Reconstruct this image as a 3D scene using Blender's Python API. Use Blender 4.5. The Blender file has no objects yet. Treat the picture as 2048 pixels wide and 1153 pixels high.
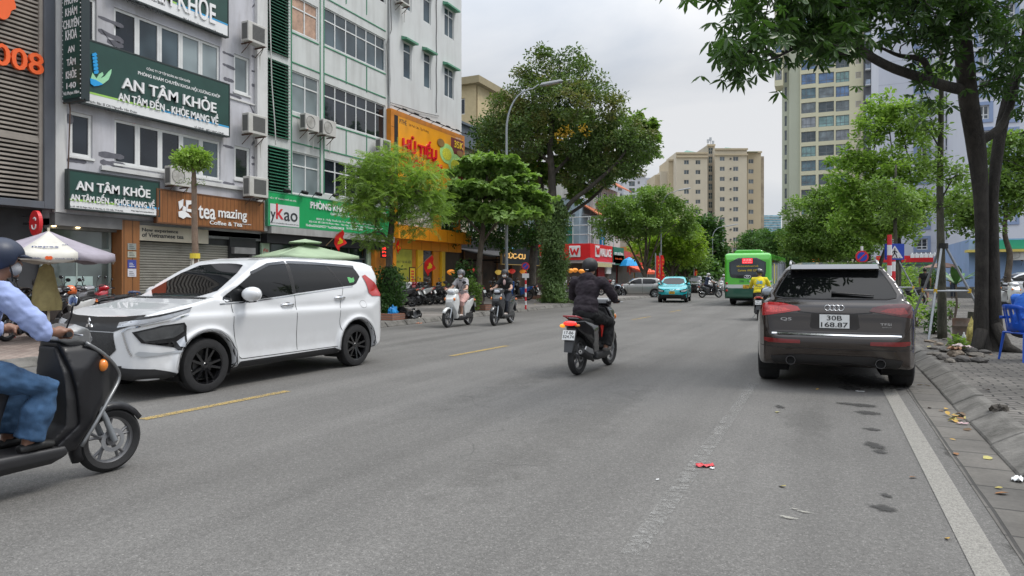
import bpy,bmesh,math,random
import numpy as np
from mathutils import Vector,Matrix,Euler
from mathutils.bvhtree import BVHTree
from mathutils.noise import noise as vnoise
scene=bpy.context.scene
COL=scene.collection
PI=math.pi
R=math.radians
# camera
F_=1340.0; TH=math.atan(638/1340.0); CAMH=1.42
ST,CT=math.sin(TH),math.cos(TH)
cd=bpy.data.cameras.new("camera"); cam=bpy.data.objects.new("camera",cd); COL.objects.link(cam)
cam.location=(0,0,CAMH); cam.rotation_euler=(PI/2,0,TH)
cd.sensor_width=36.0; cd.lens=36.0*F_/2048; cd.shift_y=-21.5/2048
cd.clip_start=0.05; cd.clip_end=3000
scene.camera=cam
# world / sun / exposure
SUN_EL,SUN_AZ=R(58),R(60)
world=bpy.data.worlds.new("World"); scene.world=world; world.use_nodes=True
wt=world.node_tree; wt.nodes.clear()
wo=wt.nodes.new('ShaderNodeOutputWorld'); bg=wt.nodes.new('ShaderNodeBackground')
sky=wt.nodes.new('ShaderNodeTexSky'); sky.sky_type='NISHITA'; sky.sun_disc=False
sky.sun_elevation=SUN_EL; sky.sun_rotation=SUN_AZ; sky.dust_density=3.0
tc=wt.nodes.new('ShaderNodeTexCoord')
mp_=wt.nodes.new('ShaderNodeMapping'); mp_.inputs['Scale'].default_value=(1.0,1.0,2.4)
n1=wt.nodes.new('ShaderNodeTexNoise'); n1.inputs['Scale'].default_value=1.5; n1.inputs['Detail'].default_value=7; n1.inputs['Roughness'].default_value=.5
n1.inputs['Distortion'].default_value=.35
cr=wt.nodes.new('ShaderNodeValToRGB')
cr.color_ramp.elements[0].position=.34; cr.color_ramp.elements[0].color=(4.9,5.45,6.3,1)
cr.color_ramp.elements[1].position=.64; cr.color_ramp.elements[1].color=(8.6,8.7,8.9,1)
e=cr.color_ramp.elements.new(.5); e.color=(6.5,6.9,7.5,1)
mx=wt.nodes.new('ShaderNodeMix'); mx.data_type='RGBA'; mx.inputs['Factor'].default_value=.93
wt.links.new(tc.outputs['Generated'],mp_.inputs['Vector']); wt.links.new(mp_.outputs['Vector'],n1.inputs['Vector'])
wt.links.new(n1.outputs['Fac'],cr.inputs['Fac']); wt.links.new(sky.outputs['Color'],mx.inputs[6]); wt.links.new(cr.outputs['Color'],mx.inputs[7])
sz_=wt.nodes.new('ShaderNodeSeparateXYZ'); wt.links.new(tc.outputs['Generated'],sz_.inputs[0])
mr_=wt.nodes.new('ShaderNodeMapRange'); mr_.inputs[1].default_value=.28; mr_.inputs[2].default_value=1.0; mr_.inputs[3].default_value=.72; mr_.inputs[4].default_value=2.45
wt.links.new(sz_.outputs['Z'],mr_.inputs[0])
vm_=wt.nodes.new('ShaderNodeVectorMath'); vm_.operation='SCALE'; wt.links.new(mx.outputs[2],vm_.inputs[0]); wt.links.new(mr_.outputs[0],vm_.inputs['Scale'])
wt.links.new(vm_.outputs[0],bg.inputs['Color']); bg.inputs['Strength'].default_value=.1
wt.links.new(bg.outputs[0],wo.inputs[0])
sd=bpy.data.lights.new("sun",'SUN'); sun=bpy.data.objects.new("sun",sd); COL.objects.link(sun)
sd.energy=1.5; sd.angle=R(18); sd.color=(1,.96,.9)
dsun=Vector((math.sin(SUN_AZ)*math.cos(SUN_EL),math.cos(SUN_AZ)*math.cos(SUN_EL),math.sin(SUN_EL)))
sun.rotation_euler=dsun.to_track_quat('Z','Y').to_euler()
scene.view_settings.view_transform='Standard'; scene.view_settings.look='None'
scene.view_settings.exposure=0.40; scene.view_settings.gamma=1.0
scene.cycles.max_bounces=6; scene.cycles.diffuse_bounces=3; scene.cycles.glossy_bounces=3
scene.cycles.transmission_bounces=4; scene.cycles.transparent_max_bounces=8
# photo geometry helpers
def at(u,v,d):
 xc=(u-1024)/F_*d
 return Vector((xc*CT-d*ST,xc*ST+d*CT,CAMH+(555-v)*d/F_))
def G(u,v,z=0.0):return at(u,v,(CAMH-z)*F_/(v-555))
def W(u,v,X=-21.0):return at(u,v,X/(CT*(u-1024)/F_-ST))
def L(u,v,X=-21.0):
 p=W(u,v,X); return p.y,p.z
def DY(u,v,Y):return at(u,v,Y/(ST*(u-1024)/F_+CT))
# object helpers
WM={}
def basis(o):return Matrix.LocRotScale(o.location,o.rotation_euler,o.scale)
def wm(o):
 m=basis(o)
 while o.parent is not None:
  o=o.parent; m=basis(o)@m
 return m
def tag(o,label=None,cat=None,group=None,kind=None):
 if label:o['label']=label
 if cat:o['category']=cat
 if group:o['group']=group
 if kind:o['kind']=kind
 return o
def thing(name,label,cat,loc=(0,0,0),rz=0.0,group=None):
 o=bpy.data.objects.new(name,None); COL.objects.link(o)
 o.empty_display_size=.2
 o.location=loc; o.rotation_euler=(0,0,rz)
 return tag(o,label,cat,group)
def copy_tree(o,parent=None,swap=None):
 c=o.copy(); COL.objects.link(c)
 if parent is not None:c.parent=parent
 if swap and o.type=='MESH':
  key=(o.data.name,tuple(sorted(swap.items(),key=lambda t:t[0].name))if False else id(swap))
  if key not in SWAPC:
   me=o.data.copy()
   for i,m in enumerate(me.materials):
    if m in swap:me.materials[i]=swap[m]
   SWAPC[key]=me
  c.data=SWAPC[key]
 for ch in[x for x in CHILDREN.get(o.name,[])]:
  cc=copy_tree(ch,c,swap)
  CHILDREN.setdefault(c.name,[]).append(cc)
 return c
SWAPC={}
CHILDREN={}
def link(o,parent):
 COL.objects.link(o)
 if parent is not None:
  o.parent=parent; CHILDREN.setdefault(parent.name,[]).append(o)
 return o
def place(root,loc,rz=None,label=None,group=None,rx=None,ry=None,scale=None):
 root.location=loc
 e=root.rotation_euler
 root.rotation_euler=(e[0]if rx is None else rx,e[1]if ry is None else ry,e[2]if rz is None else rz)
 if scale is not None:root.scale=(scale,)*3
 if label:root['label']=label
 if group:root['group']=group
 return root
class MB:
 M0=Matrix.Identity(4)
 def __init__(s):s.v=[]; s.f=[]; s.m=[]; s.M=MB.M0.copy(); s.mi=0
 def add(s,vs,fs):
  n=len(s.v); M=s.M
  s.v+=[tuple(M@Vector(p))for p in vs]
  s.f+=[tuple(i+n for i in f)for f in fs]; s.m+=[s.mi]*len(fs)
 def box(s,x0,x1,y0,y1,z0,z1):
  if x0>x1:x0,x1=x1,x0
  if y0>y1:y0,y1=y1,y0
  if z0>z1:z0,z1=z1,z0
  s.add([(x0,y0,z0),(x1,y0,z0),(x1,y1,z0),(x0,y1,z0),(x0,y0,z1),(x1,y0,z1),(x1,y1,z1),(x0,y1,z1)],[(0,3,2,1),(4,5,6,7),(0,1,5,4),(1,2,6,5),(2,3,7,6),(3,0,4,7)])
 def cbox(s,c,d,rz=0,rx=0,ry=0,taper=1.0):
  M0=s.M; s.M=M0@Matrix.Translation(c)@Euler((rx,ry,rz)).to_matrix().to_4x4()
  a,b,h=d[0]/2,d[1]/2,d[2]/2; t=taper
  s.add([(-a,-b,-h),(a,-b,-h),(a,b,-h),(-a,b,-h),(-a*t,-b*t,h),(a*t,-b*t,h),(a*t,b*t,h),(-a*t,b*t,h)],[(0,3,2,1),(4,5,6,7),(0,1,5,4),(1,2,6,5),(2,3,7,6),(3,0,4,7)])
  s.M=M0
 def quad(s,a,b,c,d):s.add([a,b,c,d],[(0,1,2,3)])
 def tube(s,pts,rad,n=8,caps=True,flat=None):
  pts=[Vector(p)for p in pts]
  if not hasattr(rad,'__len__'):rad=[rad]*len(pts)
  vs=[]; fs=[]; prev=None
  for i,p in enumerate(pts):
   if i==0:t=pts[1]-p
   elif i==len(pts)-1:t=p-pts[i-1]
   else:t=(pts[i+1]-p).normalized()+(p-pts[i-1]).normalized()
   if t.length<1e-9:t=Vector((0,0,1))
   t.normalize()
   if prev is None:
    a=Vector((0,0,1))if abs(t.z)<.9 else Vector((1,0,0))
    x=t.cross(a).normalized()
   else:
    x=prev-t*prev.dot(t)
    if x.length<1e-6:x=t.orthogonal()
    x.normalize()
   prev=x; y=t.cross(x)
   for k in range(n):
    a=2*PI*k/n
    vs.append(p+x*math.cos(a)*rad[i]+y*math.sin(a)*rad[i]*(flat if flat else 1))
  for i in range(len(pts)-1):
   for k in range(n):
    k2=(k+1)%n
    fs.append((i*n+k,i*n+k2,(i+1)*n+k2,(i+1)*n+k))
  if caps:
   fs.append(tuple(range(n-1,-1,-1))); fs.append(tuple(range((len(pts)-1)*n,len(pts)*n)))
  s.add(vs,fs)
 def cyl(s,a,b,r,n=16,r2=None):s.tube([a,b],[r,r if r2 is None else r2],n)
 def lathe(s,prof,axis='z',c=(0,0,0),n=24,closed=False):
  vs=[]; fs=[]; m=len(prof)
  for k in range(n):
   a=2*PI*k/n; ca,sa=math.cos(a),math.sin(a)
   for(r,h)in prof:
    if axis=='z':p=(r*ca,r*sa,h)
    elif axis=='x':p=(h,r*ca,r*sa)
    else:p=(r*sa,h,r*ca)
    vs.append((p[0]+c[0],p[1]+c[1],p[2]+c[2]))
  for k in range(n):
   k2=(k+1)%n
   for i in range(m-1+(1 if closed else 0)):
    j=(i+1)%m
    fs.append((k*m+i,k*m+j,k2*m+j,k2*m+i))
  s.add(vs,fs)
 def ell(s,c,r,nu=16,nv=10,rot=None):
  vs=[]; fs=[]
  Rm=rot if rot is not None else Matrix.Identity(3)
  for j in range(1,nv):
   ph=PI*j/nv
   for i in range(nu):
    a=2*PI*i/nu
    p=Rm@Vector((r[0]*math.sin(ph)*math.cos(a),r[1]*math.sin(ph)*math.sin(a),r[2]*math.cos(ph)))
    vs.append(Vector(c)+p)
  vs.append(Vector(c)+Rm@Vector((0,0,r[2]))); vs.append(Vector(c)-Rm@Vector((0,0,r[2])))
  T=len(vs)-2; B=len(vs)-1
  for i in range(nu):
   i2=(i+1)%nu
   fs.append((T,i,i2)); fs.append((B,(nv-2)*nu+i2,(nv-2)*nu+i))
   for j in range(nv-2):
    fs.append((j*nu+i,(j+1)*nu+i,(j+1)*nu+i2,j*nu+i2))
  s.add(vs,fs)
 def prism(s,poly,a0,a1,axis='x'):
  """poly: 2-D outline; axis x -> (y,z) poly extruded over x; y -> (x,z); z -> (x,y)"""
  n=len(poly)
  def P(p,a):return(a,p[0],p[1])if axis=='x' else((p[0],a,p[1])if axis=='y' else(p[0],p[1],a))
  vs=[P(p,a0)for p in poly]+[P(p,a1)for p in poly]
  fs=[tuple(range(n)),tuple(range(2*n-1,n-1,-1))]
  fs+=[(i,(i+1)%n,n+(i+1)%n,n+i)for i in range(n)]
  s.add(vs,fs)
 def wall(s,X,y0,y1,z0,z1,holes,depth=.22):
  """+x facing skin at X with rectangular holes (y0,y1,z0,z1) and their reveals"""
  ys=sorted(set([y0,y1]+[h[0]for h in holes]+[h[1]for h in holes])); ys=[y for y in ys if y0<=y<=y1]
  zs=sorted(set([z0,z1]+[h[2]for h in holes]+[h[3]for h in holes])); zs=[z for z in zs if z0<=z<=z1]
  for j in range(len(zs)-1):
   zc=(zs[j]+zs[j+1])/2; run=None
   for i in range(len(ys)-1):
    yc=(ys[i]+ys[i+1])/2
    hole=any(h[0]<yc<h[1]and h[2]<zc<h[3]for h in holes)
    if hole:
     if run is not None:s.quad((X,run,zs[j]),(X,ys[i],zs[j]),(X,ys[i],zs[j+1]),(X,run,zs[j+1]))
     run=None
    elif run is None:run=ys[i]
   if run is not None:s.quad((X,run,zs[j]),(X,ys[-1],zs[j]),(X,ys[-1],zs[j+1]),(X,run,zs[j+1]))
  for(a,b,c,d)in holes:
   Xb=X-depth
   s.quad((X,a,c),(Xb,a,c),(Xb,a,d),(X,a,d)); s.quad((X,b,c),(X,b,d),(Xb,b,d),(Xb,b,c))
   s.quad((X,a,c),(X,b,c),(Xb,b,c),(Xb,a,c)); s.quad((X,a,d),(Xb,a,d),(Xb,b,d),(X,b,d))
 def mesh(s,name,mats,parent=None,smooth=False,world=True,recalc=True):
  if world and parent is not None:
   I=wm(parent).inverted(); vs=[I@Vector(p)for p in s.v]
  else:vs=s.v
  me=bpy.data.meshes.new(name); me.from_pydata([tuple(p)for p in vs],[],s.f)
  if not isinstance(mats,(list,tuple)):mats=[mats]
  for m in mats:me.materials.append(m)
  me.polygons.foreach_set('material_index',s.m)
  if recalc and len(s.f)<60000:
   bm=bmesh.new(); bm.from_mesh(me); bmesh.ops.recalc_face_normals(bm,faces=bm.faces); bm.to_mesh(me); bm.free()
  if smooth:setsmooth(me,smooth)
  return me
 def build(s,name,mats,parent=None,smooth=False,bevel=0,world=True,recalc=True,seg=1):
  me=s.mesh(name,mats,parent,smooth,world,recalc)
  o=bpy.data.objects.new(name,me); link(o,parent)
  if bevel:
   b=o.modifiers.new('bevel','BEVEL'); b.width=bevel; b.segments=seg; b.limit_method='ANGLE'; b.angle_limit=R(40)
  return o
def setsmooth(me,ang=40):
 n=len(me.polygons); me.polygons.foreach_set('use_smooth',[True]*n)
 if ang is not True and ang:
  bm=bmesh.new(); bm.from_mesh(me)
  for e in bm.edges:
   if len(e.link_faces)==2 and e.calc_face_angle(0)>R(ang):e.smooth=False
  bm.to_mesh(me); bm.free()
def evalmesh(o):
 dg=bpy.context.evaluated_depsgraph_get(); dg.update()
 return bpy.data.meshes.new_from_object(o.evaluated_get(dg))
def struct(o):o['kind']='structure'; return o
TXC={}
def text_geo(body,extrude,offset,align='LEFT'):
 k=(body,round(extrude,4),round(offset,4))
 if k in TXC:return TXC[k]
 bars=[i for i,ch in enumerate(body)if ch=='Đ']; src=body; body=body.replace('Đ','D')
 c=bpy.data.curves.new('t','FONT'); c.body=body; c.size=1; c.extrude=extrude; c.offset=min(offset,.014); c.resolution_u=3
 o=bpy.data.objects.new('t',c); COL.objects.link(o)
 me=evalmesh(o)
 V=np.array([v.co[:]for v in me.vertices])if len(me.vertices)else np.zeros((0,3)); Fc=[tuple(p.vertices)for p in me.polygons]
 bpy.data.objects.remove(o); bpy.data.curves.remove(c); bpy.data.meshes.remove(me)
 if bars:
  wD=text_geo('D',extrude,offset)[0]; wD=wD[:,0].max()-wD[:,0].min(); z=V[:,2].max()
  for i in bars:
   x=text_geo(body[:i]+'D',extrude,offset)[0][:,0].max()-wD; n=len(V); y0,y1=.31,.40
   V=np.concatenate([V,np.array([(x-.07,y0,-z*.5),(x+.30,y0,-z*.5),(x+.30,y1,-z*.5),(x-.07,y1,-z*.5),(x-.07,y0,z*1.08),(x+.30,y0,z*1.08),(x+.30,y1,z*1.08),(x-.07,y1,z*1.08)])])
   Fc=Fc+[tuple(n+j for j in f)for f in((0,3,2,1),(4,5,6,7),(0,1,5,4),(1,2,6,5),(2,3,7,6),(3,0,4,7))]
 TXC[k]=(V,Fc); return TXC[k]
def text(parent,body,p,w,h,right,up,m,depth=.02,bold=.02,name='lettering',mb=None):
 """text fitted to the box w x h whose lower-left corner is p; normal = right x up"""
 V,Fc=text_geo(body,.02,bold)
 if len(V)==0:return None
 lo=V.min(0); hi=V.max(0); right=Vector(right).normalized(); up=Vector(up).normalized(); nn=right.cross(up)
 own=mb is None
 if own:mb=MB()
 S=V-lo; S[:,0]*=w/(hi[0]-lo[0]); S[:,1]*=h/(hi[1]-lo[1]); S[:,2]*=depth/max(1e-6,hi[2]-lo[2])
 P=Vector(p)
 mb.add([P+right*a+up*b+nn*c for a,b,c in S],Fc)
 if own:return mb.build(name,m,parent,recalc=False)
 return mb
# materials
MC={}
def nodes(name):
 m=bpy.data.materials.new(name); m.use_nodes=True; nt=m.node_tree
 return m,nt,nt.nodes['Principled BSDF'],nt.nodes['Material Output']
def mixrgb(nt,a,b,fac,mode='MIX'):
 n=nt.nodes.new('ShaderNodeMix'); n.data_type='RGBA'; n.blend_type=mode
 for i,x in((6,a),(7,b)):
  if isinstance(x,tuple):n.inputs[i].default_value=(*x[:3],1)
  else:nt.links.new(x,n.inputs[i])
 if isinstance(fac,(int,float)):n.inputs['Factor'].default_value=fac
 else:nt.links.new(fac,n.inputs['Factor'])
 return n.outputs[2]
def noise(nt,scale,detail=4,rough=.55,vec=None,dist=0):
 n=nt.nodes.new('ShaderNodeTexNoise'); n.inputs['Scale'].default_value=scale; n.inputs['Detail'].default_value=detail
 n.inputs['Roughness'].default_value=rough; n.inputs['Distortion'].default_value=dist
 nt.links.new(vec if vec is not None else coord(nt),n.inputs['Vector']); return n.outputs['Fac']
def stainmat(name,col,dens=.85,sc=14):
 m,nt,pb,out=nodes(name); pb.inputs['Base Color'].default_value=(*col,1); pb.inputs['Roughness'].default_value=.8
 g=nt.nodes.new('ShaderNodeTexCoord'); v=nt.nodes.new('ShaderNodeVectorMath'); v.operation='SUBTRACT'; v.inputs[1].default_value=(.5,.5,.5); nt.links.new(g.outputs['Generated'],v.inputs[0])
 mu=nt.nodes.new('ShaderNodeVectorMath'); mu.operation='MULTIPLY'; mu.inputs[1].default_value=(1,1,0); nt.links.new(v.outputs[0],mu.inputs[0])
 l=nt.nodes.new('ShaderNodeVectorMath'); l.operation='LENGTH'; nt.links.new(mu.outputs[0],l.inputs[0])
 n=noise(nt,sc,6,.7,g.outputs['Object']); a=nt.nodes.new('ShaderNodeMath'); a.operation='MULTIPLY_ADD'; a.inputs[1].default_value=-.95; nt.links.new(l.outputs['Value'],a.inputs[0]); nt.links.new(n,a.inputs[2])
 f=ramp(nt,a.outputs[0],[(.15,0),(.33,dens)]); tr=nt.nodes.new('ShaderNodeBsdfTransparent'); mx=nt.nodes.new('ShaderNodeMixShader')
 nt.links.new(f,mx.inputs[0]); nt.links.new(tr.outputs[0],mx.inputs[1]); nt.links.new(pb.outputs[0],mx.inputs[2]); nt.links.new(mx.outputs[0],out.inputs['Surface']); return m
def coord(nt,scale=None,kind='Object'):
 t=nt.nodes.new('ShaderNodeTexCoord'); o=t.outputs[kind]
 if scale:
  mp=nt.nodes.new('ShaderNodeMapping'); mp.inputs['Scale'].default_value=scale; nt.links.new(o,mp.inputs['Vector']); return mp.outputs['Vector']
 return o
def ramp(nt,x,pts):
 r=nt.nodes.new('ShaderNodeValToRGB'); els=r.color_ramp.elements
 while len(els)<len(pts):els.new(.5)
 for e,(p,c)in zip(els,pts):
  e.position=p; e.color=(c,c,c,1)if isinstance(c,(int,float))else(*c,1)
 nt.links.new(x,r.inputs['Fac']); return r.outputs['Color']
def bump(nt,pb,h,strength=.3,dist=.01):
 b=nt.nodes.new('ShaderNodeBump'); b.inputs['Strength'].default_value=strength; b.inputs['Distance'].default_value=dist
 nt.links.new(h,b.inputs['Height']); nt.links.new(b.outputs[0],pb.inputs['Normal'])
def M(name,col,rough=.6,metal=0,var=.12,vs=2.5,bmp=0,bs=60,coat=0,spec=.5,emit=0,dirt=0,dcol=(.08,.07,.06),ds=1.2,streak=False,tr=0):
 if name in MC:return MC[name]
 m,nt,pb,out=nodes(name)
 pb.inputs['Roughness'].default_value=rough; pb.inputs['Metallic'].default_value=metal
 pb.inputs['Coat Weight'].default_value=coat; pb.inputs['Coat Roughness'].default_value=.04
 pb.inputs['Specular IOR Level'].default_value=spec
 c=(*col,1)
 if tr:pb.inputs['Transmission Weight'].default_value=tr
 if var:
  f=ramp(nt,noise(nt,vs,5,.6),[(.3,1-var),(.7,1+var)])
  x=mixrgb(nt,tuple(col),f,1.0,'MULTIPLY')
  if dirt:
   v=coord(nt,(1.6,1.6,.22))if streak else None
   d=ramp(nt,noise(nt,ds,7,.65,v),[(.46,0),(.72,dirt)])
   x=mixrgb(nt,x,tuple(dcol),d)
  nt.links.new(x,pb.inputs['Base Color'])
 else:pb.inputs['Base Color'].default_value=c
 if bmp:bump(nt,pb,noise(nt,bs,4,.6),bmp,.01)
 if emit:
  pb.inputs['Emission Color'].default_value=c; pb.inputs['Emission Strength'].default_value=emit
 MC[name]=m; return m
def tiled(name,c1,c2,cm,bw,bh,mortar=.02,off=.5,rough=.8,vec=None,bmp=.4,dirt=.5,dist=0,plane='xy'):
 """brick / paver / panel pattern in object space"""
 m,nt,pb,out=nodes(name); pb.inputs['Roughness'].default_value=rough
 t=coord(nt)
 if plane!='xy':
  sp=nt.nodes.new('ShaderNodeSeparateXYZ'); nt.links.new(t,sp.inputs[0]); cb=nt.nodes.new('ShaderNodeCombineXYZ')
  nt.links.new(sp.outputs[plane[0].upper()],cb.inputs[0]); nt.links.new(sp.outputs[plane[1].upper()],cb.inputs[1]); t=cb.outputs[0]
 if dist:
  nn=nt.nodes.new('ShaderNodeTexNoise'); nn.inputs['Scale'].default_value=1.3; nn.inputs['Detail'].default_value=3; nt.links.new(t,nn.inputs['Vector'])
  vm=nt.nodes.new('ShaderNodeVectorMath'); vm.operation='SCALE'; nt.links.new(nn.outputs['Color'],vm.inputs[0]); vm.inputs['Scale'].default_value=dist
  va=nt.nodes.new('ShaderNodeVectorMath'); va.operation='ADD'; nt.links.new(t,va.inputs[0]); nt.links.new(vm.outputs[0],va.inputs[1]); t=va.outputs[0]
 b=nt.nodes.new('ShaderNodeTexBrick'); nt.links.new(t,b.inputs['Vector'])
 b.inputs['Color1'].default_value=(*c1,1); b.inputs['Color2'].default_value=(*c2,1); b.inputs['Mortar'].default_value=(*cm,1)
 b.inputs['Scale'].default_value=1; b.inputs['Brick Width'].default_value=bw; b.inputs['Row Height'].default_value=bh
 b.inputs['Mortar Size'].default_value=mortar; b.inputs['Mortar Smooth'].default_value=.4; b.offset=off
 f=ramp(nt,noise(nt,.7,7,.65),[(.3,1-dirt*.5),(.7,1+dirt*.3)])
 x=mixrgb(nt,b.outputs['Color'],f,1.0,'MULTIPLY')
 g=ramp(nt,noise(nt,30,4,.7),[(.3,.85),(.7,1.12)]); x=mixrgb(nt,x,g,1.0,'MULTIPLY')
 nt.links.new(x,pb.inputs['Base Color'])
 inv=nt.nodes.new('ShaderNodeMath'); inv.operation='SUBTRACT'; inv.inputs[0].default_value=1; nt.links.new(b.outputs['Fac'],inv.inputs[1])
 bump(nt,pb,inv.outputs[0],bmp,.012)
 return m
def leafmat(name,c1,c2,c3=None,trans=.35,rough=.45,clump=.6,f3=.85):
 m,nt,pb,out=nodes(name)
 g=nt.nodes.new('ShaderNodeNewGeometry')
 a=ramp(nt,g.outputs['Random Per Island'],[(0,0),(1,1)])
 x=mixrgb(nt,c1,c2,a)
 n=ramp(nt,noise(nt,clump,3,.6),[(.38,0),(.62,1)])
 x2=mixrgb(nt,tuple(k*.62 for k in c1),c2,n); x=mixrgb(nt,x,x2,.5)
 if c3:
  h=ramp(nt,noise(nt,clump*.8,4,.7,coord(nt,(1,1,1.3))),[(.5,0),(.68,f3)])
  x=mixrgb(nt,x,c3,h)
 pb.inputs['Roughness'].default_value=rough; pb.inputs['Specular IOR Level'].default_value=.35
 nt.links.new(x,pb.inputs['Base Color'])
 tr=nt.nodes.new('ShaderNodeBsdfTranslucent'); y=mixrgb(nt,x,(1.15,1.25,.62),1.0,'MULTIPLY'); nt.links.new(y,tr.inputs['Color'])
 ms=nt.nodes.new('ShaderNodeMixShader'); ms.inputs[0].default_value=trans
 nt.links.new(pb.outputs[0],ms.inputs[1]); nt.links.new(tr.outputs[0],ms.inputs[2]); nt.links.new(ms.outputs[0],out.inputs['Surface'])
 return m
def barkmat(name,c1,c2):
 m,nt,pb,out=nodes(name); pb.inputs['Roughness'].default_value=.9
 n=noise(nt,9,6,.7,coord(nt,(1,1,.25)))
 x=mixrgb(nt,c1,c2,ramp(nt,n,[(.35,0),(.65,1)]))
 d=ramp(nt,noise(nt,2.2,5,.6),[(.5,0),(.7,.6)]); x=mixrgb(nt,x,tuple(k*1.7 for k in c2),d)
 nt.links.new(x,pb.inputs['Base Color']); bump(nt,pb,mixrgb(nt,n,noise(nt,34,5,.7,coord(nt,(1,1,.35))),.45),1.0,.06); return m
def paint(name,col,rough=.25,flake=0.0,coat=1.0):
 m,nt,pb,out=nodes(name)
 pb.inputs['Roughness'].default_value=rough; pb.inputs['Metallic'].default_value=flake
 pb.inputs['Coat Weight'].default_value=coat; pb.inputs['Coat Roughness'].default_value=.03
 sp=nt.nodes.new('ShaderNodeSeparateXYZ'); nt.links.new(coord(nt),sp.inputs[0])
 mr=nt.nodes.new('ShaderNodeMapRange'); mr.inputs[1].default_value=.75; mr.inputs[2].default_value=.2; nt.links.new(sp.outputs['Z'],mr.inputs[0])
 nn=ramp(nt,noise(nt,5,6,.7),[(.4,0),(.85,.32)])
 mm=nt.nodes.new('ShaderNodeMath'); mm.operation='MULTIPLY'; nt.links.new(mr.outputs[0],mm.inputs[0]); nt.links.new(nn,mm.inputs[1])
 nt.links.new(mixrgb(nt,tuple(col),(.16,.14,.12),mm.outputs[0]),pb.inputs['Base Color'])
 r=nt.nodes.new('ShaderNodeMapRange'); r.inputs[3].default_value=rough; r.inputs[4].default_value=.6; nt.links.new(mm.outputs[0],r.inputs[0]); nt.links.new(r.outputs[0],pb.inputs['Roughness'])
 return m
def glassmat(name,col=(.02,.025,.03),rough=.04,var=.5,spec=.6):
 m,nt,pb,out=nodes(name)
 f=ramp(nt,noise(nt,.55,2,.5),[(.35,1-var),(.65,1+var)])
 nt.links.new(mixrgb(nt,tuple(col),f,1.0,'MULTIPLY'),pb.inputs['Base Color'])
 pb.inputs['Roughness'].default_value=rough; pb.inputs['Specular IOR Level'].default_value=spec
 bump(nt,pb,noise(nt,1.1,1,.5),.04,.05)
 return m
black=M('black_plastic',(.012,.012,.013),.55,var=.1)
blackg=M('black_gloss',(.008,.008,.009),.12,var=0,coat=1)
rubber=M('rubber',(.018,.018,.019),.85,var=.25,vs=12,bmp=.3,bs=90)
chrome=M('chrome',(.75,.76,.78),.12,1,var=0)
steel=M('steel',(.45,.46,.48),.35,.9,var=.15,vs=6)
galv=M('galvanised',(.32,.34,.36),.45,.6,var=.15,vs=3)
alu=M('cast_alloy',(.55,.55,.56),.35,.9,var=.1)
white_pl=M('white_plastic',(.72,.73,.72),.4,var=.06)
white_frame=M('white_window_frame',(.68,.69,.68),.45,var=.08,dirt=.3,dcol=(.3,.29,.27))
glass_dark=glassmat('dark_window_glass',(.018,.023,.03))
glass_blue=glassmat('blue_window_glass',(.06,.085,.10),.06)
glass_pale=glassmat('pale_window_glass',(.22,.26,.27),.12,.35)
cartint=glassmat('tinted_car_glass',(.005,.0055,.006),.02,.2,.42)
redlens=M('red_lens',(.42,.012,.012),.12,var=.1,vs=30,coat=1)
redlit=M('red_lens_lit',(.9,.03,.02),.2,var=0,coat=1,emit=.8)
amberlens=M('amber_lens',(.75,.22,.02),.15,var=0,coat=1)
clearlens=M('clear_lens',(.42,.44,.47),.08,.25,var=.06,vs=6,coat=1)
platewhite=M('white_number_plate',(.72,.73,.72),.45,var=.05,vs=20)
platetext=M('number_plate_black',(.02,.02,.02),.6,var=0)
plateyel=M('yellow_number_plate',(.75,.42,.02),.45,var=.05,vs=20)
skin=M('skin',(.36,.19,.125),.5,var=.1,vs=18)
skin_dk=M('tanned_skin',(.22,.11,.07),.5,var=.1,vs=18)
hairm=M('black_hair',(.012,.010,.009),.5,var=.2,vs=40)
hairgrey=M('grey_hair',(.10,.095,.09),.7,var=.3,vs=60)
conc=M('concrete',(.27,.26,.245),.85,var=.15,vs=2,bmp=.3,bs=40,dirt=.5,dcol=(.08,.08,.07))
darkconc=M('dark_concrete',(.12,.118,.112),.9,var=.2,vs=3,bmp=.3,bs=40)
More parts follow.
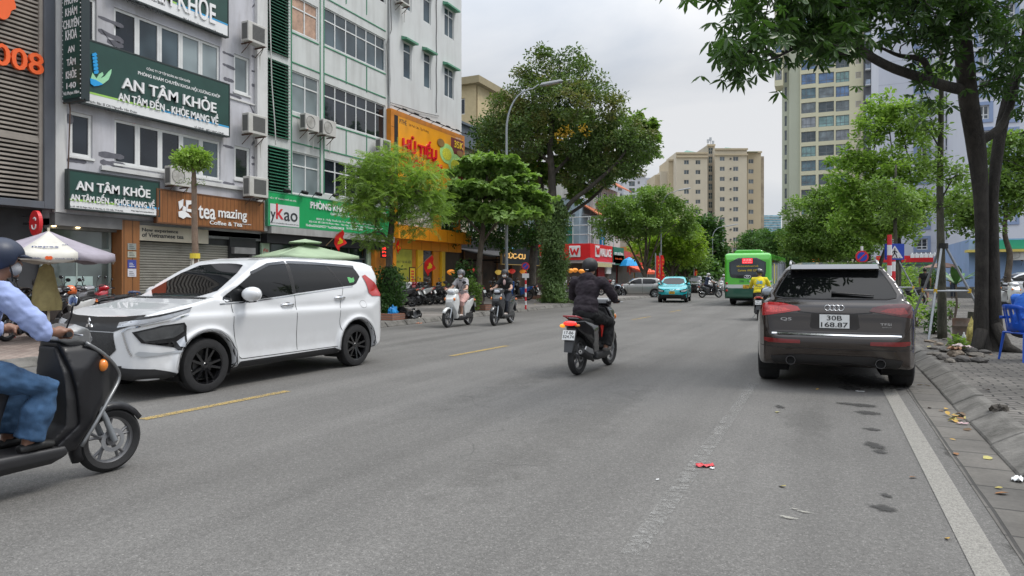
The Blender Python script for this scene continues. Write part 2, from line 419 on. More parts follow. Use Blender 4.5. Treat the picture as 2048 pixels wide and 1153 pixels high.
# ground, road, pavements
def asphalt():
 m,nt,pb,out=nodes('asphalt'); pb.inputs['Roughness'].default_value=.85; pb.inputs['Specular IOR Level'].default_value=.3
 base=ramp(nt,noise(nt,.35,6,.6),[(.3,(.124,.120,.113)),(.7,(.160,.155,.146))])
 st=ramp(nt,noise(nt,.9,5,.65,coord(nt,(1.2,.06,1))),[(.35,.84),(.65,1.10)])
 x=mixrgb(nt,base,st,1.0,'MULTIPLY')
 vo=nt.nodes.new('ShaderNodeTexVoronoi'); vo.inputs['Scale'].default_value=120; nt.links.new(coord(nt),vo.inputs['Vector'])
 sp=nt.nodes.new('ShaderNodeSeparateColor'); nt.links.new(vo.outputs['Color'],sp.inputs[0])
 g=ramp(nt,sp.outputs[0],[(0,.74),(.5,.97),(.9,1.08),(1,1.5)])
 x=mixrgb(nt,x,g,1.0,'MULTIPLY')
 g2=ramp(nt,noise(nt,28,5,.75),[(.3,.82),(.7,1.16)]); x=mixrgb(nt,x,g2,1.0,'MULTIPLY')
 g3=ramp(nt,noise(nt,170,2,.6),[(.35,.80),(.65,1.18)]); x=mixrgb(nt,x,g3,1.0,'MULTIPLY')
 v2=nt.nodes.new('ShaderNodeTexVoronoi'); v2.feature='DISTANCE_TO_EDGE'; v2.inputs['Scale'].default_value=.33
 nn=nt.nodes.new('ShaderNodeTexNoise'); nn.inputs['Scale'].default_value=1.2; nn.inputs['Detail'].default_value=6; nt.links.new(coord(nt),nn.inputs['Vector'])
 va=nt.nodes.new('ShaderNodeVectorMath'); va.operation='ADD'; nt.links.new(coord(nt),va.inputs[0]); nt.links.new(nn.outputs['Color'],va.inputs[1]); nt.links.new(va.outputs[0],v2.inputs['Vector'])
 ck=ramp(nt,v2.outputs['Distance'],[(0,1),(.0035,0)]); gate=ramp(nt,noise(nt,.5,3,.5),[(.55,0),(.62,.6)])
 mm=nt.nodes.new('ShaderNodeMath'); mm.operation='MULTIPLY'; nt.links.new(ck,mm.inputs[0]); nt.links.new(gate,mm.inputs[1])
 x=mixrgb(nt,x,(.035,.035,.035),mm.outputs[0])
 nt.links.new(x,pb.inputs['Base Color'])
 bump(nt,pb,g3,.35,.004); return m
def worn(name,col,base=(.15,.148,.143),lo=.42,hi=.56,sc=5,fine=.25):
 """road paint scraped down to the asphalt"""
 m,nt,pb,out=nodes(name); pb.inputs['Roughness'].default_value=.8
 a=noise(nt,sc,8,.75); f=ramp(nt,a,[(lo,0),(hi,1)])
 g=ramp(nt,noise(nt,140,2,.6),[(.35,.72),(.65,1.2)])
 x=mixrgb(nt,tuple(col),g,1.0,'MULTIPLY'); nt.links.new(x,pb.inputs['Base Color'])
 h=ramp(nt,noise(nt,55,4,.8),[(.40,fine),(.58,1)]); ff=mixrgb(nt,f,h,1.0,'MULTIPLY'); tr=nt.nodes.new('ShaderNodeBsdfTransparent'); ms=nt.nodes.new('ShaderNodeMixShader')
 nt.links.new(ff,ms.inputs[0]); nt.links.new(tr.outputs[0],ms.inputs[1]); nt.links.new(pb.outputs[0],ms.inputs[2]); nt.links.new(ms.outputs[0],out.inputs['Surface']); return m
m_asph=asphalt()
mb=MB(); mb.box(-600,600,-60,900,-1.2,-.02)
struct(mb.build('ground',M('dusty_ground',(.17,.165,.155),.9,var=.2,vs=.2))).data.name='ground'
XL,XR=-11.45,1.02
mb=MB(); mb.quad((XL-.3,-20,0),(XR+.05,-20,0),(XR+.05,420,0),(XL-.3,420,0))
mb.quad((-60,49.5,-.004),(XL-.2,49.5,-.004),(XL-.2,60.5,-.004),(-60,60.5,-.004))
struct(mb.build('road',m_asph,recalc=False))
m_gut=tiled('gutter_slabs',(.115,.108,.098),(.14,.13,.115),(.05,.048,.044),.9,.5,.012,0,.85,bmp=.5,dirt=1.0,dist=.03)
mb=MB(); mb.box(.86,1.30,-20,130,-.05,.004); struct(mb.build('gutter',m_gut))
def kerb(name,x0,x1,ytop0,ytop1,sgn,L_=.98,hgt=.14,sl=.10):
 rng=random.Random(3); mb=MB(); y=ytop0
 while y<ytop1:
  ll=L_ if y<70 else 8.0
  a=y+.02; b=y+ll-.02; dz=rng.uniform(-.008,.008); dx=rng.uniform(-.01,.01)
  p0,p1=(x0+dx,-.04),(x0+sgn*.02+dx,.03+dz)
  prof=[(x0+dx,-.05),(x0+dx+sgn*.01,.02+dz),(x0+dx+sgn*sl,hgt-.012+dz),(x0+dx+sgn*(sl+.03),hgt+dz),(x1,hgt+.005+dz),(x1,-.05)]
  mb.prism([(p[0],p[1])for p in prof],a,b,'y'); y+=ll
 return struct(mb.build(name,M('kerb_concrete',(.150,.143,.130),.9,var=.35,vs=3.5,bmp=.8,bs=30,dirt=.9,dcol=(.055,.052,.044),ds=3.2),bevel=.01))
kerb('kerb',1.20,1.50,-4,130,1,sl=.20)
kerb('kerb',-11.40,-11.62,2,49,-1); kerb('kerb',-11.40,-11.62,61,150,-1)
m_pavR=tiled('stone_pavement',(.105,.097,.088),(.15,.14,.125),(.03,.028,.026),.26,.13,.013,.5,.85,bmp=1.0,dirt=1.1,dist=.17)
mb=MB(); mb.box(1.49,30,-5,130,-.1,.132); struct(mb.build('pavement',m_pavR))
m_pavL=tiled('brown_pavers',(.22,.165,.14),(.29,.235,.20),(.10,.085,.075),.21,.105,.012,.5,.85,bmp=.5,dirt=.7)
m_pavL2=M('grey_forecourt',(.20,.185,.17),.85,var=.2,vs=.8,bmp=.2,bs=30,dirt=.5,dcol=(.1,.09,.08))
mb=MB(); mb.box(-22,-11.62,0,14,-.1,.13); struct(mb.build('pavement',m_pavL))
mb=MB(); mb.box(-30,-11.62,14.004,49.3,-.1,.13); struct(mb.build('pavement',m_pavL2))
mb=MB(); mb.box(-60,-11.62,60.7,150,-.1,.13); struct(mb.build('pavement',m_pavL2))
yel=worn('worn_yellow_paint',(.42,.30,.10),lo=.30,hi=.5)
def strip(name,m,x0,y0,x1,y1,w,z=.006,n=1):
 mb=MB(); d=Vector((x1-x0,y1-y0,0)).normalized(); s=Vector((-d.y,d.x,0))*w/2
 a=Vector((x0,y0,z)); b=Vector((x1,y1,z)); mb.quad(a-s,a+s,b+s,b-s)
 o=mb.build(name,m,recalc=False); o['kind']='structure'; return o
for(a,b)in[((285,840),(576,783)),((902,713),(1016,692)),((1265,640),(1300,634)),((1340,625),(1362,620.5))]:
 p=G(*a); q=G(*b); strip('lane_marking',yel,p.x,p.y,q.x,q.y,.12)
wl=worn('scraped_white_paint',(.31,.305,.29),(.150,.146,.139),.41,.66,10,.2)
p=G(1262,1112); q=G(1508,768); strip('lane_marking',wl,p.x,p.y,q.x,q.y,.115)
ed=worn('edge_line_paint',(.255,.245,.22),(.17,.163,.152),.16,.40,3,.72)
mb=MB(); a=G(1783.5,790); b=G(1985,1153); d=(b-a); a2=a-d*.35; b2=b+d*.6
strip('edge_line',ed,a2.x,a2.y,b2.x,b2.y,.15)
strip('edge_line',ed,.71,12,.74,110,.15)
for i in range(5):
 p=G(1350+i*36,596+i*.2)
 strip('crossing_stripe',wl,-10.6+i*2.2,52.0,-10.6+i*2.2,55.0,.42)
rng=random.Random(5)
def blob(cx,cy,rx,ry,z,seed,n=36):
 r=random.Random(seed); ph=[r.uniform(0,6.28)for _ in range(6)]
 pts=[]
 for i in range(n):
  a=2*PI*i/n; k=1+.22*math.sin(2*a+ph[0])+.18*math.sin(3*a+ph[1])+.15*math.sin(5*a+ph[2])+.12*math.sin(9*a+ph[3])+.1*math.sin(14*a+ph[4])
  pts.append((cx+rx*k*math.cos(a),cy+ry*k*math.sin(a),z))
 return pts
m_oil=stainmat('oil_stain',(.035,.034,.032),.8)
def stain(name,cx,cy,rx,ry,z,m,rz=0):
 mb=MB(); mb.add([(-rx,-ry,0),(rx,-ry,0),(rx,ry,0),(-rx,ry,0)],[(0,1,2,3)]); o=mb.build(name,m,recalc=False); o.location=(cx,cy,z); o.rotation_euler=(0,0,rz); return struct(o)
for i,(u,v,su,sv)in enumerate([(1725,812,70,6),(1735,827,60,7),(1750,893,44,14),(1760,905,30,7),(1745,860,40,5),(1690,808,44,3),(1772,992,26,7),(1768,1018,60,12),(1560,815,22,6),(1700,778,50,8),(1740,765,160,24)]):
 c=G(u,v); e1=(G(u+su/2,v)-c).length*1.1; e2=(G(u,v+sv/2)-G(u,v-sv/2)).length*.9; stain('oil_stain',c.x,c.y,e1,e2,.0055+.0002*i,m_oil,.3)
for i,(x,y,a,b)in enumerate([(1.0,4.2,.22,.9),(.93,6.5,.15,1.2),(1.05,8.5,.2,.8),(.9,3.0,.12,.6),(-.2,7.2,.35,1.2),(-2.2,6,.5,4),(-3.8,10,.45,6),(-8.3,13,.4,5)]):stain('damp_patch',x,y,a,b,.0035+.00015*i,stainmat('damp_patch',(.045,.043,.038),.6 if x>.5 else .11,3.5))
# left row of shop houses (facades on x = -21)
FX=-21.0
RGT,UPV=(0,1,0),(0,0,1)
def PR(u0,v0,u1,v1,X=FX):
 """rect (y0,y1,z0,z1) on plane X whose upper-left pixel is u0,v0 and lower-right column is u1; v1 measured at u0"""
 y0,zt=L(u0,v0,X); _,zb=L(u0,v1,X); y1,_=L(u1,v0,X)
 return(y0,y1,zb,zt)
def window(parent,r,X,cols=(1,),rows=(1,),fm=None,pm=None,fw=.05,depth=.14,proud=.0,name='window',outer=None):
 y0,y1,z0,z1=r; fm=fm or white_frame; outer=outer or fw
 mb=MB(); xb,xf=X-depth,X-depth+.07
 mb.box(xb,xf,y0,y1,z0,z0+outer); mb.box(xb,xf,y0,y1,z1-outer,z1)
 mb.box(xb,xf,y0,y0+outer,z0+outer,z1-outer); mb.box(xb,xf,y1-outer,y1,z0+outer,z1-outer)
 t=sum(cols); a=y0
 for c in cols[:-1]:
  a+=(y1-y0)*c/t; mb.box(xb+.005,xf-.005,a-fw/2,a+fw/2,z0+outer,z1-outer)
 t=sum(rows); a=z0
 for c in rows[:-1]:
  a+=(z1-z0)*c/t; mb.box(xb+.01,xf-.01,y0+outer,y1-outer,a-fw/2,a+fw/2)
 w=mb.build(name,fm,parent)
 mb=MB(); mb.box(xb+.015,xb+.03,y0+outer*.5,y1-outer*.5,z0+outer*.5,z1-outer*.5); mb.build('pane',pm or glass_dark,w)
 return w
def signboard(name,label,r,X,th,m,edge=None,cat='sign'):
 y0,y1,z0,z1=r
 t=thing(name,label,cat,(X,(y0+y1)/2,z0))
 mb=MB(); mb.box(X,X+th,y0,y1,z0,z1); mb.build('board',m,t)
 if edge:
  mb=MB(); w=.05
  mb.box(X-.01,X+th+.012,y0-w,y0,z0-w,z1+w); mb.box(X-.01,X+th+.012,y1,y1+w,z0-w,z1+w)
  mb.box(X-.01,X+th+.012,y0,y1,z1,z1+w); mb.box(X-.01,X+th+.012,y0,y1,z0-w,z0); mb.build('edge_trim',edge,t)
 return t
def ltext(t,body,u,v,u1,h_px,m,X,depth=.03,bold=.02,mb=None):
 """text on a left facade: lower-left pixel (u,v), right column u1, cap height in px at u"""
 y0,z0=L(u,v,X); y1,_=L(u1,v,X); _,zt=L(u,v-h_px,X)
 return text(t,body,(X,y0,z0),y1-y0,zt-z0,RGT,UPV,m,depth,bold,mb=mb)
def stripes(parent,m,spots,X):
 mb=MB(); rr=random.Random(4)
 for(y,z,w,h,sl)in spots:
  n=8; top=[]; bot=[]
  for i in range(n+1):
   yy=y+w*i/n; zz=z+sl*i/n; k=h*(.6+.5*rr.random())*(1 if 0<i<n else .5)
   top.append((yy,zz+k/2)); bot.append((yy,zz-k/2))
  mb.prism(top+bot[::-1],X+.001,X+.006,'x')
 return mb.build('brush_mark',m,parent)
sg_green=M('dark_green_sign',(.018,.060,.048),.35,var=.12,vs=1.5,spec=.5)
sg_white=M('sign_white',(.74,.75,.75),.4,var=.04)
lt_white=M('white_letters',(.80,.80,.80),.4,var=.03)
lt_dark=M('dark_letters',(.03,.035,.04),.6,var=0)
st_lime=M('lime_stripe',(.35,.62,.12),.4,var=.02); st_blue=M('blue_stripe',(.04,.33,.62),.4,var=.02)
lt_blue=M('bright_blue',(.02,.35,.75),.35,var=.05); lt_teal=M('pale_green_hand',(.35,.70,.42),.4,var=.1)
rustm=M('rusty_bracket',(.10,.06,.045),.8,var=.3,vs=8)
# building with louvred front, far left -------------------------------------------------
gry=M('grey_cladding',(.105,.115,.135),.4,var=.1,vs=1.2,dirt=.3,streak=True)
bl=thing('louvred_building','dark grey shop building with a beige louvred screen above its entrance','building',(-24,8,0))
yR=L(108,300,FX)[0]; zb=L(100,419,FX)[1]; zl=L(80,402,FX)[1]
mb=MB(); mb.box(-33,FX-.6,1,yR-.01,0,20); mb.build('wall',M('charcoal_wall',(.04,.042,.046),.8,var=.2),bl)
mb=MB(); y1=L(86,300,FX)[0]
mb.box(FX-.6,FX+.08,y1,yR-.01,zb,20); mb.box(FX-.6,FX+.08,1,y1,zb,zl-.02); mb.build('frame',gry,bl,bevel=.01)
mb=MB(); z=zl+.06
while z<13:
 mb.box(FX-.22,FX-.05,1,y1-.1,z,z+.062); z+=.127
mb.box(FX-.24,FX-.0,y1-.1,y1-.002,zl,19)
mb.box(FX-.10,FX-.02,1,y1-.1,5.36,5.50)
mb.build('louvre_screen',M('beige_louvre',(.30,.27,.235),.5,var=.15,vs=1.5,dirt=.4,streak=True),bl)
or_=M('orange_letters',(.85,.13,.025),.4,var=.05)
t=thing('number_sign','large orange digits fixed on the beige louvres','sign',(FX+.02,10.5,7.2))
ltext(t,'6008',-52,119,84,46,or_,FX+.0,.10,.045)
t=thing('round_emblem','cropped orange emblem on the louvres above the orange digits','sign',(FX+.02,10.2,8.4))
mb=MB(); c=L(2,10,FX); mb.M=Matrix.Translation((FX,0,0)); mb.prism([(c[0]+.34*math.cos(a*PI/12)*(1-.35*(math.sin(a*PI/12)<-.2)),c[1]+.42*math.sin(a*PI/12))for a in range(24)],.0,.09,'x'); mb.build('disc',or_,t)
mb=MB(); ya=6; mb.box(FX-1.6,FX-.7,1,ya+1,0,zb+.6); mb.build('shopfront',M('dark_shopfront',(.028,.03,.033),.25,var=.3,vs=.8),bl)
t=thing('oval_sign','red oval projecting sign with a white swirl under the louvred front','sign',(-20.2,11.6,3.2))
c=W(72,447,-20.4); mb=MB(); mb.M=Matrix.Translation(c)
mb.prism([(.24*math.cos(a*PI/16),.36*math.sin(a*PI/16))for a in range(32)],-.05,.05,'y'); mb.build('disc',M('sign_red',(.62,.03,.035),.35,var=.05),t)
mb=MB(); mb.M=Matrix.Translation(c)
for(a0,a1,r_,cx,cz)in((2.9,6.6,.09,0,-.07),(-.4,2.6,.055,.03,.09)):
 mb.tube([(cx+r_*math.cos(a0+(a1-a0)*i/10),-.055,cz+r_*math.sin(a0+(a1-a0)*i/10)*1.15)for i in range(11)],.022,6)
mb.build('swirl',sg_white,t)
mb=MB(); mb.M=Matrix.Translation(c); mb.box(-.6,-.24,-.02,.02,-.03,.03); mb.box(-.6,-.24,-.02,.02,.2,.24); mb.build('bracket',black,t)
# clinic building -----------------------------------------------------------------------
lil=M('lilac_grey_render',(.50,.50,.535),.8,var=.08,vs=1.2,bmp=.15,dirt=.6,dcol=(.27,.26,.255),streak=True)
ylo,yhi=yR,L(530,300)[0]
cb=thing('clinic_building','lilac grey shop house with dark brush marks and white framed windows','building',(-25,16.5,0))
holes=[]; wins=[]
def rowwin(r,cols,pm):
 holes.append(r); wins.append((r,cols,pm))
rA=PR(228,14,440,104); rB=PR(229,238,441,327)
rowwin(rA,(1,1,1,1,1),glass_dark); rowwin(rB,(1,1,1,1,1),glass_dark)
rowwin(PR(140,222,185,311),(1,),glass_dark); rowwin(PR(140,-20,193,78),(1,),glass_dark)
rowwin(PR(468,107,499,183),(1,),glass_pale); rowwin(PR(469,291,500,358),(1,),glass_dark)
r_=PR(228,-215,440,-120); holes.append(r_); wins.append((r_,(1,)*5,glass_dark))
z1f=L(200,432)[1]
mb=MB(); mb.box(-33,FX-.24,ylo,yhi-.02,3.0,20); mb.wall(FX,ylo,yhi,z1f-.02,20,holes,.24)
mb.box(FX-.24,FX,ylo,yhi-.02,19.9,20.3); mb.build('wall',lil,cb)
wpil=M('white_render',(.60,.60,.59),.8,var=.08,vs=1,dirt=.4,dcol=(.35,.34,.33),streak=True)
mb=MB()
mb.box(FX-.1,FX+.06,ylo+.01,L(131,300)[0],z1f,20)
mb.box(FX-.1,FX+.16,L(509,300)[0],yhi-.02,3.3,20); mb.build('pilaster',wpil,cb)
mb=MB()
for zz in(L(440,367)[1]-.02,):
 mb.box(FX-.02,FX+.10,L(200,300)[0],yhi-.5,zz-.14,zz)
zz=L(441,192)[1]; mb.box(FX-.02,FX+.05,L(452,300)[0],yhi-.5,zz,zz+.06)
mb.build('ledge',wpil,cb)
pans=[glass_dark,glass_blue,glass_blue,glass_pale,glass_pale]; pansB=[glass_dark,glass_dark,glass_dark,glass_pale,glass_blue]
for k,(r,cols,pm)in enumerate(wins):
 n=len(cols)
 if n>1:
  dy=(r[1]-r[0])/n
  for i in range(n):
   window(cb,(r[0]+dy*i+.002,r[0]+dy*(i+1)-.002,r[2],r[3]),FX,pm=(pans if k!=1 else pansB)[i],outer=.085,depth=.12)
 else:window(cb,r,FX,pm=pm,outer=.1,depth=.12)
 mb=MB(); mb.box(FX-.04,FX+.05,r[0]-.05,r[1]+.05,r[2]-.07,r[2]-.003); mb.build('window_sill',white_frame,cb)
sp=[]; rr=random.Random(11)
def pxs(u,v,w,h,sl):y,z=L(u,v); sp.append((y,z,w,h,sl))
for(u,v,w,h,sl)in[(196,33,.85,.14,-.05),(196,60,.85,.2,-.12),(214,82,.55,.2,-.02),(200,212,.6,.12,0),(197,308,.85,.2,.02),(200,324,.85,.2,.0),(132,320,.62,.14,.02),(445,104,.55,.1,-.02),(445,128,.6,.12,-.05),(447,157,.5,.14,0),(504,15,.3,.1,.35),(502,55,.3,.12,0),(503,84,.35,.1,.0),(503,112,.35,.1,.0),(503,142,.35,.1,.02),(503,170,.35,.12,.0),(497,205,.5,.12,-.7),(503,290,.3,.14,.3),(503,315,.35,.1,0),(503,328,.35,.1,0),(446,291,.5,.1,-.02),(446,366,.55,.12,0),(203,60,.5,.05,-.5),(450,185,.8,.1,-.05),(133,237,.2,.3,0)]:pxs(u,v,w,h,sl)
stripes(cb,M('dark_brush_paint',(.12,.12,.14),.85,var=.2,vs=8),sp,FX)
def clinic_sign(label,q,X,th=.16,band=.18):
 r=PR(*q,X=X); t=signboard('clinic_sign',label,r,X,th,sg_green,M('sign_edge_dark',(.02,.03,.03),.5,var=0))
 y0,y1,z0,z1=r; hb=(z1-z0)*band; xf=X+th
 mb=MB(); mb.box(xf+.001,xf+.006,y0,y1,z0,z0+hb); mb.build('address_band',sg_white,t)
 mb=MB(); mb.box(xf+.007,xf+.011,y0,(y0*.5+y1*.5),z0+hb-.01,z0+hb+.05); mb.build('stripe',st_lime,t)
 mb=MB(); mb.box(xf+.007,xf+.011,(y0*.5+y1*.5),y1,z0+hb-.01,z0+hb+.05); mb.build('stripe',st_blue,t)
 return t,r,xf+.002
XB=FX+.12
tA,rA_,xA=clinic_sign('dark green clinic signboard cut off by the top of the picture',(226,-130,449,-14),XB,band=.22)
ltext(tA,'AN TÂM KHỎE',214,-38,430,62,lt_white,xA,.05,.03)
ltext(tA,'rách: Bác Sĩ CKI Nguyễn Văn Đoàn',228,-27,330,8,lt_dark,xA+.006,.002,.012)
ltext(tA,'o, Q. Cầu Giấy, TP Hà Nội',243,2,327,13,lt_dark,xA+.006,.002,.012)
ltext(tA,'Web:http://www.antamkhoe.vn',366,43,446,9,lt_dark,xA+.006,.002,.012)
tB,rB_,xB=clinic_sign('wide dark green clinic signboard with blue and green hand emblem between the two window rows',(146,75,451.5,202),XB,band=.16)
ltext(tB,'CÔNG TY CP TẬP ĐOÀN AN TÂM KHỎE',293,141,380,7.5,lt_white,xB,.004,.012)
ltext(tB,'PHÒNG KHÁM CHUYÊN KHOA NỘI XƯƠNG KHỚP',276,151,440,11,lt_white,xB,.004,.015)
ltext(tB,'AN TÂM KHỎE',242,177,431,31,lt_white,xB,.06,.035)
ltext(tB,'AN TÂM ĐẾN - KHỎE MANG VỀ',235,201,435,25,lt_white,xB,.05,.03)
ltext(tB,'Phụ trách: Bác Sĩ CKI Nguyễn Văn Đoàn',162,203,274,8,lt_dark,xB+.006,.002,.012)
ltext(tB,'140 Vũ Phạm Hàm, P. Yên Hòa, Q. Cầu Giấy, TP. Hà Nội',160,211,302,8,lt_dark,xB+.006,.002,.012)
ltext(tB,'Số GPHĐ : 4851/ HNO-GPHĐ',389,257,448,6,lt_dark,xB+.006,.002,.012)
ltext(tB,'Số Điện Thoại: 1900.06.05.86',389,264,448,6,lt_dark,xB+.006,.002,.012)
tC,rC_,xC=clinic_sign('smaller dark green clinic signboard above the glass shopfront',(133,342,311,416),XB,band=.2)
ltext(tC,'AN TÂM KHỎE',151,380,299,25,lt_white,xC,.05,.035)
ltext(tC,'AN TÂM ĐẾN - KHỎE MANG VỀ',140,401,308,20,lt_white,xC,.04,.03)
ltext(tC,'Địa chỉ: 140 Vũ Phạm Hàm, P. Yên Hòa, Q. Cầu Giấy, TP Hà Nội',137,415,246,5.5,lt_dark,xC+.006,.002,.012)
ltext(tC,'Web: http://www.antamkhoe.vn',262,424,308,4,lt_dark,xC+.006,.002,.012)
def pxpoly(pts,X):return[L(u,v,X)for(u,v)in pts]
def emb(name,polys,X,m,th=.02):
 mb=MB()
 for p in polys:mb.prism(pxpoly(p,X),X,X+th,'x')
 mb.build(name,m,tB)
emb('emblem_hand',[[(181,156),(184,166),(193,171),(206,168),(216,160),(221,148),(222,139),(216,144),(209,153),(200,158),(206,150),(204,145),(197,149),(192,158),(188,152),(184,146)]],xB,lt_teal,.03)
emb('emblem_wrist',[[(180,157),(181,168),(188,173),(197,172),(206,169),(198,164),(191,160)]],xB+.031,lt_blue,.01)
emb('emblem_spine',[[(183+k*.7,108+k*7),(190+k*1.0,106+k*7),(193+k*.6,110+k*7),(189+k*.8,113.5+k*7),(183+k*.8,113+k*7)]for k in range(6)],xB,lt_blue,.04)
y0=12.36
a=DY(124.5,200,y0); b=DY(162.5,200,y0); zb=DY(150,201,y0).z; dth=W(179.5,200,b.x).y-y0
t=thing('projecting_sign','tall vertical dark green sign sticking out from the clinic wall over the pavement','sign',((a.x+b.x)/2,y0,zb))
mb=MB(); mb.box(a.x,b.x,y0,y0+dth,zb,13.5); mb.build('box',M('blade_dark',(.018,.03,.032),.4,var=.1),t)
mb=MB(); mb.box(a.x+.06,b.x-.05,y0-.012,y0-.002,zb+.08,13.4); mb.build('panel',sg_green,t)
mb=MB(); z=zb+.04
while z<12:
 for x in(a.x+.035,b.x-.025):mb.cbox((x,y0-.008,z),(.02,.02,.03))
 z+=.14
mb.build('bulb_row',sg_white,t)
wd=b.x-a.x
for(s_,v,hh,k)in[('PHÒNG',8,20,.7),('KHÁM',31,20,.62),('CHUYÊN',56,22,.82),('KHOA',79,20,.6),('AN',105,13,.34),('TÂM',131,17,.46),('KHỎE',157,21,.55),('140',177,12,.5),('Vũ Phạm Hàm',191,9,.82)]:
 p=DY(143,v,y0-.012); q=DY(143,v-hh,y0-.012)
 w_=wd*k; text(t,s_,((a.x+b.x)/2-w_/2,y0-.013,p.z),w_,q.z-p.z,(1,0,0),UPV,lt_white,.006,.03)
mb=MB(); mb.tube([(FX,y0+.1,zb+.02),(b.x,y0+.1,zb+.02)],.025,6); mb.tube([(FX,y0+.1,zb+2.2),(a.x,y0+.1,zb+2.2)],.025,6)
mb.tube([(a.x+.1,y0+.15,zb),(a.x+.05,y0+.2,zb-.15),(a.x-.2,y0+.25,3.4)],.02,5); mb.build('bracket',rustm,t)
acm=M('ac_casing',(.52,.51,.48),.5,var=.07,dirt=.4,dcol=(.30,.27,.22),vs=2); acg=M('ac_grille',(.12,.12,.115),.6,var=.1)
def make_ac(label,kind='side'):
 """unit 0.86 long (y) x 0.34 deep (x) x 0.72 high hung on brackets; fan faces +x"""
 t=thing('air_conditioner',label,'air conditioner')
 mb=MB(); mb.box(0,.34,-.43,.43,0,.70); mb.build('casing',acm,t,bevel=.015)
 if kind=='front':
  mb=MB(); mb.lathe([(.27,.344),(.27,.352),(.25,.352),(.25,.30),(.02,.30)],'x',(0,-.11,.35),28); mb.build('fan_recess',acg,t,smooth=40)
  mb=MB()
  for r_ in(.06,.10,.14,.18,.22,.26):mb.tube([(.356,-.11+r_*math.cos(a*PI/12),.35+r_*math.sin(a*PI/12))for a in range(25)],.004,4,caps=False)
  for k in range(8):mb.tube([(.356,-.11,.35),(.356,-.11+.26*math.cos(k*PI/4),.35+.26*math.sin(k*PI/4))],.004,4)
  mb.build('fan_grille',acm,t)
  mb=MB()
  for k in range(4):
   a=k*PI/2; mb.add([(.33,-.11,.35),(.325,-.11+.22*math.cos(a),.35+.22*math.sin(a)),(.315,-.11+.22*math.cos(a+.9),.35+.22*math.sin(a+.9))],[(0,1,2)])
  mb.build('fan',M('ac_fan',(.16,.16,.16),.5,var=0),t)
 else:
  mb=MB()
  for k in range(11):mb.box(.342,.35,-.22,.30,.12+k*.045,.145+k*.045)
  mb.box(.341,.343,-.24,.32,.10,.62)
  mb.build('fan_grille',acg,t)
 mb=MB(); mb.box(.05,.29,-.432,-.436,.08,.62); mb.build('coil_panel',acg,t)
 mb=MB()
 for y in(-.3,.3):mb.box(-.12,.38,y-.02,y+.02,-.05,-.003); mb.tube([(-.12,y,-.35),(.32,y,-.03)],.014,5)
 mb.build('bracket',rustm,t)
 mb=MB(); mb.tube([(.1,.44,.2),(.1,.52,.1),(-.1,.53,-.2),(-.12,.53,-.7)],.02,6); mb.build('hose',acm,t)
 return t
ac_side=make_ac('beige air conditioner near the top of the clinic facade','side'); ac_front=make_ac('pale air conditioner above the wooden tea sign','front')
rr=random.Random(2)
def put_ac(src,used,u,v,label,X=FX,sc=1.0,du=0):
 y,z=L(u,v,X); o=src if not used else copy_tree(src)
 place(o,(X+.12,y,z),0,label,'air conditioners on the shop fronts',scale=sc); return o
for i,(u,v,lb)in enumerate([(497,92,'beige air conditioner near the top edge of the picture on the clinic facade'),(498,272,'beige air conditioner level with the wide clinic sign'),(500,396,'beige air conditioner just above the wooden tea shop sign')]):
 put_ac(ac_side,i>0,u,v,lb,FX+.16,1.12)
for i,(u,v,lb)in enumerate([(345,374,'pale air conditioner between the clinic sign and the wooden sign'),(609,264,'left unit of the pair of fan air conditioners on the white and green building'),(644,274,'right unit of the pair of fan air conditioners on the white and green building')]):
 put_ac(ac_front,i>0,u,v,lb,FX+.1,.95 if i==0 else 1.0)
put_ac(ac_side,True,757,308,'air conditioner behind the feathery tree beside the orange sign',FX+.1)
put_ac(ac_side,True,797,12,'air conditioner at the top edge of the picture on the plain white wall',FX+.1)
# clinic ground floor: glass shop and tea shop --------------------------------------------
XS=FX-.5
yS0,yS1=ylo,L(243,500,FX)[0]
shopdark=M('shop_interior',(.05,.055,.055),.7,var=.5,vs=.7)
gl=MB(); mb=MB(); mb.box(-33,-24.5,ylo,yhi,0,3.0); mb.box(-24.5,FX-.24,ylo,yhi,2.9,3.2); mb.box(-24.5,-24.4,ylo,yhi,0,2.9)
mb.box(-24.4,XS,L(244,500)[0],L(258,500)[0],0,2.9); mb.build('ground_floor_wall',M('shop_wall',(.22,.23,.225),.8,var=.2),cb)
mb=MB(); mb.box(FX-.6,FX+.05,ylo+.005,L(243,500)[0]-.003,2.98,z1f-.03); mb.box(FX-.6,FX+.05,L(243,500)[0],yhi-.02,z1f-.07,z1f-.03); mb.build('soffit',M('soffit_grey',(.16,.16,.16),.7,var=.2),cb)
gm=glassmat('shop_glass',(.10,.125,.12),.03,.6,.8)
f=MB(); y0=L(100,500)[0]; y1=L(236,500)[0]
f.box(XS-.04,XS+.04,y0,y0+.06,.14,2.98); f.box(XS-.04,XS+.04,y1,y1+.08,.14,2.98); f.box(XS-.04,XS+.04,y0,y1,2.2,2.34); f.box(XS-.04,XS+.04,y0,y1,.14,.26)
f.box(XS-.02,XS+.02,(y0+y1)/2,(y0+y1)/2+.05,.26,2.2)
w=f.build('shop_window',M('frosted_rail',(.30,.36,.34),.4,var=.1),cb)
mb=MB(); mb.box(XS-.012,XS-.002,y0,y1,.14,2.98); mb.build('pane',gm,w)
mb=MB(); ya,yb=L(150,520)[0],L(205,520)[0]; mb.box(XS+.004,XS+.012,ya,yb,.6,1.45); mb.build('frosted_panel',M('frosted_panel',(.36,.47,.45),.3,var=.1),w)
text(w,'Nhân',(XS+.014,ya+.3,.9),.8,.28,RGT,UPV,M('teal_script',(.08,.28,.30),.5,var=0),.002,0)
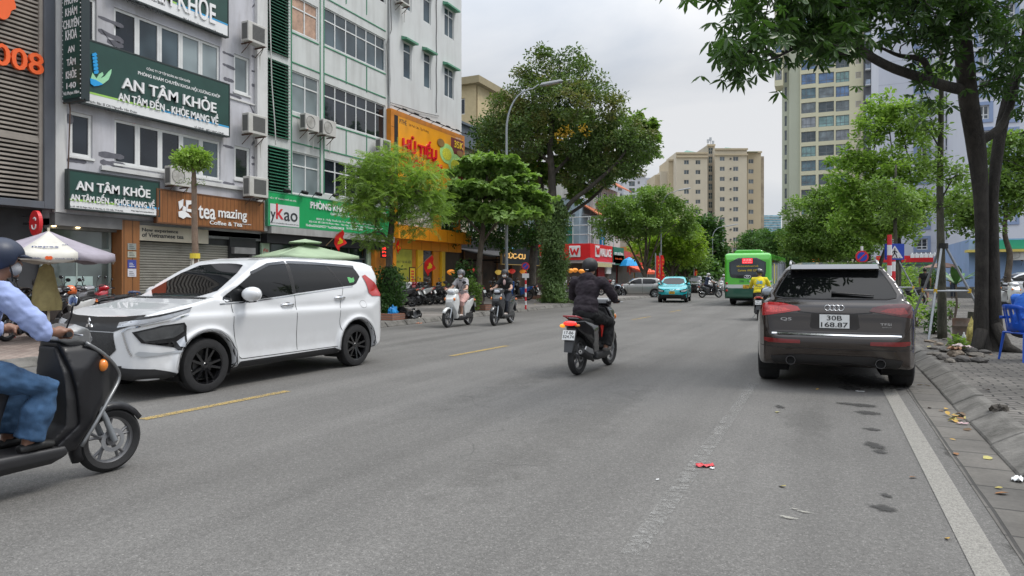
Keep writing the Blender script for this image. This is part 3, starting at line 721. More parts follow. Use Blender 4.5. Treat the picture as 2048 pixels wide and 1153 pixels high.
text(w,'KHOẺ',(XS+.006,L(212,517)[0],2.0),.75,.14,RGT,UPV,M('sign_red',(1,0,0)),.01,.03)
mb=MB()
for k in range(2):
 y,z=L(108+48*k,436,FX-.2); mb.lathe([(0,0),(.05,0),(.06,.03)],'z',(FX-.2,y,2.955),12)
o=mb.build('ceiling_light',M('warm_light',(1,.75,.4),.4,var=0,emit=6),cb)
wood=M('varnished_wood',(.26,.105,.035),.45,var=.28,vs=3,bmp=.15,bs=20)
def woodmat(name,c1,c2,plank=.18,ax='y'):
 m,nt,pb,out=nodes(name); pb.inputs['Roughness'].default_value=.45
 n=noise(nt,5,7,.7,coord(nt,(1,4 if ax=='y' else .4,.4 if ax=='y' else 4)))
 x=mixrgb(nt,c1,c2,ramp(nt,n,[(.3,0),(.7,1)]))
 wv=nt.nodes.new('ShaderNodeTexWave'); wv.wave_type='BANDS'; wv.bands_direction=ax.upper(); wv.inputs['Scale'].default_value=.314/plank; nt.links.new(coord(nt),wv.inputs['Vector'])
 g=ramp(nt,wv.outputs['Fac'],[(0,.35),(.06,1)]); x=mixrgb(nt,x,g,1.0,'MULTIPLY')
 nt.links.new(x,pb.inputs['Base Color']); return m
wood_sign=woodmat('wood_sign_planks',(.20,.072,.022),(.30,.125,.042))
mb=MB(); mb.box(XS-.3,FX+.02,L(243,500)[0],L(279,500)[0],.13,z1f-.072); mb.build('wooden_column',woodmat('wood_column',(.22,.09,.03),(.30,.13,.045),.3),cb,bevel=.01)
for(v,h,c)in((487,13,(.25,.27,.25)),(503,12,(.38,.39,.33)),(520,17,(.05,.07,.3)),(538,16,(.6,.6,.66))):
 y0,z1_=L(255,v,FX+.02); y1=L(272,v,FX+.02)[0]; z0_=L(255,v+h,FX+.02)[1]
 t=thing('notice_plate',{487:'topmost grey notice on the wooden column',503:'beige notice on the wooden column',520:'blue notice on the wooden column',538:'white notice below the blue one on the wooden column'}[v],'notice',(FX+.03,(y0+y1)/2,z0_))
 mb=MB(); mb.box(FX+.022,FX+.034,y0,y1,z0_,z1_); mb.build('plate',M('notice_%d'%v,c,.4,var=.1,vs=9),t)
 mb=MB(); [mb.box(FX+.035,FX+.037,y0+.05,y1-.05-.04*k,z0_+.05+.055*k,z0_+.065+.055*k)for k in range(3)]; mb.build('print',lt_dark if v!=520 else lt_white,t)
q=(314,380,525,444); r=PR(*q,X=FX+.25)
t=signboard('wooden_sign','brown plank signboard with cut out white lettering over the roller shutter',r,FX+.15,.14,wood_sign,M('dark_wood_edge',(.12,.05,.02),.5,var=.2))
X_=FX+.30
ltext(t,'tea',396,437,430,26,lt_white,X_,.03,.01); ltext(t,'mazing',436,441,493,25,lt_white,X_,.03,.01)
ltext(t,'Coffee & Tea',419,449,484,8,lt_white,X_,.02,.01); ltext(t,'140 VŨ PHẠM HÀM',473,449,502,3,lt_white,X_,.005,.01)
mb=MB()
for p in[[(356,404),(366,399),(365,412),(358,420),(357,412)],[(371,401),(385,402),(386,408),(376,410),(374,418),(386,420),(385,426),(372,423)],[(356,424),(366,421),(376,428),(382,436),(372,434),(366,438),(357,434)],[(366,412),(373,416),(370,424),(364,420)]]:
 mb.prism(pxpoly(p,X_),X_,X_+.03,'x')
mb.build('emblem',lt_white,t)
r=PR(263,449,417,480,X=FX-.1)
t=signboard('slogan_board','cream board with black slogan lettering above the roller shutter',r,FX-.16,.06,M('cream_board',(.50,.455,.36),.6,var=.1))
ltext(t,'New experience',284,465,356,9,lt_dark,FX-.1,.01,.03); ltext(t,'of Vietnamese tea',284,474,367,9,lt_dark,FX-.1,.01,.03)
y0,y1=L(279,500,FX-.3)[0],L(456,500,FX-.3)[0]; zt=L(300,484,FX-.3)[1]
mb=MB(); z=.14
while z<zt:mb.prism([(FX-.34,z),(FX-.30,z+.02),(FX-.30,z+.06),(FX-.34,z+.085)],y0,y1,'y'); z+=.09
mb.box(FX-.36,FX-.33,y0,y1,.14,zt)
mb.build('roller_shutter',M('shutter_slats',(.27,.26,.225),.5,var=.1,vs=2,dirt=.4),cb)
mb=MB(); mb.box(FX-.5,FX-.35,y0,yhi-.02,.13,3.0); mb.box(FX-.6,FX-.2,y1,yhi-.3,.13,2.98); mb.build('dark_panel',M('dark_panel',(.03,.03,.032),.4,var=.2),cb)
mb=MB(); mb.box(FX-.3,FX-.02,L(470,470)[0],L(512,470)[0],2.35,2.6); mb.box(FX-.3,FX-.02,L(505,480)[0],L(518,480)[0],.13,2.3); mb.build('meter_box',M('meter_grey',(.2,.2,.2),.5,var=.2),cb)
# white and green building ------------------------------------------------------------------
gb=thing('green_trim_building','white panelled building with green trim lines and green louvres','building',(-25,24.8,0))
yg0,yg1=yhi,L(779,300)[0]
wht=M('white_panel_wall',(.56,.575,.56),.7,var=.06,vs=.8,dirt=.5,dcol=(.32,.32,.30),streak=True)
gtr=M('green_trim',(.05,.24,.13),.5,var=.1)
holes=[]; W2=[]
for(u0,v0,u1,v1)in[(584,140,638,223),(585,302,639,387),(584,-12,636,60)]:
 r=PR(u0,v0,u1,v1); holes.append(r); W2.append((r,(1,1),(2.1,1),None))
for k,(v0,v1)in enumerate([(14,89),(165,243),(317,388),(-140,-66)]):
 r=PR(649,v0,771,v1); holes.append(r); W2.append((r,(1,1,1,1,1,1),(2.0,1),[glass_blue,glass_dark,glass_dark,glass_dark][k]))
zsg=L(538,386)[1]; zsgb=L(538,450)[1]
mb=MB(); mb.box(-33,FX-.24,yg0,yg1,3.2,21)
yl0,yl1=L(533,300)[0],L(579,300)[0]
LV=[]
for(v0,v1)in((115,270),(290,390),(-60,100)):
 r=PR(536,v0,577,v1 if v1!=390 else 392); LV.append(r); holes.append(r)
mb.wall(FX,yg0,yg1,zsg-.1,21,holes,.24); mb.build('wall',wht,gb)
pg=[glass_pale,glass_pale,M('orange_blind',(.42,.27,.19),.5,var=.3,vs=4)]
for k,(r,c,rw,pm)in enumerate(W2):window(gb,r,FX,c,rw,pm=pm or pg[k],fw=.055,depth=.12)
mb=MB()
for(r,c,rw,pm)in W2[3:5]:
 z=r[2]+.1
 while z<r[3]-.05:mb.box(FX-.12,FX-.108,r[0]+.06,r[1]-.06,z,z+.012)if False else None; z+=.07
for r in(W2[5][0],):
 z=r[2]+.08
 while z<r[3]-.05:mb.box(FX-.102,FX-.094,r[0]+.07,r[1]-.07,z,z+.03); z+=.12
mb.build('blind',M('pale_blind',(.32,.42,.45),.5,var=.1),gb)
for r in LV:
 mb=MB(); z=r[2]
 while z<r[3]-.05:
  mb.prism([(FX-.10,z+.09),(FX+.10,z),(FX+.10,z+.022),(FX-.10,z+.112)],r[0],r[1],'y'); z+=.135
 mb.build('louvre',M('green_louvre',(.035,.17,.10),.45,var=.15,vs=2,dirt=.3),gb)
 mb=MB(); mb.box(FX-.23,FX-.2,r[0],r[1],r[2],r[3]); mb.build('louvre_back',M('dark_green_back',(.01,.03,.02),.8,var=.2),gb)
mb=MB(); zz=[W2[k][0]for k in(0,1,2)]
for u in(583,640,646):pass
def gline(u0,v0,u1,v1,w=.045,vert=False):
 y0,z0=L(u0,v0); y1,z1=L(u1,v1)
 if vert:mb.box(FX+.001,FX+.03,y0-w/2,y0+w/2,min(z0,z1),max(z0,z1))
 else:mb.box(FX+.001,FX+.031,y0,y1,z0-w/2,z0+w/2)
for(u0,v,u1)in[(583,124,639),(648,93,771),(648,147,771),(583,284,639),(583,231,639),(648,247,771),(648,300,771),(583,65,637),(648,-5,771)]:gline(u0,v,u1,v)
for(u,v0,v1)in[(582.5,-90,388),(640,-90,388),(647.5,-90,388),(692,113,168),(733,134,185),(692,261,310),(733,270,318),(692,-50,8),(733,-30,30)]:gline(u,v0,u,v1,.04,True)
mb.build('trim',gtr,gb)
r=(L(537,400,FX+.3)[0],L(781,400,FX+.3)[0],L(538,450,FX+.3)[1],L(538,384,FX+.3)[1])
sgr=M('bright_green_sign',(.012,.33,.10),.4,var=.06)
t=signboard('clinic_signboard','long bright green clinic signboard with a white logo panel',r,FX+.12,.18,sgr,gtr)
xs=FX+.302
mb=MB(); q=PR(540,407,598,450,X=xs); mb.box(xs,xs+.015,*q[:2],q[2],q[3]); mb.build('logo_panel',M('silver_panel',(.62,.63,.64),.35,var=.05),t)
xs2=xs+.016; redt=M('red_letter',(.55,.03,.04),.5,var=0)
ltext(t,'y',541,445,551,22,lt_dark,xs2,.01,.01); ltext(t,'k',552,438,567,31,redt,xs2,.01,.03); ltext(t,'ao',568,442,595,18,lt_dark,xs2,.01,.01)
ltext(t,'CÔNG TY CỔ PHẦN BỆNH VIỆN ĐA KHOA VIỆT HÀN',540,447,597,3.5,lt_dark,xs2,.004,.01)
ltext(t,'SỞ Y TẾ THÀNH PHỐ HÀ NỘI',540,398,592,5.5,lt_white,xs,.004,.015)
ltext(t,'PHÒNG KHÁM ĐA KHOA YKAO',620,417,771,17,lt_white,xs,.05,.035)
ltext(t,'GIÁM ĐỐC: QUANG VĂN (BSCK I)',661,432,738,9,lt_white,xs,.006,.02)
ltext(t,'BSCK II - Thầy Thuốc Ưu Tú - Nguyên Giám Đốc Bệnh Viện Y Học',633,441,755,6,lt_white,xs,.004,.015)
ltext(t,'Địa Chỉ: Số 138 Vũ Phạm Hàm - Yên Hòa - Cầu Giấy - Hà Nội * Email: ykao@gmail',618,446,765,6,lt_white,xs,.004,.015)
ltext(t,'Hotline:024.62694222 * Fax:0248362848.38',612,453,688,5.5,lt_white,xs,.004,.015); ltext(t,'Số: 9702 / SYT - GPHĐ',693,459,726,5.5,lt_white,xs,.004,.015)
for i,u in enumerate((571,606,634,668)):
 y,z=L(u,386+(u-571)*.1,FX+.4)
 s_=thing('flood_light',['first','second','third','fourth'][i]+' small black floodlight from the left on the bright green signboard','floodlight',(FX+.4,y,z),group='floodlights on the green signboard')
 mb=MB(); mb.cbox((FX+.5,y,z+.08),(.16,.28,.12),ry=.5); mb.build('lamp_head',black,s_); mb=MB(); mb.tube([(FX+.12,y,z-.05),(FX+.3,y,z+.12),(FX+.5,y,z+.1)],.015,5); mb.build('arm',black,s_)
mb=MB(); mb.box(FX-.3,FX+.34,yg0+.02,yg1,zsgb-.36,zsgb-.07); mb.build('canopy_edge',M('pale_concrete',(.34,.34,.33),.8,var=.15,dirt=.4,streak=True),gb)
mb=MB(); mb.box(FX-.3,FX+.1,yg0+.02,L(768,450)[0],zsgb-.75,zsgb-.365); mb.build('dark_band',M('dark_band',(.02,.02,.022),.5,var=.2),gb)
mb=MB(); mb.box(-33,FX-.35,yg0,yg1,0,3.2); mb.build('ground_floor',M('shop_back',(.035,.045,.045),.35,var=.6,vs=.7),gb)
pw=M('pale_green_panel',(.42,.55,.40),.5,var=.08)
for(u0,u1,nm)in((503,539,0),(733,747,1)):
 y0,y1=L(u0+2,500,FX-.2)[0],L(u1,500,FX-.2)[0]; y0=max(y0,yg0+.02)
 mb=MB(); mb.box(FX-.3,FX-.2,y0,y1,.14,zsgb-.76); pn=mb.build('door_panel',pw,gb)
 zz=L(u0,505,FX-.2)[1]; mid=(y0+y1)/2; text(pn,'yKao',(FX-.199,y0+(y1-y0)*.15,zz),(y1-y0)*.7,.2,RGT,UPV,redt,.004,.01)
f=MB(); y0,y1=L(541,500,FX-.3)[0],L(730,500,FX-.3)[0]
for k in range(6):a=y0+(y1-y0)*k/5; f.box(FX-.34,FX-.28,a-.03,a+.03,.14,zsgb-.76)
f.box(FX-.34,FX-.28,y0,y1,2.3,2.38); w=f.build('shop_window',M('dark_alu',(.12,.13,.13),.4,.5,var=.1),gb)
mb=MB(); mb.box(FX-.345,FX-.342,y0,y1,.14,zsgb-.76); mb.build('pane',glassmat('shop_glass_green',(.035,.06,.05),.04,.8),w)
# plain white building with the orange noodle shop ---------------------------------------------
ob=thing('white_noodle_building','tall plain white building whose ground floor is an orange noodle shop','building',(-25,33,0))
yo0,yo1=yg1,L(923,250)[0]
holes=[]; W3=[]
for(u0,v0,u1,v1)in[(807,82,823,155),(848,103,862,174),(889,132,908,192),(847,-20,862,42),(889,12,908,70),(753,-60,768,-12),(810,-40,823,18)]:
 r=PR(u0,v0,u1,v1); holes.append(r); W3.append(r)
mb=MB(); mb.box(-33,FX-.24,yo0,yo1,3.5,22); mb.wall(FX,yo0,yo1,3.5,22,holes,.24); mb.box(-32.9,FX-.24,yo1-.001,yo1+.02,3.5,22)
mb.build('wall',M('plain_white_wall',(.57,.58,.575),.75,var=.05,vs=.6,dirt=.42,dcol=(.37,.36,.345),streak=True),ob)
for k,r in enumerate(W3):
 window(ob,r,FX,(1,1)if k not in(0,1,3,6)else(1,),(3,1),pm=glass_blue,fw=.06,depth=.12)
 mb=MB(); mb.prism([(FX,r[3]+.02),(FX+.35,r[3]+.0),(FX+.35,r[3]+.10),(FX,r[3]+.22)],r[0]-.2,r[1]+.2,'y'); mb.build('window_hood',M('sea_green_hood',(.10,.30,.19),.6,var=.1,dirt=.3),ob)
mb=MB()
for(a,b)in[((776,-80),(779,208)),((872,-30),(872,226)),((936/1+0,0),(936,0))][:2]:
 pts=[]
 for k in range(13):
  u=a[0]+(b[0]-a[0])*k/12; v=a[1]+(b[1]-a[1])*k/12; y,z=L(u,v); pts.append((FX+.04,y+.03*math.sin(k*2.1),z))
 mb.tube(pts,.022,5)
pts=[]
for(u,v)in[(777,-60),(781,60),(771,90),(774,160),(776,205),(800,212),(840,225),(876,233)]:y,z=L(u,v); pts.append((FX+.07,y,z))
mb.tube(pts,.02,5); mb.build('cable',M('cable_grey',(.12,.12,.12),.7,var=.1),ob)
mb=MB(); mb.tube([(FX+.07,yg1-.12,21),(FX+.07,yg1-.12,zsg)],.05,8); mb.build('drain_pipe',M('pipe_grey',(.35,.36,.36),.5,var=.1),gb)
mb=MB(); pts=[(FX+.22,L(u,v,FX+.2)[0],L(u,v,FX+.2)[1])for(u,v)in[(537,-80),(540,60),(543,170),(549,250),(551,290)]]; mb.tube(pts,.025,6); mb.build('hose',M('hose_white',(.5,.5,.48),.5,var=.1),gb)
orm=M('orange_cladding',(.80,.30,.012),.35,var=.05,vs=1.5)
orm2=M('orange_cladding_worn',(.62,.22,.02),.5,var=.12,vs=1.5,dirt=.35,streak=True)
sgy=M('orange_sign_face',(.86,.36,.01),.35,var=.04)
r=(L(782,300,FX+.3)[0],L(929,300,FX+.3)[0],L(796,350,FX+.3)[1]-.55,L(796,222,FX+.3)[1])
y0,y1,z0,z1=r
t=thing('noodle_sign','huge orange noodle shop signboard with raised red letters','sign',(FX+.1,(y0+y1)/2,z0))
mb=MB(); mb.box(FX+.02,FX+.30,y0,y1,z0,z1); mb.build('board',orm2,t)
ya=L(796,300,FX+.3)[0]; mb=MB(); mb.box(FX+.301,FX+.312,ya,y1-.15,z0,z1-.28); mb.build('face',sgy,t)
mb=MB(); mb.box(FX+.302,FX+.316,L(787.5,300,FX+.3)[0]+.05,ya-.03,z0,z1-.28)
for k in range(4):mb.box(FX+.301,FX+.305,y0,ya-.15,z0+.8+k*1.1,z0+.82+k*1.1)
mb.build('dark_strip',black,t)
redl=M('raised_red_letters',(.72,.012,.03),.3,var=.05,coat=.5); xr=FX+.313
ltext(t,'HỦ',804,303,830,36,redl,xr,.10,.05); ltext(t,'TIẾU',835,312,872,36,redl,xr,.10,.05)
ltext(t,'THẬP',803,341,845,36,redl,xr,.10,.05); ltext(t,'CẨM',852,343,882,33,redl,xr,.10,.05)
ltext(t,'PiTHÉ',799,247,813,12,lt_dark,xr,.005,.01); ltext(t,'Sợi Phở, Cơm, Tập Phương',818,254,857,7,M('brown_letters',(.2,.07,.01),.6,var=0),xr,.005,.0)
mb=MB(); ym0,ym1=L(901.5,300,FX+.3)[0],L(926.5,300,FX+.3)[0]; mb.box(FX+.3125,FX+.318,ym0,ym1,z0,z1-.35); mb.build('maroon_panel',M('maroon_panel',(.16,.02,.02),.4,var=.05),t)
ltext(t,'35K',908,295,926,14,M('yellow_letters',(.9,.62,.03),.4,var=0),FX+.318,.03,.05); ltext(t,'CHỈ TỪ',911,277.5,921,4,lt_white,FX+.318,.005,.03)
lime=M('bowl_green',(.42,.72,.25),.35,var=.12,vs=6); lime2=M('noodle_yellow_green',(.62,.62,.05),.5,var=.4,vs=18); brn=M('badge_brown',(.28,.16,.05),.5,var=.1)
def disc(u,v,ru,rv,m,X,name,th=.01):
 cy,cz=L(u,v,X); ry=L(u+ru,v,X)[0]-cy; rz=cz-L(u,v+rv,X)[1]
 mb=MB(); mb.prism([(cy+ry*math.cos(a*PI/14),cz+rz*math.sin(a*PI/14))for a in range(28)],X,X+th,'x'); mb.build(name,m,t)
disc(894,308,14,20,lime,FX+.319,'bowl'); disc(894,309,9,12,lime2,FX+.33,'noodles')
disc(911,330,14,21,lime,FX+.322,'bowl'); disc(911,333,9,13,lime2,FX+.334,'noodles')
disc(882,286,7,8,brn,FX+.345,'badge'); disc(920,308,6.5,6,brn,FX+.345,'badge')
mb=MB()
mb.tube([(FX+.5,y0,z1+.08),(FX+.5,y1,z1+.08)],.03,5)
for k in range(7):
 a=y0+(y1-y0)*(k+.5)/7; mb.tube([(FX,a,z1-.1),(FX+.5,a,z1+.08),(FX+.75,a,z1+.02)],.016,5); mb.cbox((FX+.78,a,z1),(.12,.3,.08),ry=.5)
mb.build('lamp_rail',black,t)
XO=FX+.02
mb=MB()
zc1=L(790,450,FX+.6)[1]; zc0=L(790,472,FX+.6)[1]
zA=L(787,448,FX+.5)[1]; zB=L(787,476,FX+.5)[1]; zC_=L(787,490,FX+.5)[1]
mb.box(FX-.2,FX+.55,yo0+.05,yo1+.3,zB,zA)
mb.box(FX-.2,FX+.05,yo0+.05,yo1-.1,zC_-.15,zB-.004)
mb.box(FX-.1,FX+.2,yo0+.02,L(790,400)[0],zA,z0); mb.box(FX-.1,FX+.2,L(912,400,FX+.2)[0],L(921,400,FX+.2)[0],zA,z0); mb.box(FX-.1,FX+.18,L(866,400)[0],L(877,400)[0],zA+.02,z0)
for k in range(1,8):
 a=yo0+.05+(yo1-yo0+.25)*k/8; mb.box(FX+.551,FX+.556,a-.006,a+.006,zB,zA)
mb.build('cladding',orm,ob)
mb=MB()
for k in range(1,8):
 a=yo0+.05+(yo1-yo0+.25)*k/8; mb.box(FX+.552,FX+.558,a-.008,a+.008,zB+.01,zA-.01); mb.box(FX+.051,FX+.056,a-.008,a+.008,zC_-.14,zB-.02)
mb.build('panel_joint',M('joint_brown',(.25,.1,.01),.7,var=0),ob)
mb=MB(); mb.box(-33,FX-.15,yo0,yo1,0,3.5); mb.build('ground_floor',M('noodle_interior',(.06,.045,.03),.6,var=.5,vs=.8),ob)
for(ua,ub)in((790,865),(878,911)):
 y0_,y1_=L(ua,400)[0],L(ub,400)[0]; f=MB()
 for k in range(4):a=y0_+(y1_-y0_)*k/3; f.box(FX-.12,FX-.05,a-.03,a+.03,zA,z0)
 f.box(FX-.12,FX-.05,y0_,y1_,zA,zA+.08); w=f.build('window',white_frame,ob); mb=MB(); mb.box(FX-.11,FX-.1,y0_,y1_,zA,z0); mb.build('pane',glassmat('pale_green_glass',(.20,.26,.22),.08,.5),w)
gy=M('yellow_panel',(.80,.52,.03),.4,var=.06); zt=zC_-.16
def seg(u0,u1,m,name,x0=FX-.1,x1=FX+.0,z0=.14,z1=None):
 y0,y1=L(u0,550)[0],L(u1,550)[0]; mb=MB(); mb.box(x0,x1,y0,y1,z0,z1 or zt); return mb.build(name,m,ob)
seg(783,789,orm,'orange_post',FX-.1,FX+.12); seg(824.5,832,orm2,'orange_post'); seg(833,843.5,gy,'yellow_panel',FX-.1,FX+.1)
seg(867,880,orm,'door_leaf',FX-.1,FX-.02); seg(881,887,gy,'yellow_post',FX-.1,FX+.12)
p_=seg(791,824,M('yellow_green_poster',(.42,.42,.05),.4,var=.25,vs=2),'poster')
ltext(p_,'MẶT TẠI HÀ NỘI',794,528,822,8,lt_dark,FX+.002,.003,0); ltext(p_,'ƯU ĐÃI KHAI TRƯƠNG',797,540,814,4,lt_dark,FX+.002,.003,0)
mb=MB(); mb.box(FX-.12,FX-.11,L(844,550)[0],L(867,550)[0],.14,zt); mb.build('door_glass',glassmat('brown_door_glass',(.05,.03,.02),.06,.5),ob)
def led(u0,v0,u1,v1,label,body):
 r=PR(u0,v0,u1,v1,X=FX+.4); t=signboard('led_sign',label,r,FX+.36,.06,black)
 y0,y1,z0,z1=r; h=(z1-z0)/(len(body)+.4)
 for i,s in enumerate(body):text(t,s,(FX+.422,y0+.08,z1-h*(i+1)),y1-y0-.16,h*.72,RGT,UPV,M('led_red',(1,.03,.02),.5,var=0,emit=2.5),.004,.04)
seg(748,783,orm2,'orange_wall_strip',FX-.18,FX+.05,z1=zsgb-.77)
led(762,492,785,516,'small red LED sign beside the orange noodle shop',['HỦ TIẾU','PHỞ','CƠM TẤM'])
t=thing('standing_banner','narrow yellow standing banner in front of the noodle shop','banner',W(827,600,-20.2)); c=W(826,560,-20.2)
mb=MB(); a,b=W(819,560,-20.2).y,W(831,560,-20.2).y; z0_,z1_=.3,W(825,535,-20.2).z
mb.box(-20.24,-20.2,a,b,z0_,z1_); mb.build('frame',black,t); mb=MB(); mb.box(-20.199,-20.195,a+.05,b-.05,z0_+.05,z1_-.05); mb.build('poster',gy,t)
mb=MB()
for k in range(7):mb.box(-20.194,-20.191,a+.15,b-.15,z0_+.5+k*.15,z0_+.58+k*.15)
mb.build('print',redl,t)
mb=MB(); mb.box(-20.5,-19.95,a,a+.04,.14,.2); mb.box(-20.5,-19.95,b-.04,b,.14,.2); mb.box(-20.24,-20.2,a,b,.14,.3); mb.build('foot',black,t)
flagm=M('flag_red',(.75,.015,.01),.6,var=.12,vs=5); starm=M('flag_yellow',(.9,.6,.02),.6,var=.05)
def star_pts(c,r,a0=PI/2):
 return[(c[0]+(r if i%2==0 else r*.4)*math.cos(a0+i*PI/5),c[1]+(r if i%2==0 else r*.4)*math.sin(a0+i*PI/5))for i in range(10)]
def flag(label,base,tip,w=.75,h=.5,group='red flags with a yellow star on the shop fronts'):
 """drooping flag on a slanted staff"""
 base=Vector(base); tip=Vector(tip); t=thing('flag',label,'flag',base,group=group)
 mb=MB(); mb.tube([base,tip],.015,6); mb.build('staff',M('staff_wood',(.3,.2,.1),.6,var=.1),t)
 d=(tip-base); a=tip-d*.02; mb=MB(); n=14; k=8; vs=[]; fs=[]
 hor=Vector((d.x,d.y,0)).normalized(); side=Vector((0,1,0))
 for j in range(k+1):
  p0=tip-d.normalized()*h*1.1*j/k
  for i in range(n+1):
   s_=i/n; fold=.045*math.sin(s_*9+j*.5)*s_
   vs.append(p0+side*(s_*w*.35+fold)+Vector((0,0,-1))*s_*w*.8+hor*(.05*math.sin(s_*7+j)))
 for j in range(k):
  for i in range(n):fs.append((j*(n+1)+i,j*(n+1)+i+1,(j+1)*(n+1)+i+1,(j+1)*(n+1)+i))
 mb.add(vs,fs); fl=mb.build('cloth',[flagm,starm],t,smooth=True)
 for f in fl.data.polygons:
  i=f.index%n; j=f.index//n
  if abs(i-7)<=1 and 2<=j<=5 or abs(i-7)<=2 and j in(3,4):f.material_index=1
 return t
p=W(652,492,FX+.3); flag('red flag with a yellow star hanging above the green parasol',p,p+Vector((.55,.45,.75)))
p=W(832,540,FX+.15); flag('red flag with a yellow star beside the noodle shop door',p,p+Vector((.6,.7,.85)),.95,.6)
p=W(788,500,FX+.3); flag('small red flag at the corner of the green and orange shops',p,p+Vector((.5,-.35,.5)),.6,.4)
# camera-side helper frames for blocks that do not follow the street grid
def frame_cam(yaw=0.0,pivot=(0,0,0)):
 a=TH+yaw; r=Vector((math.cos(a),math.sin(a),0)); f=Vector((-math.sin(a),math.cos(a),0))
 m=Matrix.Identity(4); m.col[0]=(*(-f),0); m.col[1]=(*r,0); m.col[2]=(0,0,1,0); m.col[3]=(*pivot,1); return m
def frame_south(Y):
 m=Matrix.Identity(4); m.col[0]=(0,-1,0,0); m.col[1]=(1,0,0,0); m.col[2]=(0,0,1,0); m.col[3]=(0,Y,0,1); return m
def grid_windows(parent,X,rects,pm,fm,cols=(1,1),rows=(1,),fw=.09,depth=.2,name='window',stuff_after=100):
 for k,r in enumerate(rects[:stuff_after]):window(parent,r,X,cols,rows,fm,pm[k%len(pm)]if isinstance(pm,list)else pm,fw,depth,name=name)
beige=M('beige_tower_render',(.56,.50,.39),.85,var=.05,vs=.15,dirt=.3,dcol=(.40,.35,.27),ds=.2,streak=True)
beige2=M('ochre_tower_render',(.50,.42,.29),.85,var=.06,vs=.15,dirt=.25,dcol=(.38,.33,.25),ds=.2,streak=True)
roofg=M('green_metal_roof',(.10,.22,.17),.6,var=.1,vs=.3)
greywin=glassmat('grey_tower_glass',(.10,.12,.135),.12,.45); frm=M('pale_tower_frame',(.50,.48,.44),.6,var=.05)
# beige tower at the end of the avenue
d=220.0; MB.M0=frame_cam(0)
def lx(u,d):return(u-1024)/F_*d
def lz(v,d):return CAMH+(555-v)*d/F_
bt=thing('beige_apartment_tower','broad beige apartment tower with green pyramid roofs and antennas closing the avenue','apartment tower',at(1430,555,d))
def blockwall(u0,u1,vt,dd,m,wins,nm='wall',back=14,vb=560):
 X=-dd; y0,y1=lx(u0,dd),lx(u1,dd); zt=lz(vt,dd); zb=lz(vb,dd); hs=[]
 for(uc,vc,wu,wv)in wins:hs.append((lx(uc-wu/2,dd),lx(uc+wu/2,dd),lz(vc+wv/2,dd),lz(vc-wv/2,dd)))
 mb=MB(); mb.box(X-back,X-.3,y0,y1,0,zt); mb.wall(X,y0,y1,0,zt,hs,.3)
 mb.quad((X,y0,0),(X,y0,zt),(X-.3,y0,zt),(X-.3,y0,0)); mb.quad((X,y1,0),(X-.3,y1,0),(X-.3,y1,zt),(X,y1,zt)); mb.quad((X,y0,zt),(X,y1,zt),(X-.3,y1,zt),(X-.3,y0,zt))
 mb.build(nm,m,bt); return X,hs
rowsL=[325+19.7*k for k in range(9)]; rowsR=[318+20.2*k for k in range(10)]
X,h=blockwall(1352,1415,305,d,beige,[(c,v,10,8.6)for v in rowsL for c in(1373,1396)]); grid_windows(bt,X,h,greywin,frm)
X,h=blockwall(1430,1494,297,d,beige,[(c,v,w,hh)for v in rowsR for(c,w,hh)in((1444.5,10,8.6),(1471.5,10.5,8.8))]); grid_windows(bt,X,h,greywin,frm)
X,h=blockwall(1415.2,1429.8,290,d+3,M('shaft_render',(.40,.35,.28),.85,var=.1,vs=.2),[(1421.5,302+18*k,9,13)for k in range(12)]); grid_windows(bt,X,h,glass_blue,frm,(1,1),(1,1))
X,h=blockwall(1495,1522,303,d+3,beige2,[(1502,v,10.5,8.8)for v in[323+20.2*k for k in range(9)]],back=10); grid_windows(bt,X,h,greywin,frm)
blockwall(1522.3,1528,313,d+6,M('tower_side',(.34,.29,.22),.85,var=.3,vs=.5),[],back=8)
blockwall(1337,1352,319,d+4,beige2,[(1350,353+20*k,3,8)for k in range(5)]); blockwall(1322,1337,343,d+6,beige,[]); blockwall(1310,1322,350,d+8,beige2,[])
mb=MB()
for(u0,u1,v,dd)in((1352,1416,307,d),(1352,1416,322-8,d),(1429,1495,299,d),(1429,1495,310,d),(1495,1523,305,d+3),(1337,1352,321,d+4),(1430,1494,492,d),(1414,1430,291,d+3)):
 mb.box(-dd-.2,-dd+.55,lx(u0,dd),lx(u1,dd),lz(v+1.6,dd),lz(v-1.6,dd))
mb.build('cornice',beige2,bt)
mb=MB()
for(c,w,z0,z1)in((1383,17,305,294),(1463,15,297,288),(1508,12,303,300)):
 a,b,y=lx(c-w,d),lx(c+w,d),(lx(c,d)); mb.add([(-d-1,a,lz(z0,d)),(-d-1,b,lz(z0,d)),(-d-11,b,lz(z0,d)),(-d-11,a,lz(z0,d)),(-d-6,y,lz(z1,d))],[(0,1,4),(1,2,4),(2,3,4),(3,0,4)])
mb.build('roof',roofg,bt)
an=MB()
for(u,v0,v1)in((1416,290,273),(1421,290,269),(1426,290,276)):
 y=lx(u,d+5); an.tube([(-d-5,y,lz(v0,d)),(-d-5,y,lz(v1,d))],.12,5); an.box(-d-5.2,-d-4.8,y-.35,y+.35,lz(v1+7,d),lz(v1,d))
an.build('antenna',M('antenna_grey',(.45,.47,.5),.5,var=.1),bt)
mb=MB()
for k in range(11):mb.box(-d+.0,-d+.35,lx(1461,d)-.25,lx(1461,d)+.25,lz(318+20.2*k,d)-.25,lz(318+20.2*k,d)+.25)
mb.build('vent',M('vent_dark',(.08,.08,.08),.7,var=0),bt)
X,h=blockwall(1428,1500,505,190,beige2,[(1440,515,9,9),(1440,498,9,8),(1456,515,9,9)]); grid_windows(bt,X,h,greywin,frm)
MB.M0=frame_cam(0)
wt_=thing('white_gatehouse','small white shopfront with a pitched canopy at the end of the street','building',at(1445,555,175)); D_=175
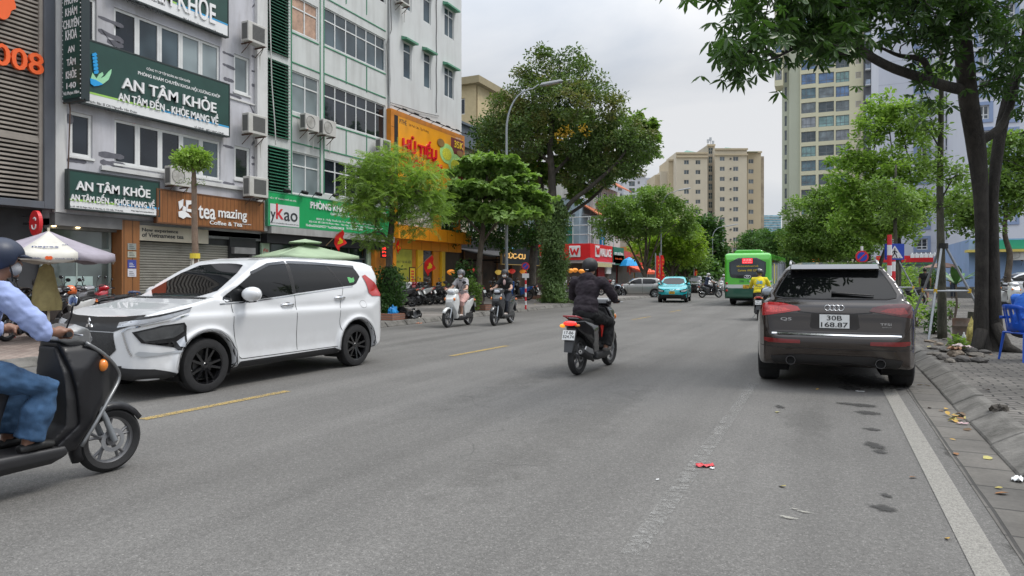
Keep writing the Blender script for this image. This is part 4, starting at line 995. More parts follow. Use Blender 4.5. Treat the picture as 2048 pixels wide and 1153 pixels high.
mb=MB(); mb.box(-D_-6,-D_,lx(1434,D_),lx(1470,D_),0,lz(531,D_)); mb.build('wall',M('gate_dark',(.05,.06,.065),.4,var=.3),wt_)
mb=MB(); mb.box(-D_-6,-D_+.6,lx(1432,D_),lx(1471,D_),lz(531,D_),lz(524,D_))
for u in(1434,1452):mb.box(-D_+.1,-D_+.5,lx(u,D_)-.35,lx(u,D_)+.35,0,lz(531,D_))
mb.build('canopy',M('gate_white',(.6,.6,.58),.6,var=.1),wt_)
# white tower left of it
d=280.0
ww=M('far_white_render',(.56,.57,.60),.8,var=.05,vs=.1)
bt=thing('far_white_block','far off white apartment block between the plane tree and the beige tower','apartment block',at(1270,555,d)); far1=bt
X,h=blockwall(1249,1291,352,d,ww,[(1264,368+13.5*k,12,10)for k in range(5)]+[(1277.5,366+13.5*k,4.5,6)for k in range(5)]); grid_windows(bt,X,h,greywin,frm)
X,h=blockwall(1215,1249,366,d+5,ww,[(1240,378+13.5*k,8,8)for k in range(4)]); grid_windows(bt,X,h,greywin,frm)
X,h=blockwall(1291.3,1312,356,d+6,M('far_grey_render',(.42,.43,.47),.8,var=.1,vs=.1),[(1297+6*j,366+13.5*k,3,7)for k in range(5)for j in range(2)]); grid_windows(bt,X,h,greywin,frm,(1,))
mb=MB(); mb.box(-d-3,-d+.8,lx(1247,d),lx(1293,d),lz(352,d),lz(350,d)); mb.build('roof',frm,bt)
d=400.0; bt=thing('blue_glass_office','distant blue glass office block just right of the beige tower','office block',at(1545,555,d))
X,h=blockwall(1528,1562,431,d,glassmat('office_glass',(.20,.38,.46),.15,.3),[]); mb=MB()
for k in range(9):mb.box(-d,-d+.3,lx(1528,d),lx(1562,d),lz(434+k*5,d)-.15,lz(434+k*5,d)+.15)
mb.build('floor_band',frm,bt)
# cream tower
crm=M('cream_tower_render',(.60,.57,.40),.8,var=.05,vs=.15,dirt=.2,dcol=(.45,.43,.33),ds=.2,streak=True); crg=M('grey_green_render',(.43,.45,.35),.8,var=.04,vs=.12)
YT=165.0; MB.M0=frame_south(YT)
def bwS(u0,u1,z0,z1,X,m,wins,nm='wall',back=14):
 Yp=YT-X; y0,y1=DY(u0,300,Yp).x,DY(u1,300,Yp).x
 hs=[(DY(uc-wu/2,300,Yp).x,DY(uc+wu/2,300,Yp).x,DY(uc,vc+wv/2,Yp).z,DY(uc,vc-wv/2,Yp).z)for(uc,vc,wu,wv)in wins]
 mb=MB(); mb.box(X-back,X-.3,y0,y1,z0,z1); mb.wall(X,y0,y1,z0,z1,hs,.3)
 mb.quad((X,y0,z0),(X,y0,z1),(X-.3,y0,z1),(X-.3,y0,z0)); mb.quad((X,y1,z0),(X-.3,y1,z0),(X-.3,y1,z1),(X,y1,z1)); mb.quad((X,y0,z0),(X,y1,z0),(X-.3,y1,z0),(X-.3,y0,z0))
 mb.build(nm,m,bt); return X,hs
bt=thing('cream_apartment_tower','tall cream apartment tower with glazed balconies and a cut back corner','apartment tower',(DY(1640,555,YT).x,YT,0))
rows=[97.5-29.1*k for k in range(3,0,-1)]+[97.5+29.0*k for k in range(12)]
TZ=78
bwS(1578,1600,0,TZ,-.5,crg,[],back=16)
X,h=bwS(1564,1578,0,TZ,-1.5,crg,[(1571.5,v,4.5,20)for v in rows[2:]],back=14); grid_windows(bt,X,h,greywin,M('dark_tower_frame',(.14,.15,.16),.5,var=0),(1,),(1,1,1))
X,h=bwS(1600,1727,0,TZ,0,crm,[(c,v-(c-1660)*.06,w,21)for v in rows for(c,w)in((1617,29),(1652.5,31),(1685,27))]+[(1717,v-5,12,13)for v in rows[2:]],back=18)
pm=[M('tower_glass_%d'%i,c,.1,var=.5,vs=.6,spec=.8)for i,c in enumerate([(.10,.17,.20),(.16,.19,.20),(.11,.19,.34),(.20,.33,.32),(.24,.26,.28),(.06,.08,.09)])]
dkf=M('dark_tower_frame',(.14,.15,.16),.5,var=0)
rr=random.Random(9)
for k,r in enumerate(h):
 if k<len(rows)*3:window(bt,r,X,(1,1,1)if k%3!=1 else(1,1),(1,2.2),dkf,pm[rr.choice([0,1,2,3,4,0,5,1])],.10,.28)
 else:window(bt,r,X,(1,),(1,),frm,M('vent_beige',(.36,.33,.26),.7,var=.2),.1,.1)
X,h=bwS(1549,1566,DY(1557,172,YT-1).z,TZ,1.0,crm,[(1557,v,13,19)for v in(9.5,38.5,67.5,96.5,125.5,151)],back=5)
grid_windows(bt,X,h,[pm[2],pm[0],pm[4]],dkf,(1,1),(1,2))
mb=MB(); x0,x1=DY(1727.5,300,YT-2).x,DY(1762,300,YT-2).x; mb.box(-10,1,x0,x1,0,TZ); mb.build('recess',M('recess_dark',(.07,.075,.085),.5,var=.5,vs=.4),bt)
mb=MB(); mb2=MB()
for k in range(20):
 z=6+k*3.35
 for j in range(3):y=x0+.3+j*1.25; mb.cbox((1.5-j*.2,y+.5,z),(1.1,1.0,.25)); mb2.cbox((1.9-j*.2,y+.5,z+.65),(.08,.95,1.0),rz=.25)
mb.build('balcony_slab',M('balcony_white',(.5,.52,.55),.6,var=.2),bt); mb2.build('balcony_glass',glassmat('balcony_glass',(.22,.27,.34),.05,.7),bt)
MB.M0=Matrix.Identity(4)
# white tower with blue window surrounds (walls follow the street grid)
Y=114.0; MB.M0=frame_south(Y)
whb=M('white_tower_render',(.60,.62,.68),.8,var=.04,vs=.12,dirt=.15,dcol=(.45,.46,.50),ds=.2,streak=True); blue_s=M('pale_blue_render',(.24,.31,.47),.7,var=.06,vs=.3)
wt2=thing('white_blue_tower','white residential tower with pale blue window surrounds','apartment tower',(DY(1830,555,Y).x,Y,0))
def sx(u):return DY(u,300,Y).x
def sz(u,v):return DY(u,v,Y).z
x0,x1=sx(1757),sx(1880); top=52
rv=[81+45.3*k for k in range(-3,10)]
hs=[(sx(1833),sx(1855),sz(1844,v+11),sz(1844,v-11))for v in rv]
mb=MB(); mb.box(-20,-.3,x0,x1,0,top); mb.wall(0,x0,x1,0,top,hs,.3); mb.quad((0,x0,0),(0,x0,top),(-.3,x0,top),(-.3,x0,0)); mb.build('wall',whb,wt2)
def surround(parent,hs,X,w=.38,m=None):
 for r in hs:
  mb=MB(); mb.box(X,X+.12,r[0]-w,r[0]-.004,r[2]-w,r[3]+w); mb.box(X,X+.12,r[1]+.004,r[1]+w,r[2]-w,r[3]+w); mb.box(X,X+.12,r[0],r[1],r[3]+.004,r[3]+w); mb.box(X,X+.12,r[0],r[1],r[2]-w,r[2]-.004)
  mb.build('window_surround',m or blue_s,parent)
grid_windows(wt2,0,hs,glass_dark,white_frame,(1,1),(1,2.5),.12,.22); surround(wt2,hs,0)
mb=MB()
for(v,w)in((14,.45),(68,.45)):z=sz(1800,v); mb.box(.002,.35,x0,x1,z-w/2,z+w/2)
mb.build('band',blue_s,wt2)
mb=MB(); zz=3.0
while zz<top:mb.box(.001,.02,x0,x1,zz,zz+.035); zz+=3.38
mb.build('groove',M('groove_grey',(.42,.44,.48),.8,var=0),wt2)
Y=108.0; MB.M0=frame_south(Y); x2,x3=sx(1884),sx(1936)
rv=[18+45*k for k in range(-1,12)]
hs=[]
for v in rv:hs+=[(sx(1890),sx(1903),sz(1897,v+13),sz(1897,v-13)),(sx(1912),sx(1926),sz(1919,v+12),sz(1919,v-12))]
mb=MB(); mb.box(-26,-.3,x2,x3,0,50); mb.wall(0,x2,x3,0,50,hs,.3); mb.quad((0,x2,0),(0,x2,50),(-.3,x2,50),(-.3,x2,0)); mb.build('wall',whb,wt2)
grid_windows(wt2,0,hs,greywin,white_frame,(1,1),(1,2),.12,.25)
for v in rv:
 z=sz(1919,v+13); mb=MB(); mb.box(.0,1.3,sx(1909),sx(1930),z-.2,z); mb.box(1.2,1.3,sx(1909),sx(1930),z,z+1.0)
 mb.build('balcony',blue_s if int(v)%2 else whb,wt2)
Y=92.0; MB.M0=frame_south(Y); x4,x5=sx(1938),sx(2150); rv=[-30+51*k for k in range(10)]
wt3=thing('white_tower_right','white residential block behind the big tree at the right edge','apartment block',((x4+x5)/2,Y,0))
hs=[]
for v in rv:hs+=[(sx(1957+52*j),sx(1978+52*j),sz(1967+52*j,v+14),sz(1967+52*j,v-14))for j in range(3)]
mb=MB(); mb.box(-26,-.3,x4,x5,0,46); mb.wall(0,x4,x5,0,46,hs,.3); mb.quad((0,x4,0),(0,x4,46),(-.3,x4,46),(-.3,x4,0)); mb.build('wall',whb,wt3)
grid_windows(wt3,0,hs,greywin,white_frame,(1,1),(1,2),.12,.25); surround(wt3,hs,0)
# restaurant with red fascia, pale blue shop at the right
Y=82.0; MB.M0=frame_south(Y)
rs=thing('restaurant','single storey blue grey restaurant under a red sign at the foot of the white tower','restaurant',(sx(1820),Y,0))
hs=[(sx(u),sx(u+22),.9,2.6)for u in(1745,1775,1805,1835,1862)]
mb=MB(); mb.box(-8,-.25,sx(1735),sx(1890),0,3.6); mb.wall(0,sx(1735),sx(1890),0,3.6,hs,.25); mb.build('wall',M('blue_grey_wall',(.30,.36,.40),.8,var=.1),rs)
grid_windows(rs,0,hs,glass_pale,white_frame,(1,1),(1,1),.1,.2)
mb=MB(); mb.box(-.3,.6,sx(1732),sx(1892),sz(1800,529),sz(1800,527)); mb.build('green_gutter',gtr,rs)
t=thing('red_restaurant_sign','long red fascia sign with white lettering and square lamps in front of the white tower','sign',(sx(1815),Y-.5,sz(1800,526)))
mb=MB(); mb.box(.25,.5,sx(1752),sx(1881),sz(1815,525),sz(1815,512)); mb.build('board',M('restaurant_red',(.62,.015,.02),.4,var=.06),t)
text(t,'NHÀ HÀNG',(sx(1757),Y-.51,sz(1815,524)),sx(1800)-sx(1757),.55,(1,0,0),UPV,lt_white,.03,.03); text(t,'TRUNG HOA',(sx(1815),Y-.51,sz(1815,524)),sx(1870)-sx(1815),.55,(1,0,0),UPV,lt_white,.03,.03)
mb=MB()
for k in range(6):u=1822+k*9; mb.tube([(.4,sx(u),sz(1815,512)),(1.0,sx(u),sz(1815,507)),(1.4,sx(u),sz(1815,510))],.03,5); mb.cbox((1.4,sx(u),sz(1815,513)),(.3,.35,.4))
mb.build('lamp',white_pl,t)
Y=55.0; MB.M0=frame_south(Y)
bs=thing('pale_blue_shop','pale blue shop building at the right edge with a green sign and a yellow fascia','shop',(sx(2000),Y,0))
x0,x1=sx(1938),sx(2200)
hs=[(sx(2052),sx(2080),1.0,2.6)]
mb=MB(); mb.box(-12,-.25,x0,x1,0,sz(2000,478)); mb.wall(0,x0,x1,0,sz(2000,478),hs,.25); mb.quad((0,x0,0),(0,x0,4.4),(-.25,x0,4.4),(-.25,x0,0)); mb.build('wall',M('pale_blue_wall',(.24,.35,.56),.8,var=.08,vs=.5,dirt=.25,dcol=(.2,.27,.38)),bs)
grid_windows(bs,0,hs,glass_pale,white_frame,(1,1),(1,),.1,.2)
mb=MB(); mb.box(-.2,.9,sx(1930),x1,sz(2000,505),sz(2000,500)); mb.build('yellow_awning',M('yellow_fascia',(.62,.50,.12),.6,var=.1),bs)
t=thing('green_shop_sign','green shop sign above the yellow fascia at the right edge','sign',(sx(2020),Y-.3,sz(2000,500)))
mb=MB(); mb.box(.01,.3,sx(1996),sx(2110),sz(2000,499),sz(2000,481)); mb.build('board',M('shop_green',(.02,.30,.20),.4,var=.06),t)
mb=MB(); mb.box(.01,.28,sx(1952),sx(1994),sz(2000,499),sz(2000,481)); mb.build('photo_panel',M('beige_photo_panel',(.52,.45,.34),.5,var=.35,vs=3),t)
text(t,'HƯNG',(sx(2018),Y-.31,sz(2018,492)),sx(2062)-sx(2018),.40,(1,0,0),UPV,lt_white,.03,.03); text(t,'THỰC PHẨM',(sx(2018),Y-.31,sz(2018,498)),sx(2062)-sx(2018),.16,(1,0,0),UPV,lt_white,.01,.03)
Y=66.0; MB.M0=frame_south(Y)
t=thing('corner_shop','low blue and cream corner shop with a pale green fascia left of the big trunk','shop',(sx(1920),Y,0))
mb=MB(); mb.box(-8,0,sx(1893),sx(1950),0,sz(1920,508)); mb.build('wall',M('shop_blue_grey',(.25,.32,.48),.8,var=.12),t)
mb=MB(); mb.box(.01,.5,sx(1928),sx(1952),sz(1940,509),sz(1940,489)); mb.build('fascia',M('fascia_pale_green',(.42,.52,.36),.6,var=.25,vs=2),t)
mb=MB(); mb.box(.0,.7,sx(1925),sx(1952),sz(1940,514),sz(1940,510)); mb.build('awning',MC['yellow_fascia'],t)
MB.M0=Matrix.Identity(4)
for i,(u,v,lb)in enumerate([(1975,521,'white air conditioner under the yellow fascia nearer the big trunk'),(2032,521,'white air conditioner under the yellow fascia at the right edge')]):
 o=copy_tree(ac_front); p=DY(u,v,54.6); place(o,(p.x,p.y,p.z),-PI/2,lb,'air conditioners on the shop fronts',scale=1.0)
mb=MB(); a=G(1830,586,.13); mb.box(a.x,a.x+18,49.6,49.85,.1,.75); mb.box(a.x,a.x+18,49.55,49.9,.751,.83)
t=thing('boundary_wall','low grey boundary wall behind the walking men','wall',(a.x+9,49.7,.13)); mb.build('wall',darkconc,t)
p=G(1885,588,.13)
t=thing('thatched_parasol','brown flat parasol behind the metal tripod','parasol',(p.x,p.y,.13)); mb=MB(); z=at(1888,530,dep(p)if 'dep' in globals()else 45).z
mb.lathe([(.02,z+.35),(.7,z+.18),(1.45,z-.08),(1.4,z-.1),(.02,z+.2)],'z',(p.x,p.y,0),10); mb.build('canopy',M('brown_canopy',(.20,.12,.09),.8,var=.2),t)
mb=MB(); mb.tube([(p.x,p.y,.13),(p.x,p.y,z+.3)],.03,6); mb.build('pole',bark_pole if 'bark_pole' in globals()else black,t)
# left row beyond the orange shop
cf=thing('dark_cafe','dark fronted cafe with a grey awning and hanging lanterns behind the trees','cafe',(-25,43,0))
yc0,yc1=yo1+.05,49.0
mb=MB(); mb.box(-33,-22.6,yc0,yc1,0,10.2); mb.build('wall',M('cafe_cream_wall',(.45,.40,.29),.8,var=.15,vs=.5,dirt=.4,streak=True),cf)
mb=MB(); mb.box(-33.2,-22.2,yc0-.0,yc1,10.2,11.6); mb.box(-33,-22.0,yc0,yc1,11.6,11.75); mb.build('roof',M('slate_roof',(.10,.12,.145),.6,var=.1),cf)
hs=[(38.2+2.2*k,39.4+2.2*k,z,z+1.5)for k in range(5)for z in(4.6,7.6)]
for r in hs:window(cf,r,-22.45,(1,1),(1,),white_frame,glass_dark,.07,.12)
mb=MB(); mb.box(-22.6,-21.6,yc0,yc1,0,.1); mb.box(-22.59,-21.9,yc0,yc1,3.2,4.1); mb.build('dark_fascia',M('cafe_black',(.018,.018,.02),.6,var=.2),cf)
mb=MB(); mb.prism([(-22.5,3.4),(-19.2,2.75),(-19.2,2.85),(-22.5,3.5)],yc0+.4,yc1,'y')if False else mb.add([(-22.5,yc0+.3,3.45),(-19.3,yc0+.3,2.8),(-19.3,yc1,2.8),(-22.5,yc1,3.45),(-22.5,yc0+.3,3.37),(-19.3,yc0+.3,2.72),(-19.3,yc1,2.72),(-22.5,yc1,3.37)],[(0,1,2,3),(7,6,5,4),(0,4,5,1),(1,5,6,2),(2,6,7,3),(3,7,4,0)])
mb.build('awning',M('dark_grey_awning',(.045,.045,.05),.7,var=.3,vs=.8),cf)
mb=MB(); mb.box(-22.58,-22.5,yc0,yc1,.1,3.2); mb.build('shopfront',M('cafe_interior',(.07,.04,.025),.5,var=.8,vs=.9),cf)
mb=MB()
for y in(39.5,42,44.5,47):mb.box(-22.45,-22.35,y-.06,y+.06,.1,3.2)
mb.build('post',M('cafe_post',(.25,.12,.05),.6,var=.2),cf)
lantern_c=[('orange',(.85,.30,.04)),('red',(.6,.05,.04)),('green',(.10,.30,.14)),('yellow',(.8,.55,.12))]
def lantern(c,col,label,grp,sc=1):
 t=thing('lantern',label,'lantern',c,group=grp); mb=MB(); mb.M=Matrix.Translation(c)
 mb.lathe([(.02*sc,-.17*sc),(.10*sc,-.15*sc),(.22*sc,-.05*sc),(.24*sc,.02*sc),(.2*sc,.09*sc),(.1*sc,.15*sc),(.02*sc,.16*sc)],'z',(0,0,0),12)
 mb.build('shade',M('lantern_'+col[0],col[1],.6,var=.1,emit=.25),t,smooth=True)
 mb=MB(); mb.tube([c,Vector(c)+Vector((0,0,.5))],.008,4); mb.build('cord',black,t)
for k,(u,v)in enumerate([(902,545),(924,542),(942,541),(997,545),(1012,544),(1024,543),(1046,544),(1060,541)]):
 lantern(W(u,v,-19.6),lantern_c[(0,2,1,3,0,1,0,2)[k]],'hanging cafe lantern under the dark awning, number %s from the left'%['one','two','three','four','five','six','seven','eight'][k],'cloth lanterns hung in front of the cafes')
r=PR(1003,489,1078,528,X=-19.0)
t=signboard('cafe_sign','black cafe sign with gold letters behind the lamp post',r,-19.06,.1,M('sign_black',(.010,.013,.018),.4,var=.1),M('gold_edge',(.55,.38,.14),.4,.6,var=0))
ltext(t,'CÚC-CU',1009,517,1050,14,M('gold_letters',(.85,.50,.16),.4,var=0,emit=.3),-18.955,.04,.04); ltext(t,'TIỆM CÀ PHÊ',1006,498,1029,5,M('pale_blue_letters',(.25,.55,.8),.4,var=0,emit=.3),-18.955,.02,.03)
mb=MB(); mb.box(-22.5,-19.06,r[0]+.2,r[0]+.3,r[2]+.2,r[2]+.3); mb.box(-22.5,-19.06,r[1]-.3,r[1]-.2,r[2]+.2,r[2]+.3); mb.build('bracket',black,t)
ht=thing('ochre_hotel','ochre apartment house with a cornice showing between the white wall and the big tree','building',(-40,62,0))
MB.M0=frame_south(58); x0,x1=-46,-31.5
hs=[(x0+1+2.7*k,x0+2.4+2.7*k,z,z+1.6)for k in range(5)for z in(11.2,14.6,17.6)]
mb=MB(); mb.box(-10,-.25,x0,x1,0,20.4); mb.wall(0,x0,x1,0,20.4,hs,.25); mb.build('wall',M('ochre_wall',(.50,.41,.24),.8,var=.08),ht); grid_windows(ht,0,hs,glass_dark,white_frame,(1,1),(1,),.1,.2)
mb=MB(); mb.box(-10.5,.6,x0-.5,x1+.6,20.4,21.1); mb.box(-10.4,.3,x0-.3,x1+.3,14,14.3); mb.build('cornice',M('ochre_dark',(.30,.25,.15),.8,var=.1),ht)
Yw=61.7; MB.M0=Matrix.Identity(4)
cw=thing('red_corner_shop','corner fast food shop with a bright red fascia across the side street','shop',(-25,66,0))
zt=L(1180,487)[1]; zm=L(1180,523)[1]; y2=L(1225,500)[0]
mb=MB(); mb.box(-38,-21.4,Yw+.4,y2,0,zt-.1); mb.build('wall',M('mottled_dark_brown',(.10,.075,.06),.7,var=.5,vs=.6),cw)  # shop wall in one mottled dark brown
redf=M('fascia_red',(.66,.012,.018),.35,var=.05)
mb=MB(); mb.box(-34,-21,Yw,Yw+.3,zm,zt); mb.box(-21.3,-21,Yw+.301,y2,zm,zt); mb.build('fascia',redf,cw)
mb=MB(); mb.box(-34,-20.7,Yw-.3,y2,zm-.18,zm-.003); mb.build('fascia_edge',M('edge_pale',(.4,.38,.36),.6,var=.1),cw)
def wlogo(P,w,h,right,m,nn,parent):
 mb=MB(); r=Vector(right); pts=[(.08,.8),(.22,.8),(.33,.35),(.5,.75),(.67,.35),(.78,.8),(.92,.8),(.75,.12),(.62,.12),(.5,.48),(.38,.12),(.25,.12)]
 vs=[P+r*(a*w)+Vector((0,0,b*h))for a,b in pts]; n=Vector(nn)*.05
 mb.add(vs+[v+n for v in vs],[tuple(range(12)),tuple(range(23,11,-1))]+[(i,(i+1)%12,12+(i+1)%12,12+i)for i in range(12)]); mb.build('logo_mark',m,parent)
t=thing('square_logo_sign','white square sign with a red wavy letter on the red fascia facing the side street','sign',DY(1150,516,Yw))
a,b=DY(1138.5,515,Yw),DY(1161,492,Yw); mb=MB(); mb.box(a.x,b.x,Yw-.1,Yw-.003,a.z,b.z); mb.build('board',sg_white,t,bevel=.04)
wlogo(Vector((a.x,Yw-.11,a.z+.1)),b.x-a.x,(b.z-a.z)*.9,(1,0,0),redf,(0,-1,0),t)
t=thing('fast_food_sign','red fascia sign with a white square logo and white capital letters facing the avenue','sign',(-20.95,66,zm)); y0,z0=L(1190,514); y1,z1=L(1198,492)
mb=MB(); mb.box(-20.998,-20.93,y0,y1,z0,z1); mb.build('logo_panel',sg_white,t); wlogo(Vector((-20.92,y0,z0+.1)),y1-y0,(z1-z0)*.9,RGT,redf,(1,0,0),t)
ltext(t,'WALLACE',1199,513,1222,16,lt_white,-20.99,.06,.04)
r=PR(1226,494,1247,530); t=signboard('green_food_sign','dark green food sign next to the red corner shop',(r[0],r[1],r[2],r[3]),-21.1,.15,M('deep_green_sign',(.015,.16,.11),.4,var=.05))
ltext(t,'KEM XƯỞNG',1229,510,1246,7,lt_white,-20.95,.03,.03); ltext(t,'Trà Sữa - Đồ Ăn',1230,519,1244,4,or_,-20.95,.02,.02)
mb=MB(); mb.add([(-21.4,Yw+.5,3.3),(-20.2,Yw-.8,2.8),(-30,Yw-.8,2.8),(-30,Yw+.5,3.3)],[(0,1,2,3)]); mb.build('awning',M('grey_awning',(.09,.085,.08),.7,var=.3),cw)
mb=MB()
for(u0,u1)in((1200,1213),):mb.box(-21.35,-21.2,L(u0,500)[0],L(u1,500)[0],.13,zm-.2)
mb.build('red_panel',M('dark_red_panel',(.30,.015,.02),.5,var=.15),cw)
r=PR(1214,535,1224,548); mb=MB(); mb.box(-21.35,-21.1,*r[:2],r[2],r[3]); mb.build('menu_sign',sg_white,cw)
r=PR(1196,526,1224,534,X=-20.6); mb=MB(); mb.box(-20.7,-20.6,*r[:2],r[2],r[3]); mb.build('cream_strip',M('cream_strip',(.5,.45,.25),.6,var=.1),cw)
for k,(u,v)in enumerate([(1141,542),(1150,541),(1163,543),(1172,544)]):lantern(W(u,v,-20.4),lantern_c[0],'orange lantern in front of the red corner shop, %s from the left'%['first','second','third','fourth'][k],'orange lanterns at the red corner shop',1.2)
tb=thing('terrace_house','jumbled upper floors with orange tiled canopies and a railed terrace over the red shop','building',(-27,67,0))
zz=zt; mb=MB()
for k in range(7):y=Yw+.5+k*1.3; mb.tube([(-21.2,y,zt),(-21.2,y,zt+2.6)],.05,5)
for k in range(8):x=-21.3-k*1.6; mb.tube([(x,Yw+.3,zt),(x,Yw+.3,zt+2.6)],.05,5)
for h in(.9,1.8,2.6):mb.tube([(-21.2,Yw+.3,zt+h),(-21.2,y2+4,zt+h)],.05,5); mb.tube([(-21.2,Yw+.3,zt+h),(-33,Yw+.3,zt+h)],.05,5)
mb.build('railing',M('rail_white',(.5,.52,.52),.5,var=.1),tb)
a=DY(1147,470,Yw+.4); b=DY(1130,450,Yw+.4); mb=MB(); mb.box(-34,a.x,Yw+.35,Yw+.42,zt,b.z); mb.build('green_hoarding',M('green_hoarding',(.02,.16,.12),.6,var=.1),tb)
mb=MB(); mb.box(-36,-23.2,Yw+3,y2+6,0,13.2); mb.build('wall',M('terrace_wall_blue',(.28,.36,.42),.6,var=.2,vs=.4),tb)
mb=MB(); mb.box(-30,-22.8,y2-1,y2+9,0,11.5); mb.box(-29.6,-23.19,Yw+2.8,Yw+2.99,9.6,13.2); mb.build('upper_wall',M('terrace_wall_white',(.52,.52,.50),.7,var=.12,dirt=.4,streak=True),tb)
tile=M('orange_roof_tile',(.42,.13,.06),.8,var=.3,vs=5,bmp=.5,bs=8)
mb=MB()
for(y0,y1,z,xo)in((Yw+4,Yw+7.5,8.0,-23.2),(y2-1,y2+8,11.5,-22.8),(y2,y2+4,8.6,-22.8)):
 mb.add([(xo,y0,z+1.0),(xo+1.6,y0-.2,z),(xo+1.6,y1+.2,z),(xo,y1,z+1.0),(xo,y0,z+.85),(xo+1.6,y0-.2,z-.12),(xo+1.6,y1+.2,z-.12),(xo,y1,z+.85)],[(0,1,2,3),(7,6,5,4),(0,4,5,1),(1,5,6,2),(2,6,7,3)])
mb.build('tiled_canopy',tile,tb)
hs=[(y2+.2+2.2*k,y2+1.5+2.2*k,z,z+1.5)for k in range(4)for z in(6.2,9.4)]
for r in hs:window(tb,r,-22.68,(1,1),(1,),white_frame,glass_dark,.08,.12)
hs=[(Yw+3.6+1.6*k,Yw+4.9+1.6*k,z,z+2.2)for k in range(2)for z in(9.6,)]
for r in hs:window(tb,r,-23.08,(1,),(1,),white_frame,glass_blue,.08,.12)
mb=MB(); mb.lathe([(.0,0),(.28,0),(.28,1.5),(.1,1.8),(0,1.8)],'z',(-21.9,y2-.8,zt+.1),12); mb.build('roof_tank',lt_blue,tb)
mb=MB(); mb.tube([(-21.9,y2-.8,zt+1.9),(-21.9,y2-.8,zt+3.6),(-21.4,y2-.2,zt+4.0)],.1,8); mb.tube([(-24,Yw+2.6,zt+3.2),(-21.9,y2-1,zt+3.2)],.14,8); mb.build('duct',galv,tb)
rr=random.Random(21); y=y2+.1
spec=[(4.6,4.6,(.03,.18,.13),'dark green fronted shop right of the red corner shop'),(7.5,4.4,(.50,.03,.03),'red fronted shop with an orange awning'),(7,5.2,(.55,.34,.05),'shop with yellow and red posters'),(9,7.5,(.30,.30,.30),'grey three storey shop behind the round crowned tree'),(10,6.5,(.42,.38,.3),'beige shop behind the red banners'),(12,5.5,(.12,.22,.28),'blue grey shopfront behind the parked white cars'),(14,8,(.38,.36,.33),'pale building beyond the banners'),(16,6,(.20,.24,.28),'low grey building near the end of the left row'),(20,7,(.33,.30,.26),'beige building at the end of the left row')]
for i,(w,h,c,lb)in enumerate(spec):
 t=thing('shop_house',lb,'shop',(-26,y+w/2,0)); yy=y
 mb=MB(); mb.box(-34,-21.25,yy,yy+w-.05,2.9,h); mb.box(-34,-22.0,yy,yy+w-.05,0,2.899); mb.build('wall',M('row_wall_%d'%i,tuple(k*.8+.05 for k in c),.8,var=.15,vs=.6,dirt=.3,streak=True),t)
 mb=MB(); mb.box(-21.99,-21.9,yy+.3,yy+w-.4,.2,2.85); mb.build('shopfront',M('row_front_%d'%(i%3),[(.05,.05,.05),(.09,.05,.03),(.04,.06,.07)][i%3],.3,var=.7,vs=1.1),t)
 mb=MB(); mb.box(-21.24,-20.95,yy+.1,yy+w-.15,2.9,3.8); mb.build('fascia',M('row_fascia_%d'%i,c,.5,var=.15,vs=2),t)
 k=0
 while k*2.4+1.9<w and h>6:
  window(t,(yy+.6+k*2.4,yy+1.9+k*2.4,4.4,5.8),-21.1,(1,1),(1,),white_frame,glass_dark,.08,.12); k+=1
 y+=w
def awn(label,u,v,y_w,col,X=-20.6):
 p=W(u,v,X); t=thing('awning',label,'awning',p); mb=MB(); mb.add([(X-.6,p.y,p.z+.6),(X+2.2,p.y,p.z-.35),(X+2.2,p.y+y_w,p.z-.35),(X-.6,p.y+y_w,p.z+.6),(X-.6,p.y,p.z+.54),(X+2.2,p.y,p.z-.6),(X+2.2,p.y+y_w,p.z-.6),(X-.6,p.y+y_w,p.z+.54)],[(0,1,2,3),(7,6,5,4),(0,4,5,1),(1,5,6,2),(2,6,7,3)]); mb.build('canvas',M('awning_'+col[0],col[1],.6,var=.12),t)
 mb=MB(); mb.tube([(X+2.1,p.y,p.z-.5),(X+2.1,p.y,.13)],.03,5); mb.build('pole',galv,t)
awn('orange red awning reaching out over the pavement beside the green sign',1252,538,6.5,('orange_red',(.80,.10,.03)),-20.5)
flag('red flag under the orange red awning',W(1252,546,-20),W(1249,541,-19)+Vector((.5,0,.6)),1.2,.8)
p=W(1258,535,-19.5); t=thing('blue_parasol','blue parasol tilted in front of the red shop','parasol',(p.x,p.y,.13)); mb=MB(); mb.lathe([(.02,p.z+1.1),(.7,p.z+.75),(1.1,p.z+.15),(1.05,p.z+.13),(.02,p.z+.9)],'z',(p.x,p.y,0),8); mb.build('canopy',lt_blue,t); mb=MB(); mb.tube([(p.x,p.y,.13),(p.x,p.y,p.z+1)],.03,6); mb.build('pole',galv,t)
t=signboard('pho_sign','red shop sign with white script letters behind the leaning limb',PR(1256,524,1285,545,X=-20.4),-20.5,.1,redf); ltext(t,'Sói Biển',1260,534,1281,9,lt_white,-20.39,.03,.03); ltext(t,'Hải Sản',1264,541,1279,5,lt_white,-20.39,.02,.02)
